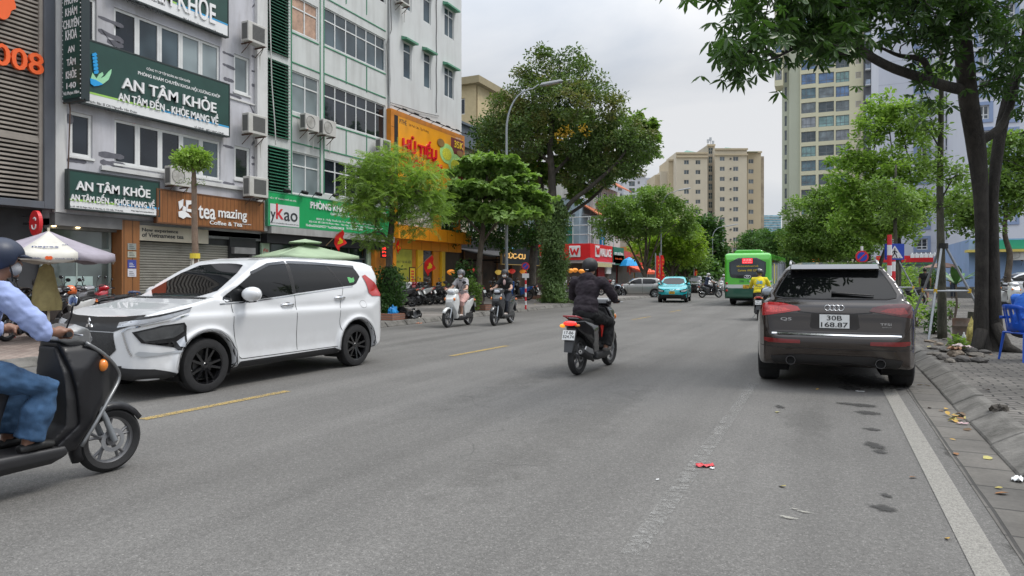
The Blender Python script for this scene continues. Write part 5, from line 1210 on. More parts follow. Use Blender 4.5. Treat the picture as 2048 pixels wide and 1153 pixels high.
def banner(label,u,v0,v1,wu,X=-12.0):
 a=W(u,v0,X); d=dep2(a); b=at(u+wu,v0,d); zt_,zb_=at(u,v0,d).z,at(u,v1,d).z
 t=thing('vertical_banner',label,'banner',(a.x,a.y,zb_),group='red vertical banners on the street poles'); mb=MB(); n=10; vs=[]; w=(b-a).length
 for j in range(n+1):
  for i in range(6):s_=i/5; z=zt_+(zb_-zt_)*j/n; q=a.lerp(b,s_); vs.append((q.x+.05*math.sin(j*1.1+i),q.y+.06*math.sin(j*.9+i*1.3),z))
 mb.add(vs,[(j*6+i,j*6+i+1,j*6+i+7,j*6+i+6)for j in range(n)for i in range(5)]); mb.build('cloth',flagm,t,smooth=True)
 mb=MB();
 for j in range(5):s_=.3+.4*(j%2)*.3; q=a.lerp(b,.5); z=zt_+(zb_-zt_)*(.2+.15*j); mb.cbox((q.x+.12,q.y-.12,z),(.05*w*3,.02,.10),rz=TH)
 mb.build('print',starm,t)
 mb=MB(); mb.tube([(a.x,a.y,.13),(a.x,a.y,zt_+.2)],.05,6); mb.build('pole',galv,t)
def dep2(p):return-p.x*ST+p.y*CT
banner('large red banner hanging just left of the taxi roof',1311,512,562,8); banner('second large red banner beside the first one, right of the lamp pole',1319.5,511,561,8,-12.0); banner('small red banner far down the left row',1388,540,562,6,-12.0)
# street lamps
def lamp(label,base,H,arm,headlen=.9,rz=None,r=.072):
 """tapered pole with a curved outreach towards arm (vector)"""
 t=thing('street_lamp',label,'street lamp',base,group='street lamps along the avenue'); b=Vector(base); a=Vector(arm)
 mb=MB(); pts=[b,b+Vector((0,0,H*.5)),b+Vector((0,0,H*.8))]; rs=[r,r*.8,r*.65]
 for k in range(1,9):
  f=k/8; pts.append(b+Vector((0,0,H*.8))+a*(1-math.cos(f*PI/2))*1.0+Vector((0,0,H*.2))*math.sin(f*PI/2)*.93); rs.append(r*(.62-.3*f))
 pts.append(pts[-1]+a*.25+Vector((0,0,H*.02))); rs.append(r*.3); mb.tube(pts,rs,12); mb.build('pole',galv,t,smooth=40)
 mb=MB(); mb.lathe([(.0,0),(.2,0),(.2,.03),(.12,.05),(.12,.4),(r,.45)],'z',base,12); mb.build('base',galv,t)
 e=pts[-1]; dn=a.normalized(); mb=MB(); c=e+dn*headlen*.5+Vector((0,0,.06)); rz_=math.atan2(dn.y,dn.x)
 mb.cbox(c,(headlen,.32,.10),rz=rz_,ry=-.18,taper=.8); mb.build('lamp_head',M('lamp_grey',(.30,.31,.32),.5,.3,var=.05),t,bevel=.02)
 mb=MB(); mb.cbox(c-Vector((0,0,.062)),(headlen*.6,.22,.02),rz=rz_,ry=-.18); mb.build('lens',clearlens,t)
 return t
b=W(1013,600,-12.0); dd=dep2(b); b.z=.13; tp=at(1016,168,dd)
lamp('tall grey curved street lamp before the big tree',b,at(1060,172,dd).z-.13,at(1068,170,dd+.0)*1.0-at(1016,170,dd),1.0)
b=W(1322,575,-12.0); dd=dep2(b); b.z=.13; lamp('street lamp whose arm shows above the round crowned tree',b,at(1340,385,dd).z,at(1345,385,dd)-at(1318,385,dd),1.0)
b=W(1425,565,-12.0); dd=dep2(b); b.z=.13; lamp('distant street lamp arm beside the dark conical tree',b,at(1440,455,dd).z,at(1444,385,dd)-at(1425,385,dd),1.6)
# traffic signs
sblue=M('sign_blue',(.015,.06,.42),.4,var=.06); sred=M('traffic_red',(.60,.02,.03),.4,var=.05); swh=M('traffic_white',(.72,.72,.72),.4,var=.05)
def striped_pole(t,c,h,r=.045,bands=9,m1=None,m2=None):
 for q,mm in enumerate((m1 or sred,m2 or swh)):
  mb=MB()
  for k in range(bands):
   if k%2==q:mb.cyl((c[0],c[1],c[2]+h*k/bands),(c[0],c[1],c[2]+h*(k+1)/bands),r,12)
  mb.build('pole_stripes',mm,t)
def facing(c,nrm):
 n=Vector(nrm).normalized(); x=Vector((0,0,1)).cross(n).normalized(); m=Matrix.Identity(4)
 m.col[0]=(*x,0); m.col[1]=(0,0,1,0); m.col[2]=(*n,0); m.col[3]=(*c,1); return m
def nopark(label,u,v,r_px,d,vb):
 c=at(u,v,d); t=thing('no_parking_sign',label,'traffic sign',(c.x,c.y,.13)); r=r_px*d/F_; n=(.35,-1,0)
 mb=MB(); mb.M=facing(c,n); mb.lathe([(0,-.01),(r,-.01),(r,.01),(0,.01)],'z',(0,0,0),32); mb.build('rim',sred,t)
 mb=MB(); mb.M=facing(c,n); mb.lathe([(0,.011),(r*.74,.011),(r*.74,.016),(0,.016)],'z',(0,0,0),32); mb.build('face',sblue,t)
 mb=MB(); mb.M=facing(c,n)@Matrix.Rotation(PI/4,4,'Z'); mb.box(-r*.78,r*.78,-r*.11,r*.11,.017,.021); mb.build('bar',sred,t)
 return t,c
t,c=nopark('round no parking sign on a white pole above the dark car roof',1724,514,12.5,19,0); mb=MB(); mb.cyl((c.x+.0,c.y+.06,.13),(c.x,c.y+.06,c.z+.3),.035,10); mb.build('pole',swh,t)
t,c=nopark('no parking sign on a red and white pole near the black cafe sign',1051,533,8,27,0); striped_pole(t,(c.x-.02,c.y+.06,.13),c.z-.35,.035)
mb=MB(); mb.M=facing(c-Vector((0,0,.38)),(.35,-1,0)); mb.box(-.14,.14,-.09,.09,-.005,.01); mb.build('plate',swh,t)
d=17.5; c=at(1789,504,d); t=thing('crossing_sign','square blue pedestrian crossing sign on a red and white pole','traffic sign',(c.x-.12,c.y,.13))
mb=MB(); mb.M=facing(c,(.45,-1,0)); hw=19*d/F_; hh=16*d/F_; mb.box(-hw,hw,-hh,hh,-.01,.01); mb.build('panel',sblue,t)
mb=MB(); mb.M=facing(c,(.45,-1,0)); mb.prism([(-hw*.86,-hh*.8),(hw*.86,-hh*.8),(0,hh*.78)],.011,.015,'z'); mb.build('triangle',swh,t)
mb=MB(); mb.M=facing(c,(.45,-1,0))
def lim(pts,w):mb.tube([(x*hw,y*hh,.018)for x,y in pts],w*hh,5)
lim([(-.02,.18),(-.04,-.15)],.09); lim([(-.04,-.15),(.14,-.38),(.20,-.68)],.06); lim([(-.04,-.15),(-.16,-.42),(-.30,-.62)],.06); lim([(-.02,.14),(.16,.02),(.24,-.14)],.045); lim([(-.02,.14),(-.2,.02),(-.24,-.14)],.045); mb.ell((0,.33*hh,.018),(.09*hh,.10*hh,.01),10,6)
for k in range(5):mb.box((-.62+k*.27)*hw,(-.5+k*.27)*hw,-.76*hh,-.70*hh,.016,.019)
mb.build('walking_figure',M('sign_ink',(.01,.01,.01),.5,var=0),t)
cp=at(1779,600,d-.12); striped_pole(t,(cp.x,cp.y,.13),at(1779,470,d-.12).z-.13,.055,9)
c2=at(1787,560,21); t=thing('striped_post','second red and white striped post behind the crossing sign','post',(c2.x,c2.y,.13)); striped_pole(t,(c2.x,c2.y,.13),at(1787,505,21).z-.13,.055,7)
c=at(1632,519,60); t=thing('led_counter','glowing orange LED signal display above the dark car roof','traffic signal',(c.x,c.y,0)); mb=MB(); mb.M=facing(c,(0,-1,0)); mb.box(-.33,.33,-.26,.26,-.08,.08); mb.build('housing',black,t)
mb=MB(); mb.M=facing(c,(0,-1,0))
for(x0,x1)in((-.28,-.04),(.02,.12)):
 for y in(-.2,-.02,.16):mb.box(x0,x1,y,y+.05,.081,.09)
 mb.box(x1-.05,x1,-.2,.2,.081,.09)
mb.box(.2,.28,-.2,.2,.081,.09); mb.build('digits',M('led_orange',(1,.12,.02),.4,var=0,emit=5),t); mb=MB(); mb.cyl((c.x,c.y+.1,0),(c.x,c.y+.1,c.z),.05,8); mb.build('pole',galv,t)
def parasol(label,u,v_top,v_rim,X,r,nside,mats,seed=0,val=.16,polem=None,fl=None,vent=None):
 """mats: list of two alternating panel materials"""
 p=W(u,600,X); d=dep2(p); zt=at(u,v_top,d).z; zr=at(u,v_rim,d).z; t=thing('parasol',label,'parasol',(p.x,p.y,.13))
 for k in range(nside):
  a0=2*PI*k/nside+seed; a1=2*PI*(k+1)/nside+seed; vs=[]; fs=[]; n=6; am=(a0+a1)/2
  for i in range(n+1):
   f=i/n; rad_=r*f
   for j in range(5):
    s_=j/4; x=(1-s_)*math.cos(a0)+s_*math.cos(a1); y=(1-s_)*math.sin(a0)+s_*math.sin(a1)
    vs.append((p.x+x*rad_,p.y+y*rad_,zt+(zr-zt)*(f**.92)-.06*f*math.sin(s_*PI)*(1-f*.3)))
  for j in range(5):
   b=vs[n*5+j]; vs.append((b[0]*1.0+(b[0]-p.x)*.01,b[1]+(b[1]-p.y)*.01,b[2]-val*(1-.15*math.sin(j*1.7))))
  for i in range(n+1):
   for j in range(4):fs.append((i*5+j,i*5+j+1,(i+1)*5+j+1,(i+1)*5+j))
  mb=MB(); mb.add(vs,fs); o=mb.build('canopy_panel',mats[k%len(mats)],t,smooth=True); s_=o.modifiers.new('s','SOLIDIFY'); s_.thickness=.006
 mb=MB(); mb.tube([(p.x,p.y,.1),(p.x,p.y,zt+.06)],.024,8); mb.build('pole',polem or M('parasol_pole',(.55,.50,.38),.5,var=.1),t)
 mb=MB()
 for k in range(nside):a=2*PI*k/nside+seed; mb.tube([(p.x,p.y,zt-.04),(p.x+r*.98*math.cos(a),p.y+r*.98*math.sin(a),zr-.03)],.008,4); mb.tube([(p.x,p.y,zr-.1),(p.x+r*.5*math.cos(a),p.y+r*.5*math.sin(a),(zt+zr)/2-.02)],.007,4)
 mb.build('ribs',galv,t)
 if vent:mb=MB(); mb.lathe([(.0,zt+.16),(vent,zt+.02),(vent,zt-.0)],'z',(p.x,p.y,0),nside); mb.build('vent_cap',mats[0],t)
 return t,p,zt,zr
pc=M('cream_canvas',(.62,.60,.54),.7,var=.08,dirt=.25); pg_=M('lilac_canvas',(.34,.31,.36),.7,var=.12,dirt=.25)
X_=-14.3; _p=W(97,600,X_); t,p,zt,zr=parasol('cream and lilac bank parasol over the parked motorbikes at the left',97,462,508,X_,1.22,8,[pc,pg_],math.atan2(-_p.y,-_p.x)-PI/8,.15)
vdir=Vector((ST*0+math.cos(R(-90+25.4-25.4+0)),0,0))
cdir=(Vector((0,0,0))-Vector((p.x,p.y,0))).normalized(); rt=Vector((-cdir.y,cdir.x,0))
nrmp=None
def on_panel(f,s):
 q=Vector((p.x,p.y,0))+cdir*(1.22*math.cos(PI/8)*f)+rt*s; q.z=zt+(zr-zt)*(f**.92)-.045*f+.035; return q
upd=(on_panel(.55,0)-on_panel(.8,0)).normalized()
text(t,'napas',on_panel(.80,-.26),.42,.085,rt,upd,M('print_navy',(.03,.05,.16),.6,var=0),.003,.01); text(t,'247',on_panel(.66,.22),.1,.03,rt,upd,M('print_navy',(.03,.05,.16),.6,var=0),.003,.01)
q=on_panel(1.0,0); mb=MB(); mb.M=facing(q+cdir*.025-Vector((0,0,.1)),cdir); mb.lathe([(0,0),(.035,0),(.035,.004),(0,.004)],'z',(-.02,0,0),16); mb.lathe([(0,.005),(.035,.005),(.035,.008),(0,.008)],'z',(.03,0,0),16); mb.build('round_print',or_,t)
for(s_,w,b)in((-.3,.18,'mobile'),(.1,.4,'thanh toán số')):text(t,b,q+cdir*.03+rt*s_-Vector((0,0,.125)),w,.035,rt,UPV,M('print_navy',(.03,.05,.16),.6,var=0),.003,.01)
mb=MB(); pts=[]
for k in range(10):a=2*PI*k/10; pts.append(a)
vs=[];
for j,(z,r_)in enumerate(((zr-.2,.05),(1.6,.12),(1.2,.20),(.9,.24),(.75,.22))):
 for k in range(14):a=2*PI*k/14; rr_=r_*(1+.2*math.sin(3*a+j)); vs.append((p.x-.05+rr_*math.cos(a),p.y+rr_*math.sin(a),z))
mb.add(vs,[(j*14+k,j*14+(k+1)%14,(j+1)*14+(k+1)%14,(j+1)*14+k)for j in range(4)for k in range(14)]); mb.build('yellow_cover',M('faded_yellow_cloth',(.36,.31,.14),.8,var=.2,vs=6),t,smooth=True)
gcan=M('sage_canvas',(.36,.47,.31),.75,var=.1,vs=1.5,dirt=.2)
parasol('big square sage green parasol in front of the bright green clinic',610,487,513,-17.6,2.05,4,[gcan],R(20),.12,black,vent=.8)
# vegetation
bark_d=barkmat('dark_bark',(.035,.030,.026),(.085,.075,.062)); bark_b=barkmat('brown_bark',(.06,.045,.034),(.13,.105,.08))
bark_m=barkmat('mossy_bark',(.030,.034,.022),(.10,.095,.07))
lf_mid=leafmat('leaf_green',(.12,.215,.045),(.22,.345,.075))
lf_dark=leafmat('leaf_dark_green',(.04,.10,.024),(.075,.16,.034),trans=.3)
lf_old=leafmat('leaf_green_with_brown',(.085,.15,.045),(.15,.225,.065),(.36,.235,.10),trans=.32,clump=.55,f3=.5)
lf_bright=leafmat('leaf_bright_green',(.18,.31,.06),(.31,.45,.10),trans=.45)
lf_lime=leafmat('leaf_lime',(.22,.36,.04),(.32,.45,.06),trans=.45)
lf_far=leafmat('leaf_far_green',(.075,.17,.042),(.13,.25,.06),trans=.3)
lf_ivy=leafmat('leaf_ivy',(.085,.15,.04),(.20,.30,.11),trans=.3)
lf_near=leafmat('leaf_whorl_green',(.035,.080,.024),(.07,.14,.035),trans=.38,rough=.35)
lf_almond=leafmat('leaf_almond_green',(.17,.30,.07),(.29,.43,.12),trans=.35)
lf_yellow=leafmat('leaf_yellowed',(.50,.30,.03),(.62,.40,.05),trans=.3)
def T_leaf(w=.24,fold=.06,droop=.05):
 return np.array([(0,0,0),(.3,w,fold),(.72,w*.8,fold-droop),(1,0,-droop*2),(.72,-w*.8,fold-droop),(.3,-w,fold)]),[(0,1,2,3),(0,3,4,5)]
def T_whorl(n=7,w=.13,droop=.25,jit=.15,seed=0):
 r=random.Random(seed); V=[]; Fc=[]
 for i in range(n):
  a=2*PI*i/n+r.uniform(-jit,jit); l=r.uniform(.8,1.08); b=len(V); dr=droop*r.uniform(.4,1.5)
  for(x,y,z)in((.04,0,0),(.35,w*.75,.02),(.72,w,-.02),(1,0,0),(.72,-w,-.02),(.35,-w*.75,.02)):
   X=x*l; Z=z-dr*x*x; V.append((X*math.cos(a)-y*math.sin(a),X*math.sin(a)+y*math.cos(a),Z))
  Fc+=[(b,b+1,b+2,b+3),(b,b+3,b+4,b+5)]
 return np.array(V),Fc
def T_pinnate(n=7,ll=.26,w=.07,droop=.35):
 V=[]; Fc=[]
 for i in range(n):
  x=.15+.8*i/(n-1); z=-droop*x*x; l=ll*(1-.35*abs(i/(n-1)-.45))
  for s in(-1,1):
   b=len(V); V+=[(x,0,z),(x+.05+w*.6,s*l*.5,z-.01),(x+.12,s*l,z-.07),(x+.05-w*.7,s*l*.5,z-.01)]; Fc.append((b,b+1,b+2,b+3))
 b=len(V); V+=[(.93,0,-droop*.86),(1.02,w*.7,-droop),(1.16,0,-droop*1.25),(1.02,-w*.7,-droop)]; Fc.append((b,b+1,b+2,b+3))
 return np.array(V),Fc
def leafmesh(name,tpl,P,S,m,parent,rng,tilt=.7,out=None,up=None,mats=None,kind=None):
 """P (N,3) positions, S (N,) sizes; random yaw, tilt from horizontal; out: preferred direction of the leaf axis (N,3)"""
 V,Fc=tpl; N=len(P); k=len(V)
 yaw=rng.uniform(0,2*np.pi,N)
 X=np.stack([np.cos(yaw),np.sin(yaw),rng.normal(0,tilt,N)],1)
 if out is not None:X=X*.6+out
 X/=np.linalg.norm(X,axis=1,keepdims=True)+1e-9
 U=np.array([0,0,1.])+rng.normal(0,tilt,(N,3))
 if up is not None:U=up+rng.normal(0,tilt,(N,3))
 Y=np.cross(U,X); Y/=np.linalg.norm(Y,axis=1,keepdims=True)+1e-9
 Z=np.cross(X,Y)
 A=(X[:,None,:]*V[None,:,0:1]+Y[:,None,:]*V[None,:,1:2]+Z[:,None,:]*V[None,:,2:3])*S[:,None,None]+P[:,None,:]
 A=A.reshape(-1,3)
 if parent is not None:
  I=np.array(wm(parent).inverted()); A=A@I[:3,:3].T+I[:3,3]
 me=bpy.data.meshes.new(name); nf=len(Fc)*N
 me.vertices.add(len(A)); me.vertices.foreach_set('co',A.astype(np.float32).ravel())
 F0=np.array(Fc); FA=(F0[None]+(np.arange(N)*k)[:,None,None]).reshape(-1,4)
 me.loops.add(nf*4); me.loops.foreach_set('vertex_index',FA.astype(np.int32).ravel())
 me.polygons.add(nf); me.polygons.foreach_set('loop_start',(np.arange(nf)*4).astype(np.int32))
 me.update(calc_edges=True); me.polygons.foreach_set('use_smooth',[True]*nf)
 for mm in(mats or[m]):me.materials.append(mm)
 o=bpy.data.objects.new(name,me); link(o,parent)
 if kind:o['kind']=kind
 return o
def sample_ell(ells,n,rng,shell=.55):
 vol=np.array([e[1][0]*e[1][1]*e[1][2]for e in ells]); vol=vol**.75; vol/=vol.sum(); out=[]
 for e,f in zip(ells,vol):
  k=max(1,int(round(n*f))); d=rng.normal(0,1,(k,3)); d/=np.linalg.norm(d,axis=1,keepdims=True)
  r=(shell**3+(1-shell**3)*rng.uniform(0,1,k))**(1/3)
  out.append(np.array(e[0])+d*r[:,None]*np.array(e[1]))
 return np.concatenate(out)
def grow(mb,trunk,attr,rng,tip=.008,expo=2.4,sag=.1,nseg=4,sides=6,maxd=None):
 """trunk: list of polylines [(pos, r)...]; branches join the nearest node so far"""
 nodes=[]; par=[]; rad0=[];
 for pl in trunk:
  pts=[Vector(p)for p,r in pl]; rs=[r for p,r in pl]; last=-1
  if nodes:
   last=min(range(len(nodes)),key=lambda i:(nodes[i]-pts[0]).length)
  sub=[]
  for i in range(len(pts)-1):
   st=max(1,int((pts[i+1]-pts[i]).length/.35))
   for q in range(st):sub.append((pts[i].lerp(pts[i+1],q/st),rs[i]+(rs[i+1]-rs[i])*q/st))
  sub.append((pts[-1],rs[-1]))
  mb.tube(pts_smooth([p for p,r in pl]),rad_smooth([r for p,r in pl]),max(8,sides+3))
  for p,r in sub:nodes.append(p); par.append(last); rad0.append(r); last=len(nodes)-1
 base=len(nodes)
 c0=nodes[0]; A=[Vector(a)for a in attr]
 low=min(n.z for n in nodes)+(max(n.z for n in nodes)-min(n.z for n in nodes))*.42
 usable=[i for i in range(base)if nodes[i].z>low]or[base-1]
 tz=nodes[usable[0]]
 A.sort(key=lambda a:min((a-nodes[i]).length for i in usable[::3]))
 NP=np.array([nodes[i][:]for i in usable]); NI=list(usable)
 branches=[]
 for a in A:
  d=NP-np.array(a[:]); dist=np.sqrt((d**2).sum(1))+np.maximum(0,NP[:,2]-a.z)*1.2
  j=NI[int(dist.argmin())]; s=nodes[j]; v=a-s; n=nseg; last=j; chain=[j]; newp=[]
  for q in range(1,n+1):
   f=q/n; p=s.lerp(a,f)+Vector((0,0,1))*math.sin(f*PI)*v.length*sag+Vector(rng.normal(0,.045,3))*v.length*(1-f)
   nodes.append(p); par.append(last); rad0.append(0); last=len(nodes)-1; chain.append(last); newp.append(p[:]); NI.append(last)
  NP=np.concatenate([NP,np.array(newp)]); branches.append(chain)
 w=[0.0]*len(nodes)
 for i in range(len(nodes)-1,-1,-1):
  if i>=base:
   if w[i]==0:w[i]=tip**expo
   if par[i]>=0:w[par[i]]+=w[i]
 rad=[max(rad0[i],w[i]**(1/expo))if i>=base else rad0[i]for i in range(len(nodes))]
 for ch in branches:
  ps=[nodes[i]for i in ch]; rs=[rad[i]for i in ch]; rs[0]=min(rs[0],rs[1]*1.25)
  mb.tube(ps,rs,sides if rs[1]>.03 else 4,caps=False)
 return nodes
def pts_smooth(pts,k=4):
 pts=[Vector(p)for p in pts]; out=[]
 if len(pts)<3:return pts
 P=[pts[0]*2-pts[1]]+pts+[pts[-1]*2-pts[-2]]
 for i in range(1,len(P)-2):
  for q in range(k):
   t=q/k; a,b,c,d=P[i-1],P[i],P[i+1],P[i+2]
   out.append(.5*((2*b)+(c-a)*t+(2*a-5*b+4*c-d)*t*t+(3*b-a-3*c+d)*t**3))
 out.append(pts[-1]); return out
def rad_smooth(rs,k=4):
 if len(rs)<3:return rs
 out=[]
 for i in range(len(rs)-1):
  for q in range(k):out.append(rs[i]+(rs[i+1]-rs[i])*q/k)
 return out+[rs[-1]]
def E_(u,v,d,ru,rv,rd=None):
 p=at(u,v,d); s=d/F_; rx=ru*s; return(p[:],(rx,(rd or ru)*s if rd is None else rd,rv*s))
def tree(label,base,trunk,ells,nat,nleaf,tpl,lsize,m,bark=bark_d,seed=1,clump=.4,tilt=.6,group=None,tip=.008,name='tree',shell=.55,cat='tree',sag=.1,extra=None,flat=1.0,sides=6):
 rng=np.random.default_rng(seed); t=thing(name,label,cat,base,group=group)
 A=sample_ell(ells,nat,rng,shell); mb=MB(); grow(mb,trunk,A,rng,tip,sag=sag,sides=sides); mb.build('trunk',bark,t,smooth=True,recalc=False)
 idx=rng.integers(0,len(A),nleaf); off=rng.normal(0,1,(nleaf,3)); off/=np.linalg.norm(off,axis=1,keepdims=True)
 off*=(rng.uniform(0,1,nleaf)**.5*clump)[:,None]*np.array([1,1,.7*flat]); cs=rng.uniform(.7,1.25,len(A))
 P=A[idx]+off*cs[idx][:,None]
 leafmesh('crown',tpl,P,rng.uniform(.75,1.2,nleaf)*lsize,m,t,rng,tilt,out=off/clump*.8)
 if extra:extra(t,rng,A)
 return t,A
TL=T_leaf(); TS=T_leaf(.15); TW=T_whorl(); TP=T_pinnate(); TB=T_leaf(.28,.04)
# left row ---
b=W(775,600,-12.35); b.z=.13; d0=13.9
def dep(p):return-p.x*ST+p.y*CT
d0=dep(b)
tree('feathery bright green tree standing before the green signboard',b,[[(b,.13),(at(778,560,d0),.11),(at(779,500,d0),.10),(at(784,440,d0),.09),(at(783,400,d0),.07),(at(775,350,d0),.03)],[(at(784,445,d0),.07),(at(815,405,d0),.045),(at(835,385,d0-.3),.03)],[(at(783,440,d0),.06),(at(745,425,d0),.04),(at(720,380,d0),.025)],[(at(780,490,d0),.05),(at(760,465,d0-.4),.03),(at(735,470,d0-.6),.015)]],[E_(790,350,d0,58,52),E_(735,370,d0,42,50),E_(845,375,d0-.3,45,42),E_(768,405,d0-.3,62,42),E_(838,425,d0,48,40),E_(716,415,d0+.2,30,28),E_(745,335,d0,24,24),E_(865,395,d0,22,30),E_(745,470,d0-.3,30,18)],330,4300,TP,.27,lf_bright,bark_b,3,.30,.5,tip=.006)
b=W(962,612,-12.6); b.z=.13; d0=dep(b)
tree('layered tropical almond tree with big glossy leaves beside the street lamp',b,[[(b,.14),(at(958,540,d0),.12),(at(965,470,d0),.10),(at(970,400,d0),.07),(at(975,340,d0),.04)],[(at(962,490,d0),.06),(at(1000,440,d0),.04),(at(1040,425,d0),.02)],[(at(965,470,d0),.05),(at(925,430,d0),.03),(at(900,420,d0),.02)]],[E_(985,326,d0,72,12),E_(935,345,d0,38,12),E_(1030,350,d0,40,12),E_(985,378,d0,98,16),E_(915,392,d0,42,16),E_(1055,400,d0,45,20),E_(950,420,d0-.4,72,14),E_(1020,428,d0-.4,70,16),E_(900,425,d0,30,14),E_(1070,425,d0,28,14)],340,4200,T_whorl(7,.25,.3,.2,4),.235,lf_almond,bark_b,5,.27,.42,shell=.2,sag=.04,flat=.45)
b=W(1062,592,-16.3); b.z=.13; d0=dep(b)
tree('dark leaning tree in front of the black cafe sign',b,[[(b,.30),(at(1064,540,d0),.26),(at(1072,470,d0),.22),(at(1078,400,d0),.18),(at(1060,300,d0),.10)],[(at(1072,470,d0),.12),(at(1020,430,d0),.09),(at(985,380,d0),.05)],[(at(1078,420,d0),.12),(at(1090,350,d0),.07)]],[E_(1000,300,d0,50,60),E_(1010,380,d0+1,70,55),E_(968,335,d0+1,32,60),E_(985,265,d0,35,30),E_(1060,440,d0,45,50),E_(925,450,d0+1,60,45),E_(1010,470,d0+1,50,30)],230,17000,TL,.21,lf_dark,bark_d,7,.6,.7)
b=G(1107,604,.13); b=W(1107,604,-12.75); b.z=.13; d0=dep(b)
def spots(t,rng,A):
 P=np.array([at(u,v,d0-2.2)[:]for(u,v)in[(1120,272),(1126,264),(1134,268),(1140,263),(1116,266),(1168,262),(1176,262),(1165,256),(1121,278),(1130,258)]])
 P=np.repeat(P,11,0)+rng.normal(0,.13,(110,3)); leafmesh('yellowed_leaves',TL,P,rng.uniform(.1,.2,110),lf_yellow,t,rng,.8)
tree('large spreading tree with partly browned crown rising above the ivy',b,[[(b,.30),(at(1106,500,d0),.27),(at(1105,400,d0),.22),(at(1103,340,d0),.18),(at(1100,290,d0),.15),(at(1110,220,d0),.10)],[(at(1105,470,d0),.2),(at(1138,410,d0),.13),(at(1180,375,d0-.5),.10),(at(1230,330,d0-1),.07),(at(1260,290,d0-1),.06)],[(at(1103,330,d0),.1),(at(1060,285,d0),.07),(at(1030,250,d0),.04)],[(at(1105,350,d0),.1),(at(1150,300,d0+1),.07),(at(1180,240,d0+1),.04)]],[E_(1095,150,d0,45,52),E_(1150,150,d0,45,50),E_(1060,185,d0,50,45),E_(1120,200,d0-1,70,55),E_(1195,215,d0,55,58),E_(1010,230,d0,50,50),E_(1230,270,d0-.5,55,48),E_(1265,290,d0-.5,46,42),E_(1170,300,d0,60,40),E_(1180,345,d0+1,60,35),E_(1040,270,d0-.5,60,50),E_(1240,335,d0-.5,45,22),E_(985,285,d0+1,30,40)],480,30000,TL,.165,lf_old,bark_d,9,.52,.75,extra=spots,tip=.010)
b=W(1092,598,-14.2); b.z=.13; d0=dep(b)
tree('broad leaved tropical almond tree growing behind the ivy pillar',b,[[(b,.22),(at(1088,450,d0),.18),(at(1080,350,d0),.13),(at(1075,250,d0),.06)],[(at(1088,460,d0),.1),(at(1180,400,d0),.09),(at(1250,330,d0),.05)]],[E_(1260,270,d0,55,45),E_(1285,285,d0,34,34),E_(1140,260,d0,70,40),E_(1050,240,d0,60,30),E_(1190,330,d0,70,38),E_(1080,320,d0+1,50,50),E_(1150,380,d0+1,30,25),E_(1240,330,d0,40,25)],240,2600,T_whorl(7,.26,.35,.2,6),.30,lf_mid,bark_d,12,.5,.35,shell=.4)
def ivy(label,base,pts,n,size,m,seed,name='ivy_plant',cat='climbing plant',tpl=TB):
 rng=np.random.default_rng(seed); t=thing(name,label,cat,base)
 P=[]; O=[]
 seg=[((Vector(pts[i+1][0])-Vector(pts[i][0])).length)*(pts[i][1]+pts[i+1][1])for i in range(len(pts)-1)]; tot=sum(seg)
 for i in range(len(pts)-1):
  k=int(n*seg[i]/tot); f=rng.uniform(0,1,k); a=rng.uniform(0,2*np.pi,k)
  c=np.array(pts[i][0])[None]*(1-f)[:,None]+np.array(pts[i+1][0])[None]*f[:,None]; r=pts[i][1]*(1-f)+pts[i+1][1]*f
  dirn=np.stack([np.cos(a),np.sin(a),rng.normal(0,.3,k)],1); lump=1+.30*np.sin(c[:,2]*2.6+a*2+seed)+.22*np.sin(c[:,2]*6+a*3)+.12*np.sin(c[:,2]*13+a*5)
  P.append(c+dirn*(r*lump*rng.uniform(.55,1.05,k))[:,None]); O.append(dirn*.5+np.array([0,0,-.6]))
 P=np.concatenate(P); O=np.concatenate(O); leafmesh('foliage',tpl,P,rng.uniform(.7,1.3,len(P))*size,m,t,rng,.6,out=O,up=O+np.array([0,0,1.2]))
 mb=MB(); mb.tube([p[0]for p in pts],[p[1]*.55 for p in pts],10); mb.build('stems',M('ivy_core',(.02,.03,.012),.9,var=.3),t)
 return t
b=W(1107,604,-12.75); b.z=.13; d0=dep(b)-.1
ivy('thick pillar of ivy wrapped round a tree trunk by the kerb',b,[(b[:],.75),(at(1108,585,d0)[:],.62),(at(1108,560,d0)[:],.50),(at(1106,500,d0)[:],.62),(at(1108,450,d0)[:],.60),(at(1112,415,d0)[:],.45),(at(1114,400,d0)[:],.2)],13000,.115,lf_ivy,21)
def row_tree(label,X,u,vb,top,ells,m,seed,n=15000,ls=.22,clump=.7,nat=170,trunkr=.17,fork=True,tpl=TL,y=None,bark=bark_b):
 b=W(u,vb,X); b.z=.13; d=dep(b); s_=None
 E2=[E_(a,c,d+dz,r1,r2)for(a,c,r1,r2,dz)in ells]
 tr=[[(b,trunkr),(at(u,vb-(vb-top)*.25,d),trunkr*.85),(at(u+2,vb-(vb-top)*.5,d),trunkr*.6),(at(u,top+20,d),trunkr*.25)]]
 if fork:
  h_=vb-top
  for q,(dx,f0,f1,f2,rr_)in enumerate([(-50,.16,.42,.72,.55),(40,.18,.46,.76,.5),(-24,.22,.5,.85,.42),(20,.24,.55,.9,.4),(-70,.2,.5,.66,.38),(62,.26,.52,.7,.36)]):
   tr.append([(at(u,vb-h_*f0,d),trunkr*rr_),(at(u+dx*.5,vb-h_*f1,d+(-1)**q*.5),trunkr*rr_*.7),(at(u+dx,vb-h_*f2,d+(-1)**q),trunkr*rr_*.3)])
 return tree(label,b,tr,E2,nat,n,tpl,ls,m,bark,seed,clump,.65,group='trees along the street')
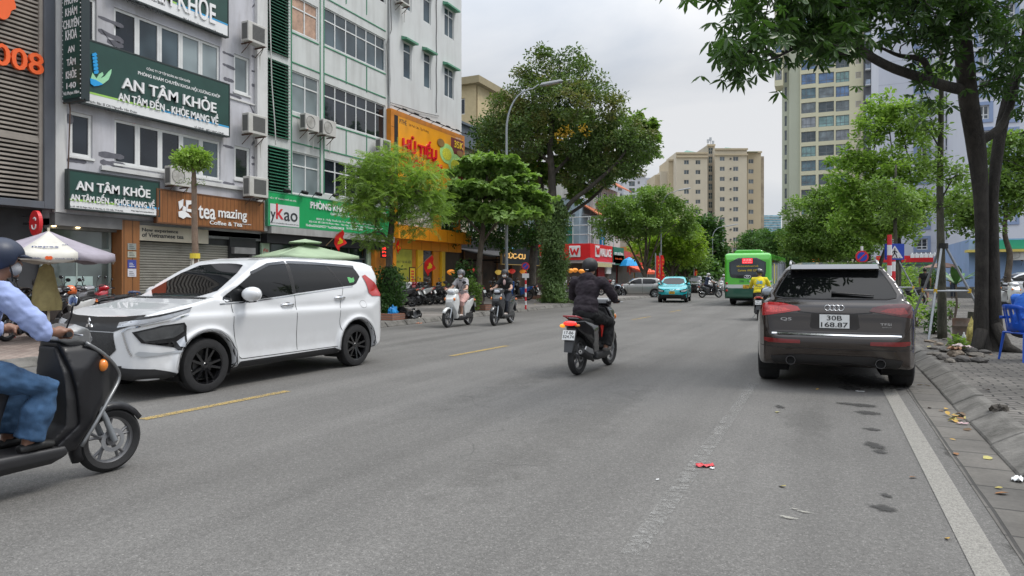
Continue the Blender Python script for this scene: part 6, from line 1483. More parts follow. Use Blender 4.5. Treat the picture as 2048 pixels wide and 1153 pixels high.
row_tree('round crowned street tree with many slanting limbs behind the teal taxi',-13.4,1290,590,385,[(1255,415,55,30,0),(1300,405,50,30,0),(1220,440,40,26,0),(1335,430,55,32,0),(1280,445,70,25,0),(1225,465,35,20,0),(1375,455,28,25,0),(1270,470,40,16,0)],lf_mid,31,20000,.22,.65,200)
row_tree('yellow green street tree directly behind the taxi roof',-12.6,1345,580,440,[(1350,475,42,30,0),(1380,490,28,30,0),(1320,490,35,25,0),(1300,500,30,22,0),(1370,510,30,18,0)],lf_lime,33,12000,.26,.8,110)
row_tree('shaded street tree between the red banners',-13.0,1370,577,470,[(1350,500,40,20,0),(1330,520,40,16,0),(1385,520,30,22,0)],lf_mid,34,7000,.3,.9,80)
row_tree('dark conical tree at the end of the left row',-12.9,1415,572,440,[(1415,470,24,30,0),(1412,505,30,30,0),(1430,520,20,30,0),(1400,535,26,18,0)],lf_dark,35,12000,.5,1.2,110,.3,False)
row_tree('dull green tree behind the dark conical tree',-13.5,1385,570,500,[(1385,530,25,20,0),(1410,540,22,14,0),(1362,530,20,18,0)],lf_far,36,6000,.5,1.2,60,.3,False)
def right_tree(label,u,d,top,ells,m,seed,n,ls,clump,nat=150,tr=.3,lean=0):
 b=at(u,555,d); b.z=.13; vb=555+CAMH*F_/d
 E2=[E_(a,c,d+dz,r1,r2)for(a,c,r1,r2,dz)in ells]; h=vb-top
 trk=[[(b,tr),(at(u+lean*.3,vb-h*.25,d),tr*.85),(at(u+lean*.6,vb-h*.5,d),tr*.6),(at(u+lean,top+h*.2,d),tr*.25)],[(at(u+lean*.3,vb-h*.25,d),tr*.5),(at(u-h*.3,vb-h*.45,d),tr*.4),(at(u-h*.6,vb-h*.6,d),tr*.2)],[(at(u,vb-h*.2,d),tr*.5),(at(u+h*.12,vb-h*.55,d),tr*.3)]]
 return tree(label,b,trk,E2,nat,n,TL,ls,m,bark_d,seed,clump,.65,group='trees along the street')
right_tree('dense dark tree on the right pavement behind the dark car roof',1752,45,375,[(1620,425,44,38,0),(1660,405,45,30,0),(1700,430,50,45,0),(1640,470,60,35,0),(1720,480,45,35,0),(1600,480,40,30,0),(1680,500,55,22,0),(1745,450,22,30,0),(1640,510,40,12,0)],lf_mid,41,26000,.2,.6,240,lean=-40)
right_tree('low tree overhanging the road beside the bus roof',1700,95,440,[(1545,480,35,24,0),(1575,495,40,30,0),(1610,505,40,26,0),(1560,515,45,15,0),(1640,500,36,30,0),(1680,490,30,30,0)],lf_far,42,16000,.38,1.0,150)
right_tree('distant tree closing the avenue above the bus',1560,150,450,[(1490,500,18,20,0),(1515,485,30,20,0),(1545,495,34,26,0),(1600,485,34,30,0),(1510,520,34,14,0),(1580,520,40,20,0)],lf_far,43,12000,.6,1.8,110)
right_tree('distant tree behind the bus on its left',1462,165,500,[(1462,530,14,20,0),(1480,525,18,24,0)],lf_dark,44,3500,.6,1.8,50)
b=G(1795,604,.13); d0=dep(b)
tree('airy bright green tree rising in front of the white towers',b,[[(b,.17),(at(1797,500,d0),.14),(at(1796,470,d0),.13),(at(1800,440,d0),.10)],[(at(1796,475,d0),.09),(at(1765,430,d0),.06),(at(1745,330,d0),.035),(at(1760,250,d0),.02)],[(at(1798,465,d0),.09),(at(1822,420,d0),.06),(at(1815,310,d0),.035),(at(1790,230,d0),.02)],[(at(1800,440,d0),.06),(at(1790,350,d0),.04),(at(1775,230,d0),.02)]],[E_(1765,215,d0,34,30),E_(1800,235,d0,40,34),E_(1745,260,d0,36,30),E_(1835,275,d0,34,30),E_(1700,320,d0,40,26),E_(1760,330,d0,60,30),E_(1830,345,d0,40,28),E_(1680,370,d0,40,24),E_(1740,390,d0,66,30),E_(1810,400,d0,55,30),E_(1765,445,d0,66,28),E_(1700,440,d0,36,24),E_(1850,420,d0,26,22),E_(1790,470,d0,50,20)],480,15000,T_leaf(.22),.25,lf_bright,bark_d,51,.36,.45,tip=.006,shell=.3)
b=G(2017,590,.13); b=at(2017,590,30); b.z=.13; d0=30
tree('small twisted tree before the pale blue shop on the right',b,[[(b,.16),(at(2015,560,d0),.14),(at(2020,510,d0),.12),(at(2010,470,d0),.10),(at(2012,420,d0),.07),(at(2014,360,d0),.04)],[(at(2010,455,d0),.05),(at(1985,420,d0),.035),(at(1960,400,d0),.02)],[(at(2012,440,d0),.05),(at(2040,400,d0),.03)]],[E_(2020,300,d0,50,30),E_(2040,350,d0,40,40),E_(1990,370,d0,30,30),E_(2030,400,d0,40,30),E_(1935,400,d0,30,45),E_(1910,430,d0,26,34),E_(1960,450,d0,30,20)],200,8000,TL,.20,lf_mid,bark_b,53,.5,.6)
b=G(1885,678,.13); d0=dep(b)
tree('slim mossy staked tree in front of the white tower',b,[[(b,.095),(at(1884,600,d0),.085),(at(1882,500,d0),.075),(at(1880,380,d0),.065),(at(1882,250,d0),.055),(at(1883,120,d0),.04),(at(1884,20,d0),.02)],[(at(1881,300,d0),.02),(at(1860,265,d0),.014),(at(1835,240,d0),.008)],[(at(1882,400,d0),.02),(at(1905,360,d0),.012),(at(1925,335,d0),.008)]],[E_(1845,225,d0,36,22),E_(1860,260,d0,30,20),E_(1900,350,d0,40,20),E_(1860,320,d0,30,18),E_(1905,410,d0,30,26),E_(1870,150,d0,30,30)],95,1700,T_leaf(.18),.115,lf_mid,bark_m,55,.25,.5,tip=.004,shell=.2)
b=G(1793,612,.13); b=at(1793,612,23); b.z=.13; d0=dep(b)
tree('second staked tree, thinner, behind the roof of the dark car',b,[[(b,.08),(at(1793,540,d0),.07),(at(1790,430,d0),.055),(at(1792,330,d0),.03)]],[E_(1790,400,d0,50,18),E_(1800,430,d0,50,16),E_(1770,370,d0,34,14)],70,2200,T_leaf(.2),.14,lf_mid,bark_m,56,.3,.4,tip=.005,shell=.2)
b=W(390,640,-12.6); b.z=.13; d0=dep(b)
tt,_=tree('small clipped round headed sapling in front of the wooden sign',b,[[(b,.075),(at(391,540,d0),.07),(at(389,450,d0),.065),(at(388,370,d0),.055),(at(387,335,d0),.04)]],[E_(384,320,d0,32,16),E_(366,322,d0,16,14),E_(405,322,d0,14,14),E_(385,308,d0,16,11)],90,2600,T_leaf(.2),.085,lf_bright,barkmat('pale_bark',(.16,.11,.08),(.25,.18,.13)),57,.17,.6,tip=.004,shell=.4)
rng=np.random.default_rng(3); P=np.array([at(385+rng.normal(0,14),366+rng.normal(0,4),d0)[:]for _ in range(60)]); leafmesh('low_shoot',TS,P,rng.uniform(.05,.1,60),lf_mid,tt,rng,.6)
def props(label,c,r,z0,z1,m,n=3,w=.022,group='staking frames round young trees',rot=.4,wrap=None,ring=None):
 t=thing('tree_stake',label,'tree stake',(c[0],c[1],z0),group=group)
 for k in range(n):
  a=rot+2*PI*k/n; mb=MB(); mb.tube([(c[0]+r*math.cos(a),c[1]+r*math.sin(a),z0),(c[0]+.05*math.cos(a),c[1]+.05*math.sin(a),z1)],w,8); mb.build('leg',m,t)
 if ring:
  for k in range(n):
   a=rot+2*PI*k/n; b2=rot+2*PI*(k+1)/n; f=(z1-ring)/(z1-z0); rr_=r*f+.05*(1-f)
   mb=MB(); mb.tube([(c[0]+rr_*math.cos(a),c[1]+rr_*math.sin(a),ring),(c[0]+rr_*math.cos(b2),c[1]+rr_*math.sin(b2),ring)],w*.8,8); mb.build('crossbar',m,t)
   mb=MB(); mb.cbox((c[0]+rr_*math.cos(a),c[1]+rr_*math.sin(a),ring),(.06,.06,.09)); mb.build('clamp',M('yellow_clamp',(.65,.42,.03),.5,var=.1),t)
 mb=MB(); mb.lathe([(.02,z1-.06),(.105,z1-.06),(.105,z1+.05),(.02,z1+.05)],'z',(c[0],c[1],0),12); mb.build('collar',wrap or black,t)
 return t
b1=G(1885,678,.13); dd=dep(b1); zt=at(1883,492,dd).z
props('galvanised tripod frame around the mossy staked tree',(b1.x,b1.y),.95,.14,zt,galv,3,.024,rot=-1.95,ring=at(1880,582,dd).z)
b2=at(1793,612,23); props('smaller galvanised tripod frame behind the dark car',(b2.x,b2.y),.95,.14,at(1793,520,23).z,galv,3,.022,rot=-2.0,ring=at(1793,575,23).z)
b3=W(390,640,-12.6); props('pale wooden stakes with a yellow tie round the clipped sapling',(b3.x,b3.y),.42,.13,at(388,512,dep(b3)).z,M('pale_stake',(.6,.58,.5),.7,var=.1),4,.018,wrap=M('yellow_tie',(.7,.55,.05),.6,var=0))
# foreground tree, right: trunk and the long limb over the road ---
b=G(1975,702,.13); d0=dep(b)
def A3(u,v,d):return at(u,v,d)
tk=[[(b-Vector((.08,0,.1)),.22),(A3(1962,672,d0),0.121),(A3(1963,600,d0),0.105),(A3(1964,500,d0),0.101),(A3(1962,400,d0),0.113),(A3(1953,300,d0),0.148),(A3(1937,200,d0-.3),0.148),(A3(1927,100,d0-.6),0.136),(A3(1917,0,d0-1),0.129),(A3(1905,-140,d0-1.4),0.101),(A3(1890,-300,d0-1.8),0.047)],[(b+Vector((.12,.05,-.1)),.22),(A3(1990,672,d0),0.129),(A3(1988,600,d0),0.105),(A3(1987,500,d0),0.086),(A3(1987,400,d0),0.074),(A3(1993,320,d0+.1),0.094),(A3(2006,240,d0+.2),0.098),(A3(2028,160,d0+.3),0.094),(A3(2050,100,d0+.3),0.086),(A3(2085,-60,d0),0.062)],[(A3(1950,290,d0),0.094),(A3(2010,240,d0),0.062),(A3(2045,100,d0),0.055),(A3(2060,-60,d0),0.031)],[(A3(1935,182,d0-.3),0.094),(A3(1890,172,d0-.6),0.087),(A3(1830,152,d0-1.1),0.078),(A3(1775,132,d0-1.6),0.069),(A3(1722,100,d0-2.1),0.059),(A3(1690,62,d0-2.4),0.050),(A3(1640,10,d0-2.8),0.038),(A3(1560,-60,d0-3.2),0.025)],[(A3(1745,112,d0-2.0),0.038),(A3(1690,108,d0-2.4),0.034),(A3(1640,102,d0-2.9),0.030),(A3(1600,92,d0-3.2),0.025),(A3(1582,100,d0-3.4),0.020),(A3(1545,118,d0-3.7),0.014),(A3(1500,128,d0-4.0),0.009)],[(A3(1862,160,d0-.8),0.056),(A3(1845,120,d0-1.0),0.050),(A3(1800,112,d0-1.3),0.031),(A3(1760,95,d0-1.8),0.018)],[(A3(1915,0,d0-1),0.062),(A3(1830,-60,d0-2),0.044),(A3(1740,-60,d0-3),0.031),(A3(1600,-70,d0-3.8),0.018),(A3(1450,-60,d0-4.4),0.013)]]
rngA=np.random.default_rng(77)
cl=[]
def CL(u,v,du,dv,d,n):
 for _ in range(max(2,int(n*(.62 if u<1760 else .8)))):cl.append(at(u+rngA.normal(0,du),v-14+rngA.normal(0,dv),d+rngA.normal(0,.35))[:])
CL(1500,105,22,14,d0-4,18); CL(1468,128,14,9,d0-4.1,8); CL(1530,70,20,12,d0-3.8,10); CL(1560,95,14,8,d0-3.5,6)
CL(1442,2,14,10,d0-4.3,5); CL(1398,-22,14,5,d0-4.6,3)
CL(1545,5,28,16,d0-3.6,22); CL(1600,22,30,18,d0-3.2,30); CL(1600,78,18,8,d0-3.3,8); CL(1670,30,34,20,d0-2.8,34); CL(1650,95,22,12,d0-3,14); CL(1640,80,16,8,d0-3,8)
CL(1720,5,38,18,d0-2.4,26); CL(1790,0,38,18,d0-2.1,30); CL(1700,85,10,8,d0-2.6,2); CL(1865,35,30,26,d0-1.6,34); CL(1890,110,14,14,d0-1.2,7); CL(1862,215,10,8,d0-1,2)
CL(1990,40,34,34,d0-1.4,32); CL(2030,110,20,30,d0-.6,18); CL(1990,170,16,20,d0-.2,9); CL(2040,230,10,16,d0,6); CL(1900,-10,36,14,d0-2,18); CL(1738,55,20,10,d0-2.4,6); CL(1690,115,8,6,d0-2.4,3)
CL(1700,-90,150,45,d0-3,60); CL(1950,-110,90,60,d0-1,50); CL(1850,-210,160,60,d0-1,70); CL(2150,0,60,120,d0,60)
t=thing('foreground_tree','tall dark forked trunk tree with whorled leaves arching over the parked dark car','tree',b)
mb=MB(); grow(mb,tk,cl,rngA,.006,sag=.03,sides=7)
mb.tube([(b.x+.1,b.y,.6),(b.x+.25,b.y-.1,.2),(b.x+.50,b.y-.2,.1)],[.10,.11,.04],8); mb.tube([(b.x-.1,b.y-.1,.5),(b.x-.18,b.y-.2,.2),(b.x-.32,b.y-.35,.1)],[.10,.09,.03],8)
mb.tube([(b.x+.1,b.y+.1,.5),(b.x+.3,b.y+.4,.2),(b.x+.45,b.y+.7,.1)],[.12,.09,.04],8)
o=mb.build('trunk',barkmat('very_dark_bark',(.016,.014,.012),(.042,.037,.031)),t,smooth=True,recalc=False)
cl=np.array(cl)
ntpl=5; parts=[]
for k in range(ntpl):
 sel=cl[k::ntpl]; rg=np.random.default_rng(90+k); N=len(sel)
 rep=5; P=np.repeat(sel,rep,0)+rg.normal(0,.18,(N*rep,3)); S=rg.uniform(.105,.18,N*rep)
 leafmesh('crown',T_whorl(7+(k%2),.14,.35+.1*k,.25,60+k),P,S,lf_near,t,rg,.45)
# shrubs, climbers and pot plants ----
def bush(label,c,r,n,size,m,seed,tpl=TL,name='shrub',cat='shrub',tilt=.7):
 rng=np.random.default_rng(seed); t=thing(name,label,cat,(c[0],c[1],.13))
 A=sample_ell([((c[0],c[1],c[2]),r)],max(12,n//14),rng,.3); mb=MB()
 for a in A[::2]:mb.tube([(c[0]+rng.normal(0,r[0]*.15),c[1]+rng.normal(0,r[1]*.15),.12),tuple((np.array(a)+np.array([c[0],c[1],.1]))/2+rng.normal(0,.04,3)),tuple(a)],[.012,.009,.004],4)
 mb.build('stems',bark_b,t,recalc=False)
 P=np.repeat(A,n//len(A)+1,0); P=P+rng.normal(0,min(r)*.22,P.shape); P[:,2]=np.maximum(P[:,2],.16)
 leafmesh('foliage',tpl,P,rng.uniform(.7,1.2,len(P))*size,m,t,rng,tilt); return t
p=W(778,640,-12.3)
ivy('dense climber wrapped round the foot of the feathery tree',(p.x,p.y,.13),[((p.x,p.y,.2),.30),((p.x-.05,p.y,.8),.38),((p.x,p.y,1.4),.36),((p.x,p.y,1.75),.22)],3200,.09,lf_dark,23)
bush('low dark hedge between the white car and the feathery tree',(p.x-.7,p.y-.7,1.0),(.55,.6,.55),1500,.08,lf_mid,61)
p=W(942,615,-12.4); bush('leafy bush at the foot of the almond tree',(p.x,p.y,.75),(.35,.35,.6),700,.13,lf_mid,62,name='shrub')
p=W(930,560,-13.2); bush('heart leaved shrub between the two women riders',(p.x,p.y,1.4),(.55,.5,.6),500,.17,lf_dark,63)
p=W(1120,606,-12.3); bush('low ground cover around the base of the ivy pillar',(p.x,p.y-.2,.3),(1.1,.7,.22),1500,.09,lf_ivy,64)
p=G(1835,655,.13); bush('bright leafy pot plants just beyond the dark car',(p.x-.05,p.y+.3,.56),(.36,.7,.36),420,.12,lf_bright,65,T_leaf(.2))
p=G(1865,668,.13); bush('dark strap leaved plant beside the metal tripod',(p.x,p.y,.5),(.25,.3,.3),150,.18,lf_dark,66,TS)
p=G(1918,705,.13); bush('little green seedling plant at the foot of the big trunk',(p.x,p.y,.33),(.12,.12,.13),60,.11,lf_bright,67)
p=G(1900,640,.13); bush('spindly shrub behind the rusty drum',(p.x,p.y,.5),(.2,.2,.25),60,.12,lf_mid,68)
p=at(1850,555,62); bush('garden shrubs under the red restaurant sign',(p.x,p.y,1.3),(3.4,1.0,1.1),2600,.2,lf_mid,69)
p=at(1760,560,46); bush('green hedge at the foot of the white tower',(p.x,p.y,1.2),(3.0,1.2,1.2),2000,.22,lf_bright,70)
p=G(1906,655,.13)
t=thing('broad_leaf_plant','tall plant with broad upright banana like leaves behind the rusty drum','plant',p)
mb=MB(); c=Vector((p.x,p.y,.13)); top=at(1912,570,dep(p)); mb.tube([c,(c+top)/2+Vector((.05,0,0)),top],[.03,.028,.022],7); mb.build('stem',bark_b,t)
rg=np.random.default_rng(8)
for k in range(11):
 a=k*2.4; el=.5+.75*rg.random(); ln=.42+.35*rg.random(); mb=MB(); vs=[]; d=Vector((math.cos(a),math.sin(a),0)); s_=d.cross(Vector((0,0,1)))
 for i in range(8):
  f=i/7; c_=top+d*ln*math.cos(el)*f+Vector((0,0,1))*(ln*math.sin(el)*f-.25*f*f*(1.3-el)); w_=.075*math.sin(PI*min(1,f*.93+.04))+.004
  vs+=[c_-s_*w_+Vector((0,0,.02)),c_,c_+s_*w_+Vector((0,0,.02))]
 fs=[]
 for i in range(7):fs+=[(i*3,i*3+1,i*3+4,i*3+3),(i*3+1,i*3+2,i*3+5,i*3+4)]
 mb.add(vs,fs); mb.build('leaf',M('broad_leaf',(.06,.16,.03),.4,var=.4,vs=5),t,smooth=True)
# vehicles
def chaikin(p,n=2,closed=True):
 for _ in range(n):
  q=[]
  m=len(p)
  for i in range(m if closed else m-1):
   a,b=p[i],p[(i+1)%m]; q+=[(a[0]*.75+b[0]*.25,a[1]*.75+b[1]*.25),(a[0]*.25+b[0]*.75,a[1]*.25+b[1]*.75)]
  if not closed:q=[p[0]]+q+[p[-1]]
  p=q
 return p
def arc(c,r,a0,a1,n=12):return[(c[0]+r*math.cos(a0+(a1-a0)*i/n),c[1]+r*math.sin(a0+(a1-a0)*i/n))for i in range(n+1)]
def tmpobj(mb,name='tmp'):
 me=bpy.data.meshes.new(name); me.from_pydata(mb.v,[],mb.f); bm=bmesh.new(); bm.from_mesh(me); bmesh.ops.recalc_face_normals(bm,faces=bm.faces); bm.to_mesh(me); bm.free()
 o=bpy.data.objects.new(name,me); COL.objects.link(o); return o
def boolean(a,b,op):
 m=a.modifiers.new('b','BOOLEAN'); m.operation=op; m.object=b; m.solver='EXACT'; me=evalmesh(a); a.modifiers.clear(); a.data=me; return a
def rm(*os):
 for o in os:bpy.data.objects.remove(o)
def mirror_prof(h):
 return[(w,z)for w,z in h]+[(-w,z)for w,z in h[::-1]]
def vol(side,front,plan):
 mb=MB(); mb.prism(side,-1.6,1.6,'x'); A=tmpobj(mb)
 for poly,ax,lo,hi in((front,'y',-9,9),(plan,'z',-1,5)):
  if poly is None:continue
  mb=MB(); mb.prism(poly,lo,hi,ax); B=tmpobj(mb); boolean(A,B,'INTERSECT'); rm(B)
 return A
def remesh(A,vox,smooth=6,fac=.5):
 r=A.modifiers.new('r','REMESH'); r.mode='VOXEL'; r.voxel_size=vox; r.use_smooth_shade=True
 if smooth:s=A.modifiers.new('s','SMOOTH'); s.factor=fac; s.iterations=smooth
 me=evalmesh(A); rm(A); me.polygons.foreach_set('use_smooth',[True]*len(me.polygons)); return me
def bvh_of(me):return BVHTree.FromPolygons([v.co.copy()for v in me.vertices],[tuple(p.vertices)for p in me.polygons])
def project(bv,p,mode,off,yc=0):
 if mode=='left':o,d=Vector((-3,p[0],p[1])),Vector((1,0,0))
 elif mode=='right':o,d=Vector((3,p[0],p[1])),Vector((-1,0,0))
 elif mode=='front':o,d=Vector((p[0],8,p[1])),Vector((0,-1,0))
 elif mode=='rear':o,d=Vector((p[0],-8,p[1])),Vector((0,1,0))
 elif mode=='top':o,d=Vector((p[0],p[1],6)),Vector((0,0,-1))
 elif mode=='cyl':d=-Vector((math.sin(p[0]),math.cos(p[0]),0)); o=Vector((0,yc,p[1]))-d*5
 elif mode=='cylr':d=-Vector((math.sin(p[0]),-math.cos(p[0]),0)); o=Vector((0,yc,p[1]))-d*5
 h=bv.ray_cast(o,d)
 if h[0]is None:
  n=bv.find_nearest(o+d*4);
  return n[0]+n[1]*off
 return h[0]+h[1]*off
def decal(parent,bv,name,poly,mode,m,off=.004,res=.045,yc=0,mirror=False,th=0):
 def one(poly,mode,flip):
  bm=bmesh.new(); vs=[bm.verts.new((p[0],p[1],0))for p in poly]; f=bm.faces.new(vs); bmesh.ops.triangulate(bm,faces=[f])
  xs=[p[0]for p in poly]; ys=[p[1]for p in poly]
  for ax,arr in((0,xs),(1,ys)):
   rs=res if not(mode.startswith('cyl')and ax==0)else res*.6
   n=int((max(arr)-min(arr))/rs)
   for i in range(1,n+1):
    co=[0,0,0]; co[ax]=min(arr)+(max(arr)-min(arr))*i/(n+1); no=[0,0,0]; no[ax]=1
    bmesh.ops.bisect_plane(bm,geom=bm.verts[:]+bm.edges[:]+bm.faces[:],plane_co=co,plane_no=no)
  bmesh.ops.remove_doubles(bm,verts=bm.verts,dist=.0005)
  for v in bm.verts:v.co=project(bv,(v.co.x,v.co.y),mode,off,yc)
  me=bpy.data.meshes.new(name); bmesh.ops.recalc_face_normals(bm,faces=bm.faces)
  c=Vector((0,0,.8)); s_=sum((f.normal.dot((f.calc_center_median()-c))for f in bm.faces))
  if s_<0:bmesh.ops.reverse_faces(bm,faces=bm.faces)
  bm.to_mesh(me); bm.free(); me.materials.append(m); me.polygons.foreach_set('use_smooth',[True]*len(me.polygons))
  o=bpy.data.objects.new(name,me); link(o,parent)
  if th:s=o.modifiers.new('s','SOLIDIFY'); s.thickness=th; s.offset=-1
  return o
 o=one(poly,mode,False)
 if mirror:
  md={'left':'right','right':'left'}.get(mode,mode)
  p2=poly if mode in('left','right')else[(-p[0],p[1])for p in poly]
  one(p2,md,True)
 return o
def stroke(parent,bv,name,pts,w,mode,m,off=.003,yc=0,mirror=False,step=.05):
 def one(pts,mode):
  P=[Vector((*p,0))for p in pts]; S=[P[0]]
  for a,b in zip(P,P[1:]):
   n=max(1,int((b-a).length/step))
   for i in range(1,n+1):S.append(a.lerp(b,i/n))
  vs=[]
  for i,p in enumerate(S):
   t=(S[min(i+1,len(S)-1)]-S[max(i-1,0)]).normalized(); nn=Vector((-t.y,t.x,0))*w/2
   for q in(p-nn,p+nn):vs.append(project(bv,(q.x,q.y),mode,off,yc))
  mb=MB(); mb.M=Matrix.Identity(4); mb.add(vs,[(2*i,2*i+1,2*i+3,2*i+2)for i in range(len(S)-1)]); return mb.build(name,m,parent,smooth=True,world=False)
 o=one(pts,mode)
 if mirror:one(pts if mode in('left','right')else[(-p[0],p[1])for p in pts],{'left':'right','right':'left'}.get(mode,mode))
 return o
WHC={}
def wheel(parent,x,y,r,w,style,rimm,side,rimf=.66,steer=0):
 """side: -1 left wheel, +1 right wheel (outer face direction)"""
 key=(round(r,3),round(w,3),style,rimm.name,rimf)
 if key not in WHC:
  t=MB(); t.M=Matrix.Identity(4); R0=r*rimf; h=w/2
  t.lathe([(R0,-h*.8),(R0+.01,-h*.95),(r-.05,-h*1.02),(r-.018,-h*.9),(r-.004,-h*.6),(r,-h*.3),(r-.006,-h*.28),(r-.006,-h*.24),(r,-h*.22),(r,h*.22),(r-.006,h*.24),(r-.006,h*.28),(r,h*.3),(r-.004,h*.6),(r-.018,h*.9),(r-.05,h*1.02),(R0+.01,h*.95),(R0,h*.8)],'x',(0,0,0),44)
  tm=t.mesh('tyre',rubber,None,smooth=35)
  q=MB(); q.M=Matrix.Identity(4)
  q.lathe([(R0+.004,h*.82),(R0+.012,h*.9),(R0-.004,h*.88),(R0-.018,h*.55),(R0-.03,-h*.6),(R0-.01,-h*.9),(R0+.004,-h*.8)],'x',(0,0,0),40)
  ns,dbl={'five_double':(5,1),'five':(5,0),'multi':(7,1),'steel':(9,0)}[style]
  for k in range(ns):
   for s_ in((-1,1)if dbl else(0,)):
    a=2*PI*k/ns; wd=R0*(.15 if dbl else .2); a1=a+s_*(.24 if ns==5 else .16); a0=a+s_*.16
    n0=Vector((0,math.cos(a0),math.sin(a0))); n1=Vector((0,math.cos(a1),math.sin(a1))); t0=Vector((0,-math.sin(a1),math.cos(a1)))
    p0=n0*R0*.16; p1=n1*(R0-.012); e=t0*wd/2; X0,X1=h*.62,h*.80
    vs=[p0-e*1.3+Vector((X0-.05,0,0)),p0+e*1.3+Vector((X0-.05,0,0)),p1+e+Vector((X1-.05,0,0)),p1-e+Vector((X1-.05,0,0)),p0-e+Vector((X0,0,0)),p0+e+Vector((X0,0,0)),p1+e*.8+Vector((X1,0,0)),p1-e*.8+Vector((X1,0,0))]
    q.add(vs,[(0,3,2,1),(4,5,6,7),(0,1,5,4),(1,2,6,5),(2,3,7,6),(3,0,4,7)])
  q.lathe([(0,h*.70),(R0*.13,h*.68),(R0*.2,h*.55),(R0*.2,h*.2),(0,h*.2)],'x',(0,0,0),20)
  for k in range(5):a=2*PI*k/5+.6; q.cyl((h*.5,R0*.135*math.cos(a)*1.6,R0*.135*math.sin(a)*1.6),(h*.62,R0*.135*math.cos(a)*1.6,R0*.135*math.sin(a)*1.6),.011,6)
  rmh=q.mesh('wheel',rimm,None,smooth=35)
  d=MB(); d.M=Matrix.Identity(4); d.lathe([(0,-h*.1),(R0*.62,-h*.1),(R0*.62,h*.1),(0,h*.1)],'x',(0,0,0),24); d.lathe([(R0*.6,-h*.75),(R0-.012,-h*.75)],'x',(0,0,0),24)
  dm=d.mesh('brake_disc',M('brake_disc',(.10,.10,.10),.4,.7,var=.1),None,smooth=35)
  WHC[key]=(tm,rmh,dm)
 tm,rmh,dm=WHC[key]
 o=bpy.data.objects.new('wheel',rmh); o.location=(x,y,r-.004); o.rotation_euler=(0,0,(PI if side<0 else 0)+steer); link(o,parent)
 for nm,me in(('tyre',tm),('brake_disc',dm)):c=bpy.data.objects.new(nm,me); link(c,o)
 return o
def arches(poly_bottom_y,wheels,zc,r,zb):
 """bottom edge from front to rear with circular wheel openings: wheels sorted front->rear"""
 out=[]
 for yw in wheels:
  a=math.asin(max(-1,min(1,(zb-zc)/r)))
  out+=arc((yw,zc),r,a,PI-a,16)
 return out
def make_car(name,label,spec,m,loc,rz,group=None,cat='car',vox=.022,rimm=None):
 root=thing(name,label,cat,loc,rz,group); s=spec
 ar=arches(None,[s['wf'],s['wr']],s.get('zc',s['r']),s['ra'],s['zb'])
 side=s['top']+s['nose']+ar+s['tail']
 A=vol(side,mirror_prof(s['front']),mirror_prof(s['plan'])); B=vol(s['gh'],mirror_prof(s['ghf']),mirror_prof(s['ghp']))
 boolean(A,B,'UNION'); rm(B)
 if s.get('flare'):A=flares(A,s)
 me=remesh(A,vox,s.get('sm',9)); me.materials.append(m); me.name='body'
 body=bpy.data.objects.new('body',me); link(body,root); bv=bvh_of(me)
 mb=MB(); mb.M=Matrix.Identity(4); w=s['hw']-.28; mb.box(-w,w,s['wr']-.5,s['wf']+.5,s['zb']+.02,.62)
 for yw in(s['wf'],s['wr']):mb.lathe([(s['ra']-.015,-s['hw']+.05),(s['ra']-.015,-s['hw']+.4)],'x',(0,yw,s.get('zc',s['r'])),30); mb.lathe([(s['ra']-.015,s['hw']-.4),(s['ra']-.015,s['hw']-.05)],'x',(0,yw,s.get('zc',s['r'])),30); mb.cyl((-s['hw']+.2,yw,s['r']),(s['hw']-.2,yw,s['r']),.05,8)
 v2=[]; mb.v=[(p[0],p[1],max(p[2],.17))for p in mb.v]
 mb.build('underbody',M('underbody',(.01,.01,.01),.9,var=0),root,world=False)
 for yw in(s['wf'],s['wr']):
  for sd in(-1,1):wheel(root,sd*(s['hw']-s['tw']/2-.015),yw,s['r'],s['tw'],s['style'],rimm or alu,sd,steer=(s.get('steer',0)if yw>0 else 0))
 return root,bv,body
def flares(A,s):
 fl=s['flare']; zc=s.get('zc',s['r'])
 for yw in(s['wf'],s['wr']):
  for sd in(-1,1):
   vs=[]; ro=s['ra']+.07; a=math.asin((s['zb']+.03-zc)/ro); n=30
   P0=arc((yw,zc),ro,a,PI-a,n); P1=arc((yw,zc),ro-.03,a,PI-a,n); x0,x1,x2=sd*(s['hw']-.12),sd*(s['hw']-.012),sd*(s['hw']+fl)
   mb=MB(); m=len(P0); mb.add([(x0,*p)for p in P0]+[(x1,*p)for p in P0]+[(x2,*p)for p in P1],[tuple(range(m)),tuple(range(3*m-1,2*m-1,-1))]+[(q*m+i,q*m+(i+1)%m,(q+1)*m+(i+1)%m,(q+1)*m+i)for q in(0,1)for i in range(m)])
   B=tmpobj(mb); boolean(A,B,'UNION'); rm(B)
   mb=MB(); mb.cyl((sd*.5,yw,zc),(sd*1.3,yw,zc),s['ra'],40); B=tmpobj(mb); boolean(A,B,'DIFFERENCE'); rm(B)
 return A
def door_set(root,bv,spec_windows,seams,handles,m=None,chr_=None,tint=None):
 for p in spec_windows:decal(root,bv,'side_window',chaikin(p,1),'left',tint or cartint,.004,mirror=True)
 for p in seams:stroke(root,bv,'door_seam',p,.009,'left',black,.0015,mirror=True)
 for(y,z)in handles:
  for sd in(-1,1):
   q=project(bv,(y,z),'left' if sd<0 else 'right',.012); mb=MB(); mb.M=Matrix.Identity(4)
   mb.tube([q+Vector((-sd*.02,-.10,0)),q+Vector((sd*.018,-.07,0)),q+Vector((sd*.022,0,0)),q+Vector((sd*.018,.07,0)),q+Vector((-sd*.02,.10,0))],.013,8); mb.build('door_handle',chr_ or m or chrome,root,smooth=True,world=False)
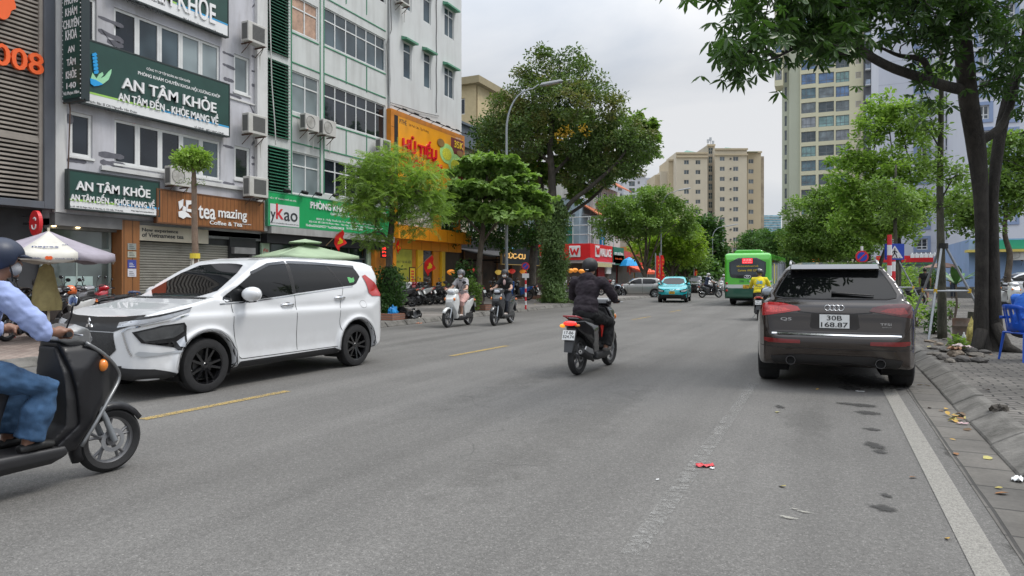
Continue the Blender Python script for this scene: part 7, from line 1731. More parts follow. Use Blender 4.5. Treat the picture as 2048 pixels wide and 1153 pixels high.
def mirrors(root,bv,y,z,m,sx=.13,sy=.11,sz=.09,gap=.10):
 for sd in(-1,1):
  q=project(bv,(y,z),'left' if sd<0 else 'right',0); c=q+Vector((sd*(gap+sx*.7),.02,.06)); mb=MB(); mb.M=Matrix.Identity(4)
  mb.ell(c,(sx,sy,sz),16,10);
  for i,v in enumerate(mb.v):
   vx,vy,vz=v
   if vy<c.y-.03:mb.v[i]=(vx,c.y-.03-.25*(c.y-.03-vy),vz)
  o=mb.build('wing_mirror',m,root,smooth=True,world=False)
  mb=MB(); mb.M=Matrix.Identity(4); mb.ell(c+Vector((0,-.047,0)),(sx*.85,.008,sz*.8),14,8); mb.build('mirror_glass',M('mirror_glass',(.5,.55,.6),.03,1,var=0),o,smooth=True,world=False)
  mb=MB(); mb.M=Matrix.Identity(4); mb.tube([q+Vector((-sd*.02,0,-.01)),c+Vector((-sd*sx*.3,0,-sz*.8))],[.035,.03],8); mb.tube([c+Vector((-sd*sx*.4,0,-sz*.9)),c+Vector((sd*sx*.4,0,-sz*.8))],.025,8); mb.build('mirror_arm',black,o,smooth=True,world=False)
def plate(root,bv,mode,z,lines,m,w=.33,h=.165,x=0,mt=None,size=.7):
 q=project(bv,(x,z),mode,0); s=1 if mode=='front' else-1; y=q.y+s*.012
 mb=MB(); mb.M=Matrix.Identity(4); mb.box(x-w/2,x+w/2,min(y,y+s*.008),max(y,y+s*.008),z-h/2,z+h/2); p=mb.build('number_plate',m,root,world=False)
 n=len(lines); t=MB(); t.M=Matrix.Identity(4); hh=h/n*.72
 for i,l in enumerate(lines):
  w_=w*min(.9,.17*len(l)); zz=z+h/2-(i+1)*h/n+h/n*.14; xx=x-s*-1*0
  text(root,l,(x-w_/2 if s<0 else x+w_/2,y+s*.009,zz),w_,hh,(1,0,0)if s<0 else(-1,0,0),(0,0,1),mt or platetext,.002,.012,mb=t)
 o=t.build('plate_text',mt or platetext,p,world=False,recalc=False); return p
def glass_band(root,bv,name,poly,mode,**k):return decal(root,bv,name,chaikin(poly,1),mode,cartint,.004,mirror=False,**k)
# white seven seat MPV -------------------------------------------------------------------
MPV=dict(sm=20,flare=.026,r=.338,ra=.405,zc=.35,wf=1.39,wr=-1.40,zb=.25,hw=.875,tw=.205,style='five_double',steer=.0,top=[(-2.02,1.30),(-1.2,1.27),(-.2,1.17),(.9,1.10),(1.22,1.17),(1.55,1.10),(1.95,1.035),(2.18,.965)],nose=[(2.29,.88),(2.34,.74),(2.37,.60),(2.36,.42),(2.28,.27),(2.15,.235),(1.80,.235)],tail=[(-2.0,.30),(-2.12,.38),(-2.2,.50),(-2.21,.80),(-2.15,1.0),(-2.08,1.15)],front=[(.78,.22),(.85,.27),(.852,.34),(.835,.44),(.842,.62),(.862,.82),(.872,.90),(.872,.94),(.838,.985),(.822,1.06),(.80,1.16),(.70,1.30)],plan=[(.52,-2.24),(.72,-2.18),(.82,-2.02),(.868,-1.75),(.875,-1.0),(.868,0),(.872,1.0),(.872,1.72),(.845,1.95),(.80,2.12),(.70,2.26),(.45,2.36)],gh=[(-2.12,1.10),(-2.09,1.28),(-2.02,1.48),(-2.0,1.60),(-1.85,1.665),(-1.5,1.70),(-1.0,1.722),(-.4,1.728),(.1,1.70),(.36,1.655),(.7,1.47),(1.0,1.29),(1.33,1.10),(1.0,1.0)],ghf=[(.85,.95),(.825,1.15),(.775,1.35),(.715,1.52),(.655,1.63),(.56,1.69),(.3,1.73)],ghp=[(.66,-2.13),(.76,-2.0),(.82,-1.6),(.84,-.5),(.83,.3),(.80,.85),(.72,1.2),(.5,1.36)])
mpv_white=paint('pearl_white_paint',(.66,.67,.68),.28)
mpv,bv,body=make_car('white_minivan','white people carrier with dark tinted windows and black wheels driving towards the left',MPV,mpv_white,(-7.74,7.24,0),PI+R(-1.6),vox=.0175,rimm=blackg)
FW=[(1.12,1.135),(.95,1.262),(.62,1.458),(.25,1.585),(-.05,1.612),(-.05,1.178),(.8,1.105),(1.08,1.10)]
decal(mpv,bv,'side_window',FW,'left',cartint,.004,mirror=True)
decal(mpv,bv,'side_window',[(-.12,1.612),(-.86,1.60),(-1.12,1.272),(-.12,1.19)],'left',cartint,.004,mirror=True)
decal(mpv,bv,'side_window',[(-.92,1.598),(-1.50,1.572),(-1.585,1.43),(-1.46,1.32),(-1.36,1.288),(-1.15,1.276)],'left',cartint,.004,mirror=True)
decal(mpv,bv,'window_pillar',[(-.05,1.178),(-.05,1.612),(-.12,1.612),(-.12,1.19)],'left',black,.005,mirror=True)
decal(mpv,bv,'window_pillar',[(-.86,1.60),(-.92,1.598),(-1.15,1.276),(-1.12,1.272)],'left',black,.005,mirror=True)
decal(mpv,bv,'rear_pillar_trim',[(-1.62,1.43),(-1.50,1.60),(-1.97,1.55),(-1.99,1.42),(-1.80,1.44)],'left',blackg,.004,mirror=True)if False else None
stroke(mpv,bv,'window_trim',[(1.18,1.08),(.82,1.088),(-.05,1.16),(-1.12,1.255),(-1.36,1.272)],.014,'left',chrome,.006,mirror=True)
stroke(mpv,bv,'rain_visor',[(.62,1.472),(.28,1.594),(-.06,1.628)],.036,'left',blackg,.012,mirror=True)
stroke(mpv,bv,'rain_visor',[(-.10,1.632),(-.5,1.628),(-.9,1.612),(-1.5,1.585)],.036,'left',blackg,.012,mirror=True)
for p in([(1.005,1.085),(1.0,.8),(.96,.55),(.92,.40)],[(-.085,1.17),(-.10,.7),(-.115,.385)],[(.92,.395),(.86,.36),(-.98,.36),(-1.0,.38)],[(-1.13,1.26),(-1.0,.95),(-.99,.75),(-1.03,.55),(-1.02,.36)]):stroke(mpv,bv,'door_seam',p,.009,'left',black,.0015,mirror=True)
for(y,z)in((.06,1.03),(-1.02,1.10)):
 for sd in(-1,1):
  q=project(bv,(y,z),'left' if sd<0 else 'right',.014); mb=MB(); mb.M=Matrix.Identity(4); mb.tube([q+Vector((-sd*.02,-.12,0)),q+Vector((sd*.016,-.08,.004)),q+Vector((sd*.02,0,.006)),q+Vector((sd*.016,.08,.004)),q+Vector((-sd*.02,.12,0))],.014,8,flat=1.2); mb.build('door_handle',chrome,mpv,smooth=True,world=False)
 decal(mpv,bv,'handle_recess',[(y+.055*math.cos(a*PI/8),z+.012+.03*math.sin(a*PI/8))for a in range(16)],'left',M('recess_grey',(.25,.25,.25),.4,var=0),.003,mirror=True)
decal(mpv,bv,'sill_trim',[(1.02,.262),(.93,.33),(-.88,.345),(-.98,.30),(-.98,.262)],'left',black,.012,mirror=True)
for yc_ in(1.39,-1.40):
 stroke(mpv,bv,'arch_lip',arc((yc_,.35),.425,R(-8),R(188),28),.030,'left',mpv_white,.010,mirror=True)
 stroke(mpv,bv,'arch_edge',arc((yc_,.35),.408,R(-8),R(188),28),.014,'left',black,.013,mirror=True)
decal(mpv,bv,'windscreen',chaikin([(-.70,1.27),(.70,1.27),(.52,.50),(.2,.44),(-.2,.44),(-.52,.50)],1),'top',cartint,.005)
decal(mpv,bv,'cowl',[(-.74,1.33),(.74,1.33),(.69,1.26),(-.69,1.26)],'top',black,.006)
yc=1.35
def ph(x,y):return math.atan2(x,y-yc)
gr=M('black_grille',(.012,.012,.013),.35,var=0)
decal(mpv,bv,'upper_grille',[(-.78,.985),(-.5,.96),(0,.95),(.5,.96),(.78,.985),(.62,.86),(.45,.80),(-.45,.80),(-.62,.86)],'cyl',gr,.008,yc=yc)
decal(mpv,bv,'lower_grille',[(-.46,.79),(.46,.79),(.50,.60),(.42,.52),(-.42,.52),(-.50,.60)],'cyl',M('mesh_grille',(.02,.02,.02),.6,var=.8,vs=60),.006,yc=yc)
for s in(-1,1):
 P=lambda pts:[(s*a,z)for a,z in pts]
 decal(mpv,bv,'daytime_lamp',P([(.50,.90),(.80,.945),(1.10,1.005),(1.28,1.045),(1.26,1.01),(1.0,.945),(.78,.895),(.5,.845)]),'cyl',clearlens,.010,yc=yc)
 decal(mpv,bv,'lamp_surround',P([(.46,.925),(.80,.97),(1.30,1.06),(1.28,1.045),(1.10,1.008),(.8,.948),(.5,.903)]),'cyl',gr,.010,yc=yc)
 stroke(mpv,bv,'chrome_strip',P([(.56,.80),(.62,.845),(.80,.875),(1.05,.925),(1.24,.975)]),.016,'cyl',chrome,.013,yc=yc)
 stroke(mpv,bv,'chrome_strip',P([(.575,.80),(.60,.70),(.63,.60),(.66,.53)]),.020,'cyl',chrome,.016,yc=yc)
 decal(mpv,bv,'headlamp_housing',P([(.66,.80),(.92,.865),(1.17,.885),(1.20,.84),(1.20,.53),(1.14,.52),(1.05,.60),(1.03,.675),(.74,.675)]),'cyl',gr,.008,yc=yc)
 decal(mpv,bv,'headlamp',P([(.69,.79),(.93,.848),(1.15,.865),(1.16,.78),(1.04,.715),(.77,.69)]),'cyl',M('headlamp_glass',(.10,.105,.11),.06,.5,var=.15,vs=8,coat=1),.014,yc=yc)
 decal(mpv,bv,'indicator',P([(1.07,.665),(1.17,.72),(1.18,.60),(1.12,.60)]),'cyl',clearlens,.014,yc=yc)
 decal(mpv,bv,'bumper_insert',P([(.68,.555),(.74,.515),(1.12,.535),(1.14,.56),(.9,.55),(.72,.58)]),'cyl',M('bumper_silver',(.40,.42,.44),.35,.2,var=.05),.012,yc=yc)
 decal(mpv,bv,'bumper_side',P([(.55,.40),(.85,.37),(1.18,.27),(1.05,.225),(.55,.225)]),'cyl',black,.010,yc=yc)
decal(mpv,bv,'bumper_lower',[(-.56,.42),(.56,.42),(.56,.225),(-.56,.225)],'cyl',black,.008,yc=yc)
q=project(bv,(0,.87),'front',.014); mb=MB(); mb.M=Matrix.Identity(4)
for k in range(3):
 a=PI/2+k*2*PI/3; d_=Vector((math.cos(a),0,math.sin(a))); n_=Vector((-d_.z,0,d_.x)); L0=.072; o_=q+Vector((0,0,0))
 pts=[o_,o_+d_*L0*.5+n_*L0*.29,o_+d_*L0,o_+d_*L0*.5-n_*L0*.29]; mb.add([p for p in pts]+[p+Vector((0,.012,0))for p in pts],[(0,1,2,3),(7,6,5,4),(0,4,5,1),(1,5,6,2),(2,6,7,3),(3,7,4,0)])
mb.build('badge',chrome,mpv,world=False)
plate(mpv,bv,'front',.60,['30K','512.46'],platewhite,.33,.165)if False else None
mirrors(mpv,bv,.78,1.14,mpv_white,.15,.12,.098,.06)
ycr=-1.2
for s in(-1,1):
 decal(mpv,bv,'tail_lamp',[(s*a,z)for a,z in[(1.03,1.44),(.95,1.46),(.72,1.24),(.70,1.10),(.92,1.11),(.98,1.17)]],'cylr',redlens,.010,yc=ycr)
decal(mpv,bv,'rear_window',chaikin([(-.6,1.2),(.6,1.2),(.55,1.55),(-.55,1.55)],1),'rear',cartint,.005)
decal(mpv,bv,'window_sticker',[(-1.28,1.42),(-1.33,1.42),(-1.38,1.40),(-1.42,1.42),(-1.43,1.37),(-1.40,1.34),(-1.30,1.33),(-1.28,1.37)],'left',M('sticker_green',(.12,.42,.15),.5,var=0),.007)
stroke(mpv,bv,'shoulder_crease',[(-1.9,.95),(-1.0,.90),(0,.86),(.9,.80)],.004,'left',M('crease_shade',(.45,.45,.46),.4,var=0),.001)if False else None
for s in(-.30,.30):pass
mb=MB(); mb.M=Matrix.Identity(4); mb.prism([(-2.06,1.56),(-1.8,1.655),(-1.8,1.675),(-2.16,1.60)],-.56,.56,'x'); mb.build('roof_spoiler',mpv_white,mpv,bevel=.008,world=False)
decal(mpv,bv,'fuel_flap',[(-1.56+.075*math.cos(a),.985+.055*math.sin(a))for a in[k*PI/10 for k in range(20)]],'left',mpv_white,.0025)
pts=[(-1.56+.08*math.cos(k*PI/10),.985+.06*math.sin(k*PI/10))for k in range(21)]; stroke(mpv,bv,'door_seam',pts,.006,'left',M('seam_grey',(.25,.25,.25),.5,var=0),.002)
# dark brown SUV seen from behind ----------------------------------------------------------
SUV=dict(r=.362,ra=.43,zc=.37,wf=1.405,wr=-1.405,zb=.27,hw=.945,tw=.255,style='multi',top=[(-2.16,1.14),(-1.8,1.16),(0,1.08),(1.1,1.08),(1.7,1.02),(2.1,.92)],nose=[(2.28,.80),(2.33,.6),(2.31,.38),(2.2,.25),(1.85,.25)],tail=[(-2.0,.30),(-2.17,.30),(-2.27,.36),(-2.315,.47),(-2.33,.58),(-2.325,.68),(-2.275,.725),(-2.26,.86),(-2.255,.96),(-2.225,1.06)],front=[(.80,.24),(.88,.32),(.935,.45),(.945,.62),(.94,.78),(.918,.92),(.875,1.04),(.81,1.13),(.70,1.17)],plan=[(.45,-2.36),(.68,-2.32),(.82,-2.22),(.885,-2.05),(.925,-1.8),(.945,-1.5),(.94,0),(.945,1.4),(.92,1.8),(.82,2.1),(.62,2.28),(.3,2.35)],gh=[(-2.20,1.02),(-2.17,1.14),(-1.93,1.45),(-1.90,1.52),(-1.80,1.575),(-1.3,1.625),(-.4,1.645),(.2,1.61),(.6,1.46),(1.15,1.12),(1.0,1.0)],ghf=[(.87,.95),(.80,1.12),(.745,1.25),(.68,1.39),(.59,1.51),(.52,1.585),(.40,1.63),(.2,1.655)],ghp=[(.62,-2.24),(.76,-2.12),(.86,-1.9),(.90,-1.2),(.88,0),(.84,.7),(.6,1.2)])
suv_p=paint('dark_brown_metallic_paint',(.020,.0125,.009),.14,.15)
suv,bv,body=make_car('dark_suv','dark brown metallic SUV parked at the right kerb seen from behind',SUV,suv_p,(-.01,11.50,0),R(1.2),vox=.0175,rimm=alu)
glassrear=[(-.53,1.50),(-.30,1.53),(0,1.54),(.30,1.53),(.53,1.50),(.63,1.33),(.685,1.21),(.68,1.17),(.58,1.15),(0,1.142),(-.58,1.15),(-.68,1.17),(-.685,1.21),(-.63,1.33)]
decal(suv,bv,'rear_window',glassrear,'rear',cartint,.006)
stroke(suv,bv,'window_seal',glassrear+[glassrear[0]],.014,'rear',black,.008)
mb=MB(); mb.M=Matrix.Identity(4); q0=project(bv,(.0,1.185),'rear',.02); q1=project(bv,(.02,1.20),'rear',.035); q2=project(bv,(.44,1.175),'rear',.03)
mb.tube([q0+Vector((-.03,0,.03)),q1,q2],[.028,.022,.010],8,flat=.7); mb.build('rear_wiper',black,suv,smooth=True,world=False)
for s in(-1,1):
 P=lambda pts:[(s*a,z)for a,z in pts]
 decal(suv,bv,'tail_lamp',P([(.385,1.0),(.42,1.047),(.60,1.088),(.76,1.097),(.83,1.08),(.845,.99),(.835,.925),(.74,.94)]),'rear',M('lamp_red_brightened',(.36,.009,.010),.12,var=.1,vs=30,coat=1,emit=.05)if s<0 else M('lamp_red_dimmed',(.085,.005,.006),.08,var=.1,vs=30,coat=1),.010,res=.03)  # one red lens, light painted in: left brightened with faint glow, right darkened
 decal(suv,bv,'lamp_inner',P([(.50,1.0),(.58,1.035),(.76,1.05),(.79,.98),(.71,.965)]),'rear',M('lamp_inner_brightened',(.55,.04,.035),.25,var=.5,vs=50,coat=1,emit=.08)if s<0 else M('lamp_inner_dimmed',(.25,.01,.01),.2,var=.4,vs=40,coat=1),.013)  # inner lens likewise: brighter glowing colour on the left, darkened on the right
 decal(suv,bv,'rear_reflector',P([(.39,.59),(.39,.635),(.82,.648),(.815,.605),(.76,.59)]),'rear',M('reflector_dark_red',(.17,.008,.008),.15,var=.2,vs=30,coat=1),.008)
 mb=MB(); mb.M=Matrix.Identity(4); qx=s*.50; c=Vector((qx,-2.30,.375)); mb.lathe([(.052,.03),(.056,.0),(.056,-.04),(.049,-.04),(.046,.02)],'y',c,24); mb.build('exhaust_pipe',M('dark_chrome',(.16,.16,.17),.2,1,var=0),suv,smooth=40,world=False)
 mb=MB(); mb.M=Matrix.Identity(4); mb.lathe([(0,-.02),(.052,-.02)],'y',c,20); mb.build('exhaust_core',M('pipe_black',(.004,.004,.004),1,var=0),suv,world=False)  # flat black disc just inside the pipe mouth
 mb=MB(); mb.M=Matrix.Identity(4); pts=[]
 for k in range(13):y=-1.72+k*.19; x=.60; hz=project(bv,(s*.50,y),'top',0).z; pts.append((s*.52,y,hz+.005+.045*min(1,math.sin(PI*k/12)*3)))
 mb.tube(pts,.016,8); mb.build('roof_rail',M('rail_silver',(.5,.5,.5),.3,.9,var=0),suv,smooth=True,world=False)
stroke(suv,bv,'chrome_strip',[(-.72,.708),(-.35,.700),(.35,.700),(.72,.708)],.016,'rear',chrome,.010)
stroke(suv,bv,'hatch_seam',[(-.74,1.14),(-.80,1.08),(-.845,.9),(-.82,.80),(-.78,.735),(0,.725),(.78,.735),(.82,.80),(.845,.9),(.80,1.08),(.74,1.14)],.008,'rear',black,.002)
stroke(suv,bv,'lamp_line',[(-.42,.985),(-.2,.965),(.2,.965),(.42,.985)],.012,'rear',black,.002)
decal(suv,bv,'plate_recess',[(-.26,.965),(.26,.965),(.28,.80),(.25,.775),(-.25,.775),(-.28,.80)],'rear',M('recess_dark_brown',(.018,.015,.013),.35,var=0),.003)
stroke(suv,bv,'bumper_seam',[(-.93,.545),(-.6,.535),(0,.53),(.6,.535),(.93,.545)],.008,'rear',black,.002)
decal(suv,bv,'lower_valance',[(-.74,.42),(-.40,.455),(.40,.455),(.74,.42),(.70,.30),(-.70,.30)],'rear',M('valance_grey',(.022,.021,.021),.6,var=.1),.006)
plate(suv,bv,'rear',.872,['30B','168.87'],platewhite,.335,.168)
q=project(bv,(0,1.035),'rear',.012); mb=MB(); mb.M=Matrix.Identity(4)
for k in range(4):cx=-.075+k*.05; mb.tube([(q.x+cx+.034*math.cos(a*PI/12),q.y,q.z+.034*math.sin(a*PI/12))for a in range(25)],.0055,6,caps=False)
mb.build('ring_badge',chrome,suv,smooth=True,world=False)
t1=MB(); t1.M=Matrix.Identity(4)
q=project(bv,(-.56,.86),'rear',.008); text(suv,'Q5',(-.62,q.y-.006,.865),.13,.045,(1,0,0),UPV,chrome,.006,.02,mb=t1); t1.build('model_badge',chrome,suv,world=False,recalc=False)
t1=MB(); t1.M=Matrix.Identity(4); q=project(bv,(.56,.86),'rear',.008); text(suv,'TFSI',(.50,q.y-.004,.835),.12,.028,(1,0,0),UPV,chrome,.006,.015,mb=t1); text(suv,'quattro',(.52,q.y-.004,.805),.10,.016,(1,0,0),UPV,chrome,.006,0,mb=t1); t1.build('model_badge',chrome,suv,world=False,recalc=False)
mb=MB(); mb.M=Matrix.Identity(4); q=project(bv,(-.62,1.215),'rear',.009); mb.box(-.60,-.52,q.y-.002,q.y,1.205,1.212); mb.build('window_sticker',sg_white,suv,world=False)
decal(suv,bv,'side_window',[(-1.75,1.28),(-1.55,1.47),(.25,1.50),(.75,1.28),(.95,1.14),(-1.5,1.16)],'left',cartint,.004,mirror=True)
for p in([(.95,1.1),(.9,.5)],[(-.05,1.13),(-.1,.45)],[(-1.0,1.13),(-.85,.6)]):stroke(suv,bv,'door_seam',p,.009,'left',black,.0015,mirror=True)
decal(suv,bv,'windscreen',chaikin([(-.68,1.08),(.68,1.08),(.52,.42),(-.52,.42)],1),'top',cartint,.005)
mirrors(suv,bv,.70,1.12,suv_p,.12,.11,.085,.06)
mb=MB(); mb.M=Matrix.Identity(4); pr_=[(-2.01,1.525),(-1.80,1.592),(-1.78,1.565),(-1.9,1.50)]; mb.prism(pr_,-.515,.515,'x'); mb.build('roof_spoiler',suv_p,suv,bevel=.01,world=False)
# teal electric taxi ------------------------------------------------------------------------
HATCH=dict(r=.335,ra=.40,zc=.35,wf=1.31,wr=-1.30,zb=.24,hw=.885,tw=.21,style='five',top=[(-1.98,1.10),(-1.0,1.08),(.9,1.05),(1.3,1.03),(1.75,.94),(2.02,.84)],nose=[(2.12,.74),(2.16,.58),(2.14,.38),(2.05,.24),(1.75,.23)],tail=[(-1.9,.28),(-2.05,.34),(-2.12,.5),(-2.1,.85),(-2.04,1.0)],front=[(.78,.22),(.86,.32),(.885,.5),(.885,.8),(.86,.98),(.80,1.10)],plan=[(.5,-2.13),(.74,-2.05),(.86,-1.85),(.885,-1.3),(.885,1.4),(.86,1.72),(.76,1.98),(.5,2.13),(.2,2.17)],gh=[(-2.05,1.0),(-1.96,1.2),(-1.72,1.45),(-1.5,1.53),(-.8,1.58),(-.2,1.58),(.2,1.54),(.55,1.40),(1.2,1.03),(1.0,.95)],ghf=[(.86,.95),(.80,1.12),(.73,1.3),(.66,1.44),(.56,1.53),(.3,1.585)],ghp=[(.6,-2.0),(.76,-1.8),(.82,-1.0),(.82,.2),(.76,.8),(.5,1.2)])
def hatch_glass(c,bv,ws=True,winp=None):
 decal(c,bv,'side_window',winp or[(.98,1.09),(.55,1.34),(.2,1.45),(-.15,1.48),(-.15,1.10)],'left',cartint,.005,mirror=True)
 decal(c,bv,'side_window',[(-.21,1.10),(-.21,1.48),(-.85,1.48),(-1.15,1.42),(-1.35,1.28),(-1.2,1.14)],'left',cartint,.005,mirror=True)
 decal(c,bv,'windscreen',chaikin([(-.70,1.12),(.70,1.12),(.54,.38),(-.54,.38)],1),'top',cartint,.006)
 decal(c,bv,'rear_window',chaikin([(-.62,1.15),(.62,1.15),(.5,1.42),(-.5,1.42)],1),'rear',cartint,.006)
 for p in([(.98,1.05),(.95,.45)],[(-.18,1.08),(-.22,.40)],[(-1.1,1.1),(-.95,.7)],[(.95,.40),(-.85,.38)]):stroke(c,bv,'door_seam',p,.010,'left',black,.0015,mirror=True)
teal=paint('teal_taxi_paint',(.01,.42,.47),.25,.1)
def dpos(u,v_ref,d,z=0):p=at(u,555,d); return(p.x,p.y,z)
p=at(1350,555,39.2)
taxi,bv,body=make_car('teal_taxi','bright teal compact taxi coming towards the camera in the far lane',HATCH,teal,(p.x,p.y,0),PI+R(7),vox=.03,rimm=M('dark_alloy',(.08,.08,.085),.4,.8,var=0)); taxi.scale=(.94,)*3
hatch_glass(taxi,bv)
yc=1.0
for s in(-1,1):
 P=lambda pts:[(s*a,z)for a,z in pts]
 decal(taxi,bv,'headlamp',P([(.42,.72),(.60,.76),(.78,.80),(.80,.74),(.62,.66),(.46,.66)]),'cyl',M('headlamp_white',(.72,.76,.8),.1,.2,var=.3,vs=20,coat=1),.012,yc=yc)
 decal(taxi,bv,'lamp_surround',P([(.36,.73),(.60,.80),(.86,.85),(.86,.72),(.64,.62),(.40,.62)]),'cyl',black,.008,yc=yc)
 decal(taxi,bv,'bumper_vent',P([(.52,.50),(.80,.56),(.82,.50),(.58,.40)]),'cyl',black,.008,yc=yc)
stroke(taxi,bv,'chrome_strip',[(-.40,.80),(-.12,.77),(0,.73),(.12,.77),(.40,.80)],.018,'cyl',chrome,.012,yc=yc)
decal(taxi,bv,'bumper_lower',[(-.75,.40),(-.40,.48),(.40,.48),(.75,.40),(.80,.25),(-.80,.25)],'cyl',black,.008,yc=yc)
plate(taxi,bv,'front',.60,['30F','241.07'],plateyel,.33,.165)
mirrors(taxi,bv,.85,1.06,teal,.09,.08,.065,.05)
# silver hatchback + the row of parked cars on the left ---------------------------------------
SMALL=dict(HATCH); SMALL.update(r=.29,ra=.345,zc=.30,wf=1.18,wr=-1.18,hw=.80,tw=.17,zb=.2,top=[(-1.66,1.02),(-.8,.98),(.7,.94),(1.05,.97),(1.4,.88),(1.62,.76)],nose=[(1.74,.62),(1.77,.45),(1.72,.25),(1.55,.2)],tail=[(-1.58,.22),(-1.7,.3),(-1.74,.6),(-1.7,.9)],front=[(.70,.18),(.78,.3),(.80,.5),(.80,.75),(.77,.9),(.72,1.03)],plan=[(.5,-1.75),(.70,-1.65),(.79,-1.3),(.80,1.1),(.74,1.5),(.5,1.73),(.2,1.78)],gh=[(-1.70,.9),(-1.66,1.05),(-1.52,1.33),(-1.35,1.43),(-.7,1.47),(-.1,1.46),(.25,1.38),(1.0,.95),(.8,.88)],ghf=[(.77,.88),(.73,1.05),(.66,1.25),(.58,1.38),(.45,1.45),(.2,1.47)],ghp=[(.55,-1.68),(.68,-1.5),(.74,-.8),(.74,.2),(.66,.7),(.4,1.0)])
silver=paint('silver_paint',(.30,.295,.28),.3,.5)
def small_glass(c,bv):
 decal(c,bv,'side_window',[(.78,1.0),(.30,1.27),(-.05,1.37),(-.25,1.37),(-.25,1.0)],'left',cartint,.006,mirror=True)
 decal(c,bv,'side_window',[(-.32,1.0),(-.32,1.37),(-.95,1.36),(-1.25,1.30),(-1.28,1.08),(-1.1,1.0)],'left',cartint,.006,mirror=True)
 decal(c,bv,'windscreen',chaikin([(-.62,.92),(.62,.92),(.46,.18),(-.46,.18)],1),'top',M('windscreen_pale',(.10,.12,.12),.05,var=.5,vs=2),.006)
 decal(c,bv,'rear_window',chaikin([(-.56,1.05),(.56,1.05),(.46,1.35),(-.46,1.35)],1),'rear',cartint,.006)
 for p in([(.80,.95),(.78,.35)],[(-.28,.98),(-.30,.32)],[(-1.08,.98),(-.92,.5)]):stroke(c,bv,'door_seam',p,.012,'left',black,.0015,mirror=True)
 stroke(c,bv,'side_moulding',[(.75,.52),(-.8,.50)],.035,'left',silver,.010,mirror=True)
 yc=.8
 for s in(-1,1):
  P=lambda pts:[(s*a,z)for a,z in pts]
  decal(c,bv,'headlamp',P([(.46,.60),(.62,.74),(.92,.82),(.90,.68),(.70,.58)]),'cyl',clearlens,.010,yc=yc)
 decal(c,bv,'grille',[(-.36,.62),(.36,.62),(.30,.54),(-.30,.54)],'cyl',black,.008,yc=yc); decal(c,bv,'bumper_intake',[(-.5,.42),(.5,.42),(.45,.28),(-.45,.28)],'cyl',black,.008,yc=yc)
p=at(1275,555,48)
hb,bv,body=make_car('silver_hatchback','small silver hatchback standing side on beyond the hooded rider',SMALL,silver,(p.x,p.y,0),PI/2+TH-R(6),vox=.03,rimm=alu); hb.scale=(.96,)*3
small_glass(hb,bv); plate(hb,bv,'front',.49,['30A-658.21'],platewhite,.42,.10); mirrors(hb,bv,.62,1.0,silver,.10,.08,.07,.06)
greyp=paint('dark_grey_paint',(.045,.045,.045),.25,.4); whitep=paint('white_paint',(.62,.63,.64),.25)
p=at(1322,555,55)
gc,bv,body=make_car('parked_car','dark grey parked car half hidden between the silver hatchback and the taxi',HATCH,greyp,(p.x,p.y,0),PI/2+TH-R(10),vox=.035); hatch_glass(gc,bv); gc.scale=(.93,)*3; gc['group']='cars parked along the left kerb'
src=None
p=at(1408,555,66)
wc,bv,body=make_car('parked_car','nearest white parked car behind the taxi',HATCH,whitep,(p.x,p.y,0),PI+R(2),vox=.035); hatch_glass(wc,bv); wc['group']='cars parked along the left kerb'
for s in(-1,1):decal(wc,bv,'headlamp',[(s*a,z)for a,z in[(.42,.68),(.80,.82),(.82,.72),(.5,.62)]],'cyl',clearlens,.010,yc=1.0)
decal(wc,bv,'grille',[(-.4,.66),(.4,.66),(.34,.5),(-.34,.5)],'cyl',black,.008,yc=1.0); mirrors(wc,bv,.85,1.06,whitep,.09,.08,.065,.05)
for k,(u,d,lb,sw)in enumerate([(1390,62,'dark parked car directly behind the taxi tail',{whitep:greyp}),(1422,73,'second white parked car beyond the taxi',None),(1434,82,'third white parked car beyond the taxi',None),(1442,93,'farthest dark parked car of the left row',{whitep:greyp})]):
 c=copy_tree(wc,swap=sw); p=at(u,555,d); place(c,(p.x,p.y,0),PI,lb)
c=copy_tree(wc); p=at(2052,555,34); place(c,(p.x,p.y,.13),R(95),'white car parked side on at the right edge before the blue shop'); c['group']='cars parked on the right side'
c=copy_tree(wc,swap={whitep:greyp}); p=at(1812,555,27); place(c,(p.x,p.y,.0),R(-2),'black car parked on the right just beyond the dark SUV'); c['group']='cars parked on the right side'
c.location.x=1.0+.0
# green city bus -------------------------------------------------------------------------------
bgrn=paint('bus_green_paint',(.085,.50,.03),.3); bwht=paint('bus_white_band',(.6,.62,.6),.35); bdk=paint('bus_dark_green',(.01,.085,.05),.3)
BX,BY=-3.72,34.8
bus=thing('green_bus','bright green city bus driving away in the right lane','bus',(BX,BY,0),R(-1)); hw,L_,Hb=1.10,10.2,2.62
def rp(hw,z0,z1,r=.16,n=5):
 p=[(hw,z0),(hw,z1-r)]+[(hw-r+r*math.cos(a*PI/2/n),z1-r+r*math.sin(a*PI/2/n))for a in range(1,n+1)]; return p+[(-x,z)for x,z in p[::-1]]
side=[(0,.42),(-.0,2.3),(.10,2.55),(.25,Hb),(L_-.2,Hb),(L_,2.3),(L_+.05,1.2),(L_,.35)]+arches(None,[L_-1.6,1.9],.44,.52,.36)+[(.12,.36)]
A=vol(side,rp(hw,.3,Hb,.18),[(hw-.10,-.02),(hw,.10),(hw,L_-.3),(hw-.25,L_+.06),(-hw+.25,L_+.06),(-hw,L_-.3),(-hw,.10),(-hw+.10,-.02)])
me=remesh(A,.045,3);
for mm in(bgrn,bwht,bdk):me.materials.append(mm)
for p_ in me.polygons:z=p_.center.z; p_.material_index=2 if z<.86 else(1 if z<1.04 else 0)
body=bpy.data.objects.new('body',me); link(body,bus); bv=bvh_of(me)
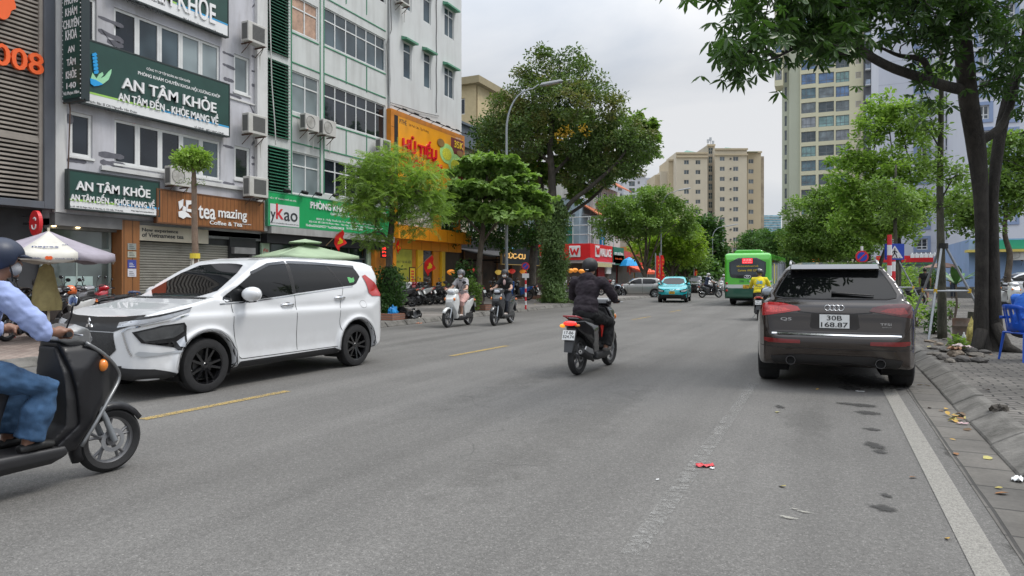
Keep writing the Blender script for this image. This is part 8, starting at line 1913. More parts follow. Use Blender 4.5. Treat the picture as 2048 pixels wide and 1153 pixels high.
mb=MB(); mb.M=Matrix.Identity(4); mb.prism([(-.72,Hb-.02),(-.62,Hb+.14),(-.5,Hb+.17),(.5,Hb+.17),(.62,Hb+.14),(.72,Hb-.02)],.5,4.5,'y'); mb.build('roof_unit',bgrn,bus,bevel=.03,world=False)
busg=glassmat('bus_glass',(.045,.055,.06),.05,.6)
decal(bus,bv,'rear_window_frame',chaikin([(-.86,2.38),(.86,2.38),(.86,1.50),(.70,1.36),(-.70,1.36),(-.86,1.50)],1),'rear',blackg,.006,res=.1)
decal(bus,bv,'rear_window',chaikin([(-.80,2.33),(.80,2.33),(.80,1.62),(.70,1.55),(-.70,1.55),(-.80,1.62)],1),'rear',busg,.010,res=.1)
def btext(s,x,z,w,h,m,off=.02,nm='lettering'):
 q=project(bv,(x,z),'rear',off); t=MB(); t.M=Matrix.Identity(4); text(bus,s,(x,q.y,z),w,h,(1,0,0),UPV,m,.004,.015,mb=t); return t.build(nm,m,bus,world=False,recalc=False)
yl=M('bus_yellow_letters',(.75,.55,.05),.5,var=0)
mb=MB(); mb.M=Matrix.Identity(4); q=project(bv,(0,2.2),'rear',.03); mb.box(-.24,.24,q.y,q.y+.01,2.10,2.34); mb.build('route_display',M('display_red',(.8,.02,.03),.4,var=0,emit=1.2),bus,world=False)
btext('22B',-.2,2.23,.4,.09,sg_white,.05); btext('BX MỸ ĐÌNH',-.21,2.12,.42,.08,sg_white,.05)
btext('MIỄN PHÍ NGƯỜI CAO TUỔI',-.50,1.93,1.0,.10,yl); btext('Camera 1900 1296',-.45,1.71,.95,.10,yl)
btext('29B - 192.15',-.38,1.17,.75,.10,M('bus_dark_letters',(.01,.10,.05),.5,var=0))
q=project(bv,(0,1.44),'rear',.015); mb=MB(); mb.M=Matrix.Identity(4); mb.tube([(.16*math.cos(a*PI/12),q.y,1.44+.07*math.sin(a*PI/12))for a in range(25)],.016,6,caps=False); mb.tube([(-.07,q.y,1.47),(.0,q.y,1.43),(.0,q.y,1.38)],.018,6); mb.tube([(.07,q.y,1.47),(.0,q.y,1.43)],.018,6); mb.build('badge',chrome,bus,smooth=True,world=False)
plate(bus,bv,'rear',.955,['29B','192.15'],plateyel,.42,.17)
for s in(-1,1):
 for z,mm in((1.12,redlens),(.93,clearlens),(.76,redlens)):
  q=project(bv,(s*.98,z),'rear',.0); mb=MB(); mb.M=Matrix.Identity(4); mb.lathe([(0,-.02),(.055,-.015),(.06,0)],'y',q,14); mb.build('tail_light',mm,bus,smooth=True,world=False)
 for yw in(1.9,L_-1.6):wheel(bus,s*(hw-.16),yw,.44,.26,'steel',M('bus_rim',(.25,.25,.24),.5,.5,var=.2),s)
for k in range(7):y0=.45+k*1.35; decal(bus,bv,'side_window',[(y0,1.35),(y0,2.30),(y0+1.27,2.30),(y0+1.27,1.35)],'left',busg,.008,res=.3,mirror=True)
decal(bus,bv,'poster_strip',[(1.2,1.10),(1.2,2.10),(1.75,2.10),(1.75,1.10)],'right',M('bus_poster',(.62,.55,.1),.5,var=.3,vs=6),.014,res=.3); decal(bus,bv,'poster_strip',[(2.6,1.10),(2.6,2.05),(3.0,2.05),(3.0,1.10)],'right',MC['bus_poster'],.014,res=.3)
mb=MB(); mb.M=Matrix.Identity(4); mb.box(-.8,.8,.3,L_-.4,.25,.7); mb.build('underbody',MC['underbody'],bus,world=False)
# scooters
def pbuild(mb,name,m,parent,**k):return mb.build(name,m,parent,world=False,**k)
def LM():
 b=MB(); b.M=Matrix.Identity(4); return b
def blobmesh(mb,vox,sm=4,fac=.5):
 A=tmpobj(mb); return remesh(A,vox,sm,fac)
def meshobj(name,me,m,parent):
 me.materials.clear(); me.materials.append(m); me.name=name; o=bpy.data.objects.new(name,me); link(o,parent); return o
def swheel(parent,y,r,rimm,name='wheel',tw=.05,ns=5,spoke=.016):
 q=LM(); R0=r*.70
 q.lathe([(R0,-.022),(R0+.008,-.028),(R0+.002,.0),(R0+.008,.028),(R0,.022),(R0-.012,.018),(R0-.016,0),(R0-.012,-.018)],'x',(0,y,r),32,closed=True)
 for k in range(ns):
  a=2*PI*k/ns+.3
  for da in(-.16,.16):q.tube([(0,y+.03*math.cos(a),r+.03*math.sin(a)),(0,y+R0*.55*math.cos(a+da*.3),r+R0*.55*math.sin(a+da*.3)),(0,y+R0*math.cos(a+da),r+R0*math.sin(a+da))],[spoke,spoke*.7,spoke*.7],6)
 q.lathe([(0,-.05),(.04,-.05),(.045,-.02),(.045,.02),(.04,.05),(0,.05)],'x',(0,y,r),16)
 w=pbuild(q,name,rimm,parent,smooth=40)
 t=LM(); prof=[(R0,-tw*.62),(R0+.02,-tw*.85),(r-.03,-tw),(r-.008,-tw*.6),(r,0),(r-.008,tw*.6),(r-.03,tw),(R0+.02,tw*.85),(R0,tw*.62)]
 t.lathe(prof,'x',(0,y,r),36); pbuild(t,'tyre',rubber,w,smooth=40)
 d=LM(); d.lathe([(.055,.052),(.085,.052),(.085,.056),(.055,.056)],'x',(0,y,r),24); pbuild(d,'brake_disc',steel,w,smooth=40)
 return w
seatm=M('seat_vinyl',(.015,.015,.016),.5,var=.1,bmp=.1,bs=90)
engm=M('engine_grey',(.10,.10,.10),.5,.6,var=.2,vs=20)
def scooter(label,paintm,innerm,r=.27,nose=0.0,plate_lines=None,tail=None,headm=None,seatc=None,lit=False,vox=.014,front_detail=True,name='scooter',topbox=False,shieldm=None):
 t=thing(name,label,'scooter'); wb=.63
 swheel(t,wb,r,M('scooter_rim',(.16,.16,.165),.4,.6,var=.1),'front_wheel'); swheel(t,-wb,r,M('scooter_rim',(.16,.16,.165),.4,.6,var=.1),'rear_wheel')
 k=r/.27
 A=vol([(.22,.98),(.33,1.0),(.43+nose*.2,.93),(.56+nose*.9,.80),(.575+nose*1.2,.71),(.51+nose*1.1,.60),(.43+nose*.3,.47),(.38,.34),(.33,.24),(.20,.23),(.20,.30),(.33,.42),(.285,.70)],mirror_prof([(.13,.22),(.165,.34),(.195,.50),(.215,.65),(.20,.80),(.15,.92),(.10,1.0)]),mirror_prof([(.19,.17),(.215,.27),(.195,.38),(.145,.50),(.08,.59),(.03,.62+nose)]))
 meshobj('front_apron',remesh(A,vox,14),paintm,t)
 A=vol([(.21,.28),(.345,.42),(.30,.70),(.25,.96),(.205,.96),(.235,.70),(.25,.42),(.18,.33)],mirror_prof([(.10,.27),(.15,.40),(.175,.60),(.165,.78),(.09,.95)]),None); meshobj('leg_shield',remesh(A,vox,2),innerm,t)
 A=vol([(.26,.235),(.24,.29),(-.16,.30),(-.28,.34),(-.30,.22),(-.12,.17),(.18,.18)],mirror_prof([(.10,.16),(.165,.22),(.175,.27),(.16,.31)]),None); meshobj('floorboard',remesh(A,vox,2),innerm,t)
 A=vol([(-.15,.28),(-.12,.52),(-.05,.71),(-.35,.76),(-.74,.81),(-.90,.80),(-.91,.74),(-.80,.66),(-.62,.56),(-.46,.46),(-.38,.34),(-.34,.27)],mirror_prof([(.13,.25),(.165,.40),(.175,.58),(.16,.70),(.13,.80)]),mirror_prof([(.03,-.92),(.09,-.85),(.14,-.65),(.17,-.40),(.165,-.20),(.11,-.04)]))
 meshobj('rear_body',remesh(A,vox,12),paintm,t)
 A=vol([(-.02,.70),(-.06,.755),(-.20,.785),(-.40,.785),(-.48,.815),(-.72,.845),(-.80,.83),(-.76,.79),(-.40,.745),(-.10,.69)],mirror_prof([(.15,.68),(.155,.76),(.13,.82),(.10,.86)]),mirror_prof([(.05,-.82),(.115,-.72),(.145,-.45),(.135,-.2),(.06,-.0)]))
 meshobj('seat',remesh(A,vox,3),seatc or seatm,t)
 A=vol([(.20,1.0),(.24,1.075),(.33,1.10),(.43,1.055),(.475,.985),(.44,.935),(.30,.95)],mirror_prof([(.10,.93),(.165,.99),(.17,1.04),(.12,1.10)]),mirror_prof([(.15,.20),(.165,.32),(.13,.42),(.06,.48)]))
 hc=meshobj('handlebar_cover',remesh(A,vox,9),headm or paintm,t); bv=bvh_of(hc.data)
 decal(t,bv,'headlamp',[(-.10,.985),(-.07,1.035),(0,1.045),(.07,1.035),(.10,.985),(.05,.955),(-.05,.955)],'front',clearlens,.004,res=.03)
 b2=bvh_of(t.children[0].data)if False else None
 for s in(-1,1):
  mb=LM(); mb.tube([(s*.14,.21,1.03),(s*.20,.20,1.045),(s*.36,.16,1.05)],.011,8); mb.tube([(s*.24,.18,1.047),(s*.36,.16,1.05)],.018,10); pbuild(mb,'handlebar',black,t,smooth=40)
  mb=LM(); mb.tube([(s*.22,.23,1.045),(s*.30,.245,1.04),(s*.385,.225,1.04)],.006,6); pbuild(mb,'brake_lever',steel,t,smooth=True)
  mb=LM(); mb.tube([(s*.20,.22,1.06),(s*.24,.235,1.16),(s*.285,.22,1.235)],.006,6); mm_=pbuild(mb,'mirror',black,t,smooth=40)
  mb=LM(); mb.ell((s*.31,.215,1.27),(.068,.014,.042),16,8); pbuild(mb,'mirror_head',black,mm_,smooth=True); mb=LM(); mb.ell((s*.31,.204,1.27),(.060,.006,.036),14,6); pbuild(mb,'mirror_glass',MC['mirror_glass'],mm_,smooth=True)
  mb=LM(); mb.ell((s*.145,.50,.80),(.035,.035,.045),12,8); pbuild(mb,'indicator',amberlens,t,smooth=True)
  mb=LM(); mb.ell((s*.10,-.865,.735),(.04,.03,.022),12,8); pbuild(mb,'rear_indicator',amberlens,t,smooth=True)
 mb=LM(); n=12; pts=[]
 for i in range(n+1):
  a=R(205)-R(175)*i/n; w=.062*(1-.25*abs(i/n-.5))
  for(dx,dr)in((-w,-.01),(-w*.8,.03),(0,.045),(w*.8,.03),(w,-.01)):pts.append((dx,wb+(r+dr)*math.cos(a),r+(r+dr)*math.sin(a)))
 mb.add(pts,[(i*5+j,i*5+j+1,(i+1)*5+j+1,(i+1)*5+j)for i in range(n)for j in range(4)]); o=pbuild(mb,'front_fender',paintm,t,smooth=True); sm_=o.modifiers.new('s','SOLIDIFY'); sm_.thickness=.006
 for s in(-1,1):
  mb=LM(); mb.tube([(s*.075,wb,r),(s*.075,wb-.07,r+.18),(s*.06,.47,.60)],[.022,.02,.018],10); pbuild(mb,'fork',galv,t,smooth=40)
 mb=LM(); mb.cbox((-.05*1,-.38,.33),(.22,.36,.18)); mb.cbox((-.08,-.55,.28),(.09,.34,.13)); mb.cyl((.0,-.30,.32),(.13,-.30,.32),.075,16); pbuild(mb,'engine',engm,t,bevel=.015)
 mb=LM(); mb.tube([(.08,-.25,.20),(.14,-.38,.19),(.145,-.50,.24)],.018,8); mb.tube([(.145,-.48,.24),(.15,-.55,.27),(.155,-.85,.36),(.155,-.88,.37)],[.035,.055,.058,.045],14); ex=pbuild(mb,'exhaust',black,t,smooth=40)
 mb=LM(); mb.prism([(-.52,.30),(-.56,.38),(-.80,.445),(-.86,.40),(-.70,.34)],.195,.215,'x'); pbuild(mb,'heat_shield',steel,ex,bevel=.006)
 mb=LM(); mb.lathe([(.012,-.89),(.028,-.89),(.028,-.87)],'y',(.155,0,.37),12); pbuild(mb,'exhaust_tip',chrome,ex)
 mb=LM(); mb.tube([(-.12,-.22,.2),(-.20,-.30,.09),(-.22,-.34,.07)],.010,6); pbuild(mb,'side_stand',steel,t)
 mb=LM(); mb.tube([(.10,-.60,.78),(.115,-.78,.84),(.10,-.90,.865),(0,-.93,.87),(-.10,-.90,.865),(-.115,-.78,.84),(-.10,-.60,.78)],.013,8); pbuild(mb,'grab_rail',tail or black,t,smooth=True)
 mb=LM(); mb.ell((0,-.90,.765),(.105,.035,.035),18,10); pbuild(mb,'tail_light',redlit if lit else redlens,t,smooth=True)
 mb=LM(); mb.add([(-.07,-.84,.70),(.07,-.84,.70),(.075,-.93,.52),(-.075,-.93,.52),(.06,-.98,.36),(-.06,-.98,.36),(-.07,-.80,.68),(.07,-.80,.68),(.075,-.90,.50),(-.075,-.90,.50),(.06,-.96,.36),(-.06,-.96,.36)],[(0,1,2,3),(3,2,4,5),(6,9,8,7),(9,11,10,8),(0,6,7,1),(5,4,10,11),(1,7,8,2),(2,8,10,4),(0,3,9,6),(3,5,11,9)]); pbuild(mb,'mudguard',M('mudguard_grey',(.035,.037,.04),.5,var=.1),t)
 if plate_lines:
  Mx=Matrix.Translation((0,-.945,.60))@Matrix.Rotation(R(-18),4,'X'); mb=LM(); mb.M=Mx; mb.box(-.095,.095,-.006,0,-.07,.07); p=pbuild(mb,'number_plate',platewhite,t)
  tx=LM()
  for i,l in enumerate(plate_lines):
   rr_=(Mx.to_3x3()@Vector((1,0,0))); uu=(Mx.to_3x3()@Vector((0,0,1))); w=.028*len(l); text(t,l,Mx@Vector((-w/2,-.0065,.012-.058*i)),w,.045,rr_,uu,platetext,.001,.015,mb=tx)
  tx.build('plate_text',platetext,p,world=False,recalc=False)
 else:
  mb=LM(); mb.M=Matrix.Translation((0,-.945,.60))@Matrix.Rotation(R(-18),4,'X'); mb.box(-.095,.095,-.006,0,-.07,.07); pbuild(mb,'number_plate',platewhite,t)
 if topbox:pass
 return t
sc_black=paint('scooter_black_paint',(.012,.012,.014),.2); sc_white=paint('scooter_white_paint',(.62,.63,.62),.25); sc_inner=M('scooter_inner_grey',(.025,.025,.027),.5,var=.1)
sc_red=paint('scooter_red_paint',(.45,.01,.02),.2); sc_blue=paint('scooter_blue_paint',(.02,.10,.35),.25); sc_silver=paint('scooter_silver_paint',(.30,.30,.31),.3,.5)
# people
def cloth(name,col,**k):
 return M(name,col,.9,var=k.get('var',.18),vs=k.get('vs',9),bmp=.5,bs=k.get('bs',14))
def hand(mb,wrist,grip,side,dirn=None,scale=1.0):
 """gripping hand: fingers wrap the bar that runs along x through grip; otherwise relaxed along dirn"""
 w=Vector(wrist)
 if grip is not None:
  g=Vector(grip); palm=g+Vector((0,-.022,.020)); mb.tube([w,(w+palm)/2+Vector((0,0,.004)),palm],[.026,.030,.030],10,flat=1.25)
  mb.ell(palm,(.043,.034,.020),12,8)
  for i in range(4):
   x=g.x+side*(-.032+.021*i); ln=(.9,1.0,.96,.8)[i]; pts=[]
   for a in(115,75,30,-15,-60,-100):pts.append((x,g.y+.030*ln*math.cos(R(a))+.0,g.z+.030*math.sin(R(a))+.004))
   mb.tube(pts,[.0115,.0110,.0105,.0100,.0095,.008],8)
  mb.tube([palm+Vector((-side*.035,0,-.005)),(g.x-side*.048,g.y-.028,g.z-.008),(g.x-side*.030,g.y-.012,g.z-.032)],[.014,.012,.0095],8)
 else:
  d=Vector(dirn or(0,.15,-1)).normalized(); s_=Vector((0,1,0))-d*d.y; s_.normalize(); palm=w+d*.055
  mb.tube([w,palm,w+d*.095],[.024,.030,.030],10,flat=.62)
  for i in range(4):
   o=s_*(-.030+.020*i); ln=(.060,.074,.070,.055)[i]; b=w+d*.092+o; mb.tube([b,b+d*ln*.5+Vector((-side*.006,0,0)),b+d*ln+Vector((-side*.018,0,0))],[.0098,.0092,.0075],7)
  mb.tube([w+d*.03+s_*.026,w+d*.062+s_*.048,w+d*.088+s_*.056],[.013,.0115,.009],7)
BASE=dict(pelvis=(0,-.33,.89),belly=(0,-.31,1.03),chest=(0,-.25,1.24),neck=(0,-.19,1.43),head=(0,-.14,1.56),sh=(.185,-.22,1.365),el=(.285,-.06,1.13),wr=(.305,.105,1.065),hip=(.095,-.32,.87),kn=(.165,.12,.70),an=(.125,.03,.36),toe=(.125,.17,.325))
def person(label,st,pose=None,grips=((-.30,.17,1.048),(.30,.17,1.048)),vox=.012,loc=(0,0,0),rz=0,gaze=0.0,handd=None,name='person',group=None,tiltf=0):
 """figure built in metres, facing +y; pose gives either one value (mirrored in x) or a pair (left, right)"""
 t=thing(name,label,'person',loc,rz,group); P=dict(BASE); P.update(pose or{}); b=st.get('bulk',1.0)
 def J(k,s):
  v=P[k]
  if isinstance(v[0],(tuple,list)):return Vector(v[0]if s<0 else v[1])
  return Vector((s*v[0],v[1],v[2]))
 pel,bel,che,nec,hd=(Vector(P[k])for k in('pelvis','belly','chest','neck','head'))
 up=(che-pel).normalized(); fwd=Vector((0,1,0)); fx=math.atan2(up.y,up.z); Rt=Matrix.Rotation(-fx,3,'X')
# body: one continuous skin surface
 mb=LM(); mb.ell(che,(.145*b,.095,.20),16,10,Rt); mb.ell(bel,(.13*b,.095,.15),16,10,Rt); mb.ell(pel,(.15*b,.11,.12),16,10)
 mb.tube([che+up*.10,nec,hd-Vector((0,0,.05))],[.075,.056,.055],12)
 Hr=Matrix.Rotation(gaze,3,'Z')@Matrix.Rotation(tiltf,3,'X'); hv=lambda x,y,z:hd+Hr@Vector((x,y,z))
 mb.ell(hd+Hr@Vector((0,-.012,.02)),(.076,.092,.098),20,14,Hr); mb.ell(hv(0,.028,-.045),(.056,.060,.062),16,10,Hr)
 mb.tube([hv(0,.082,.018),hv(0,.104,-.018),hv(0,.088,-.032)],[.009,.015,.011],8); mb.ell(hv(0,.080,-.060),(.024,.012,.008),10,6,Hr); mb.ell(hv(0,.076,-.088),(.022,.018,.016),10,6,Hr)
 for s in(-1,1):
  mb.ell(hv(s*.077,-.008,-.008),(.012,.022,.034),10,8,Hr); mb.ell(hv(s*.030,.072,.032),(.024,.014,.008),10,6,Hr)
  a,e,w=J('sh',s),J('el',s),J('wr',s); mb.tube([che+up*.06+Vector((s*.08,0,.03)),a,(a+e)/2,e,(e+w)/2,w],[.06,.054*b,.046*b,.040,.036,.025],12)
  g=grips[0 if s<0 else 1]if grips else None
  hand(mb,w,g,s,handd)
  h,k,n=J('hip',s),J('kn',s),J('an',s); mb.tube([h,(h+k)/2,k,k+(n-k)*.3,n],[.085*b,.072*b,.056,.056,.036],12)
  to=J('toe',s); mb.tube([n+Vector((0,-.035,-.03)),n+Vector((0,.01,-.03)),to],[.036,.040,.028],10,flat=.75)
 body=meshobj('body',blobmesh(mb,vox,3),st.get('skin',skin),t)
# upper garment
 mb=LM(); mb.ell(che,(.172*b,.125*b,.215),18,12,Rt); mb.ell(bel+Vector((0,.0,-.01)),(.165*b,.128*b,.175),18,12,Rt); mb.ell(pel+Vector((0,-.01,.035)),(.175*b,.14*b,.11),18,12,Rt)
 for s in(-1,1):
  a,e,w=J('sh',s),J('el',s),J('wr',s); c0=che+up*.09+Vector((s*.09,0,.02))
  lo=st.get('loose',1.0)
  if st.get('sleeve','long')=='long':mb.tube([c0,a,(a+e)/2,e,(e+w)/2,e.lerp(w,st.get('cuff',.88))],[.08,.072*lo,.064*lo,.058*lo,.052*lo,.042*lo],14)
  elif st['sleeve']=='short':q=a.lerp(e,.62); mb.tube([c0,a,q],[.08,.070*lo,.068*lo],14)
  else:mb.tube([c0,a],[.07,.055],12)
 mb.tube([che+up*.12,nec-up*.02],[.095,.066],14)
 if st.get('hood'):mb.ell(nec+Vector((0,-.085,-.015)),(.125,.075,.085),16,10); mb.ell(nec+Vector((0,-.02,-.02)),(.115,.10,.055),16,10)
 if st.get('collar'):mb.lathe([(.062,-.02),(.085,-.025),(.080,.02),(.064,.03)],'z',nec,18)
 me=blobmesh(mb,vox,3); wrinkle(me,st.get('wr',.007),11)
 sh=meshobj('shirt',me,st['shirt'],t)
 if st.get('shirt_split'):
  fn,mm=st['shirt_split']; me.materials.append(mm)
  for p in me.polygons:
   if fn(p.center):p.material_index=1
# lower garment
 mb=LM(); mb.ell(pel+Vector((0,-.01,-.01)),(.172*b,.14*b,.12),18,12); L_=st.get('legs','long'); fl=st.get('flare',1.0)
 for s in(-1,1):
  h,k,n=J('hip',s),J('kn',s),J('an',s)
  if L_=='long':e_=k.lerp(n,.93); mb.tube([h,(h+k)/2,k,k.lerp(n,.4),e_],[.105*b,.092*b,.076*b,.070*fl,.062*fl],14)
  elif L_=='short':e_=h.lerp(k,.82); mb.tube([h,h.lerp(k,.5),e_],[.105*b,.098*b,.094*b*fl],14)
  elif L_=='skirt':mb.tube([h,h.lerp(k,.5),k+Vector((0,.02,0)),k.lerp(n,.25)],[.11,.11,.10,.095],14)
 me=blobmesh(mb,vox,3); wrinkle(me,st.get('wr',.007)*1.1,9); meshobj('trousers' if L_!='skirt' else 'skirt',me,st['trousers'],t)
# shoes
 for s in(-1,1):
  n,to=J('an',s),J('toe',s); mb=LM(); f=(to-n); mb.tube([n+Vector((0,-.055,-.045)),n+Vector((0,.0,-.035)),n.lerp(to,.6)+Vector((0,0,-.012)),to+Vector((0,.015,-.008))],[.036,.046,.042,.030],12,flat=.8)
  if st.get('shoes')is not None:meshobj('shoe',blobmesh(mb,.008,2),st['shoes'],t)
# hair, helmet, mask, eyes
 mb=LM()
 if st.get('hair'):
  mb.ell(hd+Hr@Vector((0,-.022,.028)),(.093,.108,.110),20,12,Hr)
  if st.get('long_hair'):mb.tube([hv(0,-.08,.0),hv(0,-.10,-.10),hv(0,-.11,-.22)],[.055,.06,.03],12)
  A=tmpobj(mb); cut=LM(); cut.M=Matrix.Translation(hd)@Hr.to_4x4(); cut.prism([(.045,.06),(.3,.06),(.3,-.3),(-.3,-.3),(-.3,-.065),(.0,-.03),(.02,.0)]if not st.get('long_hair')else[(.045,.06),(.3,.06),(.3,-.3),(.02,-.3)],-.2,.2,'x')
  B=tmpobj(cut); boolean(A,B,'DIFFERENCE'); rm(B); meshobj('hair',remesh(A,.008,2),st['hair'],t)
 if st.get('helmet'):
  mb=LM(); mb.ell(hd+Hr@Vector((0,-.018,.040)),(.118,.138,.118),28,18,Hr); A=tmpobj(mb); cut=LM(); cut.M=Matrix.Translation(hd)@Hr.to_4x4()
  cut.prism([(.04,.040),(.3,.055),(.3,-.3),(-.3,-.3),(-.3,-.065),(-.05,-.055),(.02,-.02)],-.3,.3,'x'); B=tmpobj(cut); boolean(A,B,'DIFFERENCE'); rm(B)
  hm=meshobj('helmet',remesh(A,.007,2),st['helmet'],t)
  mb=LM(); mb.M=Matrix.Translation(hd)@Hr.to_4x4(); vs=[]
  for i in range(13):
   a=-1.15+2.3*i/12; vs+=[(.112*math.sin(a),-.018+.132*math.cos(a),.050),(.112*math.sin(a)*1.0,-.018+(.132+.055*math.cos(a*1.2))*math.cos(a),.030)]
  mb.add(vs,[(2*i,2*i+1,2*i+3,2*i+2)for i in range(12)]); o=pbuild(mb,'visor_peak',st['helmet'],hm,smooth=True); s_=o.modifiers.new('s','SOLIDIFY'); s_.thickness=.006
  for s in(-1,1):
   mb=LM(); mb.tube([hv(s*.100,-.01,-.02),hv(s*.078,.015,-.08),hv(s*.02,.045,-.125)],.005,5); pbuild(mb,'chin_strap',black,hm)
 if st.get('mask'):
  mb=LM(); mb.ell(hd+Hr@Vector((0,.042,-.043)),(.064,.062,.054),18,12,Hr); meshobj('face_mask',blobmesh(mb,.007,1),st['mask'],t)
 for s in(-1,1):
  mb=LM(); mb.ell(hv(s*.030,.078,.012),(.013,.008,.0065),10,6,Hr); pbuild(mb,'eye',M('eye_dark',(.02,.015,.012),.2,var=0),t,smooth=True)
 if st.get('glasses'):
  mb=LM()
  for s in(-1,1):mb.tube([hv(s*.031+.022*math.cos(a*PI/6),.094,.010+.018*math.sin(a*PI/6))for a in range(13)],.002,4); mb.tube([hv(s*.05,.092,.015),hv(s*.078,.0,.012)],.002,4)
  pbuild(mb,'glasses',steel,t)
 return t
def wrinkle(me,amp,sc):
 n=len(me.vertices); co=np.zeros(n*3,np.float32); me.vertices.foreach_get('co',co); co=co.reshape(-1,3); nr=np.zeros(n*3,np.float32); me.vertices.foreach_get('normal',nr); nr=nr.reshape(-1,3)
 for i in range(n):
  p=co[i]; k=vnoise(Vector((p[0]*sc,p[1]*sc,p[2]*sc*.8)))*.7+vnoise(Vector((p[0]*sc*2.3+5,p[1]*sc*2.3,p[2]*sc*2.6)))*.35
  co[i]=p+nr[i]*amp*k*1.6
 me.vertices.foreach_set('co',co.ravel()); me.update()
blkhelm=M('matt_black_helmet',(.022,.022,.024),.55,var=.08)
jean=cloth('blue_denim',(.035,.085,.17),var=.3); bshirt=cloth('light_blue_shirt',(.30,.37,.62),var=.08); hoodm=cloth('dark_plum_hoodie',(.022,.016,.022),var=.35,vs=5); blktr=cloth('black_trousers',(.012,.012,.013))
navyhelm=M('navy_helmet',(.015,.024,.05),.45,var=.1); maskm=M('white_mask',(.72,.72,.71),.8,var=.04); shoeb=M('black_shoes',(.015,.015,.015),.5,var=.15)
# foreground rider at the left edge ---
fs=scooter('black scooter ridden in from the left edge, small cast front wheel and grey fender',M('big_scooter_black',(.012,.012,.014),.38,var=.15,vs=4,spec=.35,coat=.15),sc_inner,r=.235,nose=.10,vox=.010,headm=M('handlebar_grey',(.22,.225,.23),.3,.4,var=.15,coat=.5))
place(fs,(-4.80,2.53,0),R(-2))
mb=LM(); mb.tube(pts_smooth([(.19,.33,.27),(.205,.42,.42),(.17,.53,.56),(.115,.635,.68),(.125,.61,.77),(.155,.50,.88),(.15,.38,.97)]),.013,8); pbuild(mb,'side_trim',M('silver_side_trim',(.20,.205,.21),.3,.5,var=.1),fs,smooth=True)
fr=person('man in a light blue shirt and jeans riding the black scooter at the left edge',dict(shirt=bshirt,trousers=jean,shoes=shoeb,helmet=navyhelm,mask=M('grey_mask',(.35,.36,.38),.8,var=.05),skin=skin_dk,hair=None,bulk=1.08,loose=1.15,flare=1.35,wr=.014,cuff=.52,collar=True),dict(head=(0,-.05,1.52),neck=(0,-.12,1.39),chest=(0,-.20,1.22),sh=(.195,-.16,1.33),el=(.30,.03,1.08),wr=(.305,.10,1.065)),vox=.0085)
place(fr,(-4.80,2.53,0),R(-2))
mb=LM(); mb.M=Matrix.Translation((0,0,0));
# rider in the hooded top, centre ---
cs=scooter('black scooter with lit tail lamp under the rider in the dark hooded top',sc_black,sc_inner,r=.28,plate_lines=['17-B6','524.74'],lit=True,tail=M('red_grab_rail',(.30,.01,.02),.25,var=.05,coat=1),vox=.011)
place(cs,(-3.29,9.84,0),R(-3.5))
for s in(-1,1):
 mb=LM(); mb.prism([(-.06,.66),(.0,.72),(-.10,.73),(-.16,.70),(-.13,.60),(-.12,.52)],s*.166,s*.180,'x'); pbuild(mb,'red_side_panel',M('scooter_red_panel',(.60,.03,.02),.3,var=.05,coat=.5),cs)
mb=LM(); mb.ell((-.125,-.875,.725),(.045,.035,.028),12,8); pbuild(mb,'lit_indicator',M('amber_lit',(.9,.35,.03),.3,var=0,emit=.6),cs,smooth=True)
cr_=person('rider in a dark plum hooded top and matt black helmet seen from behind',dict(shirt=hoodm,trousers=blktr,shoes=M('grey_shoes',(.16,.15,.14),.7,var=.3,vs=20),helmet=blkhelm,hood=True,bulk=1.16,loose=1.2,wr=.015,skin=skin,hair=hairm,flare=1.25),dict(sh=(.215,-.22,1.36),el=(.335,-.05,1.13),kn=(.20,.14,.71),an=(.17,.06,.36),toe=(.17,.2,.325)),vox=.010)
place(cr_,(-3.29,9.84,0),R(-3.5))
mb=LM(); mb.box(-.022,.022,-.275,-.268,1.53,1.558);
pbuild(mb,'helmet_sticker',sg_white,cr_)
# two women coming the other way ---
ws=scooter('white scooter ridden by the woman in the grey top',sc_white,sc_inner,r=.27,vox=.013); place(ws,(-9.76,16.87,0),PI+R(2))
skt=cloth('pink_skirt',(.50,.30,.27));
wp=person('woman in a grey top, pink skirt and grey helmet on the white scooter',dict(shirt=cloth('grey_top',(.33,.32,.33)),trousers=skt,legs='skirt',sleeve='short',shoes=M('pale_shoes',(.5,.45,.42),.7,var=.1),helmet=M('grey_helmet',(.10,.10,.11),.4,var=.1),mask=maskm,hair=hairm,bulk=.86,skin=M('fair_skin',(.48,.29,.21),.5,var=.08)),dict(head=(0,-.16,1.50),neck=(0,-.2,1.38),sh=(.155,-.22,1.31),el=(.25,-.06,1.09)))
place(wp,(-9.76,16.87,0),PI+R(2))
mb=LM(); mb.lathe([(.058,-.03),(.078,-.045),(.075,-.06),(.056,-.04)],'z',(0,-.20,1.37),18); pbuild(mb,'neck_band',black,wp,smooth=True)
ks=scooter('dark grey scooter ridden by the woman in the black jacket',paint('scooter_graphite',(.03,.032,.036),.25),sc_inner,r=.27,vox=.013); place(ks,(-8.93,18.1,0),PI+R(4))
kp=person('woman in a black jacket and dark trousers on the dark grey scooter',dict(shirt=cloth('black_jacket',(.013,.013,.015)),trousers=cloth('navy_trousers',(.014,.018,.028)),sleeve='short',shoes=M('pale_shoes',(.5,.45,.42),.7,var=.1),helmet=blkhelm,mask=maskm,hair=hairm,bulk=.9,skin=MC['fair_skin']),dict(head=(0,-.16,1.51),neck=(0,-.2,1.39),sh=(.16,-.22,1.32),el=(.26,-.06,1.10)))
place(kp,(-8.93,18.1,0),PI+R(4))
mb=LM(); mb.ell((0,-.135,1.27),(.045,.03,.09),12,8); pbuild(mb,'pink_blouse',M('pink_blouse',(.55,.38,.36),.8,var=.1),kp,smooth=True)
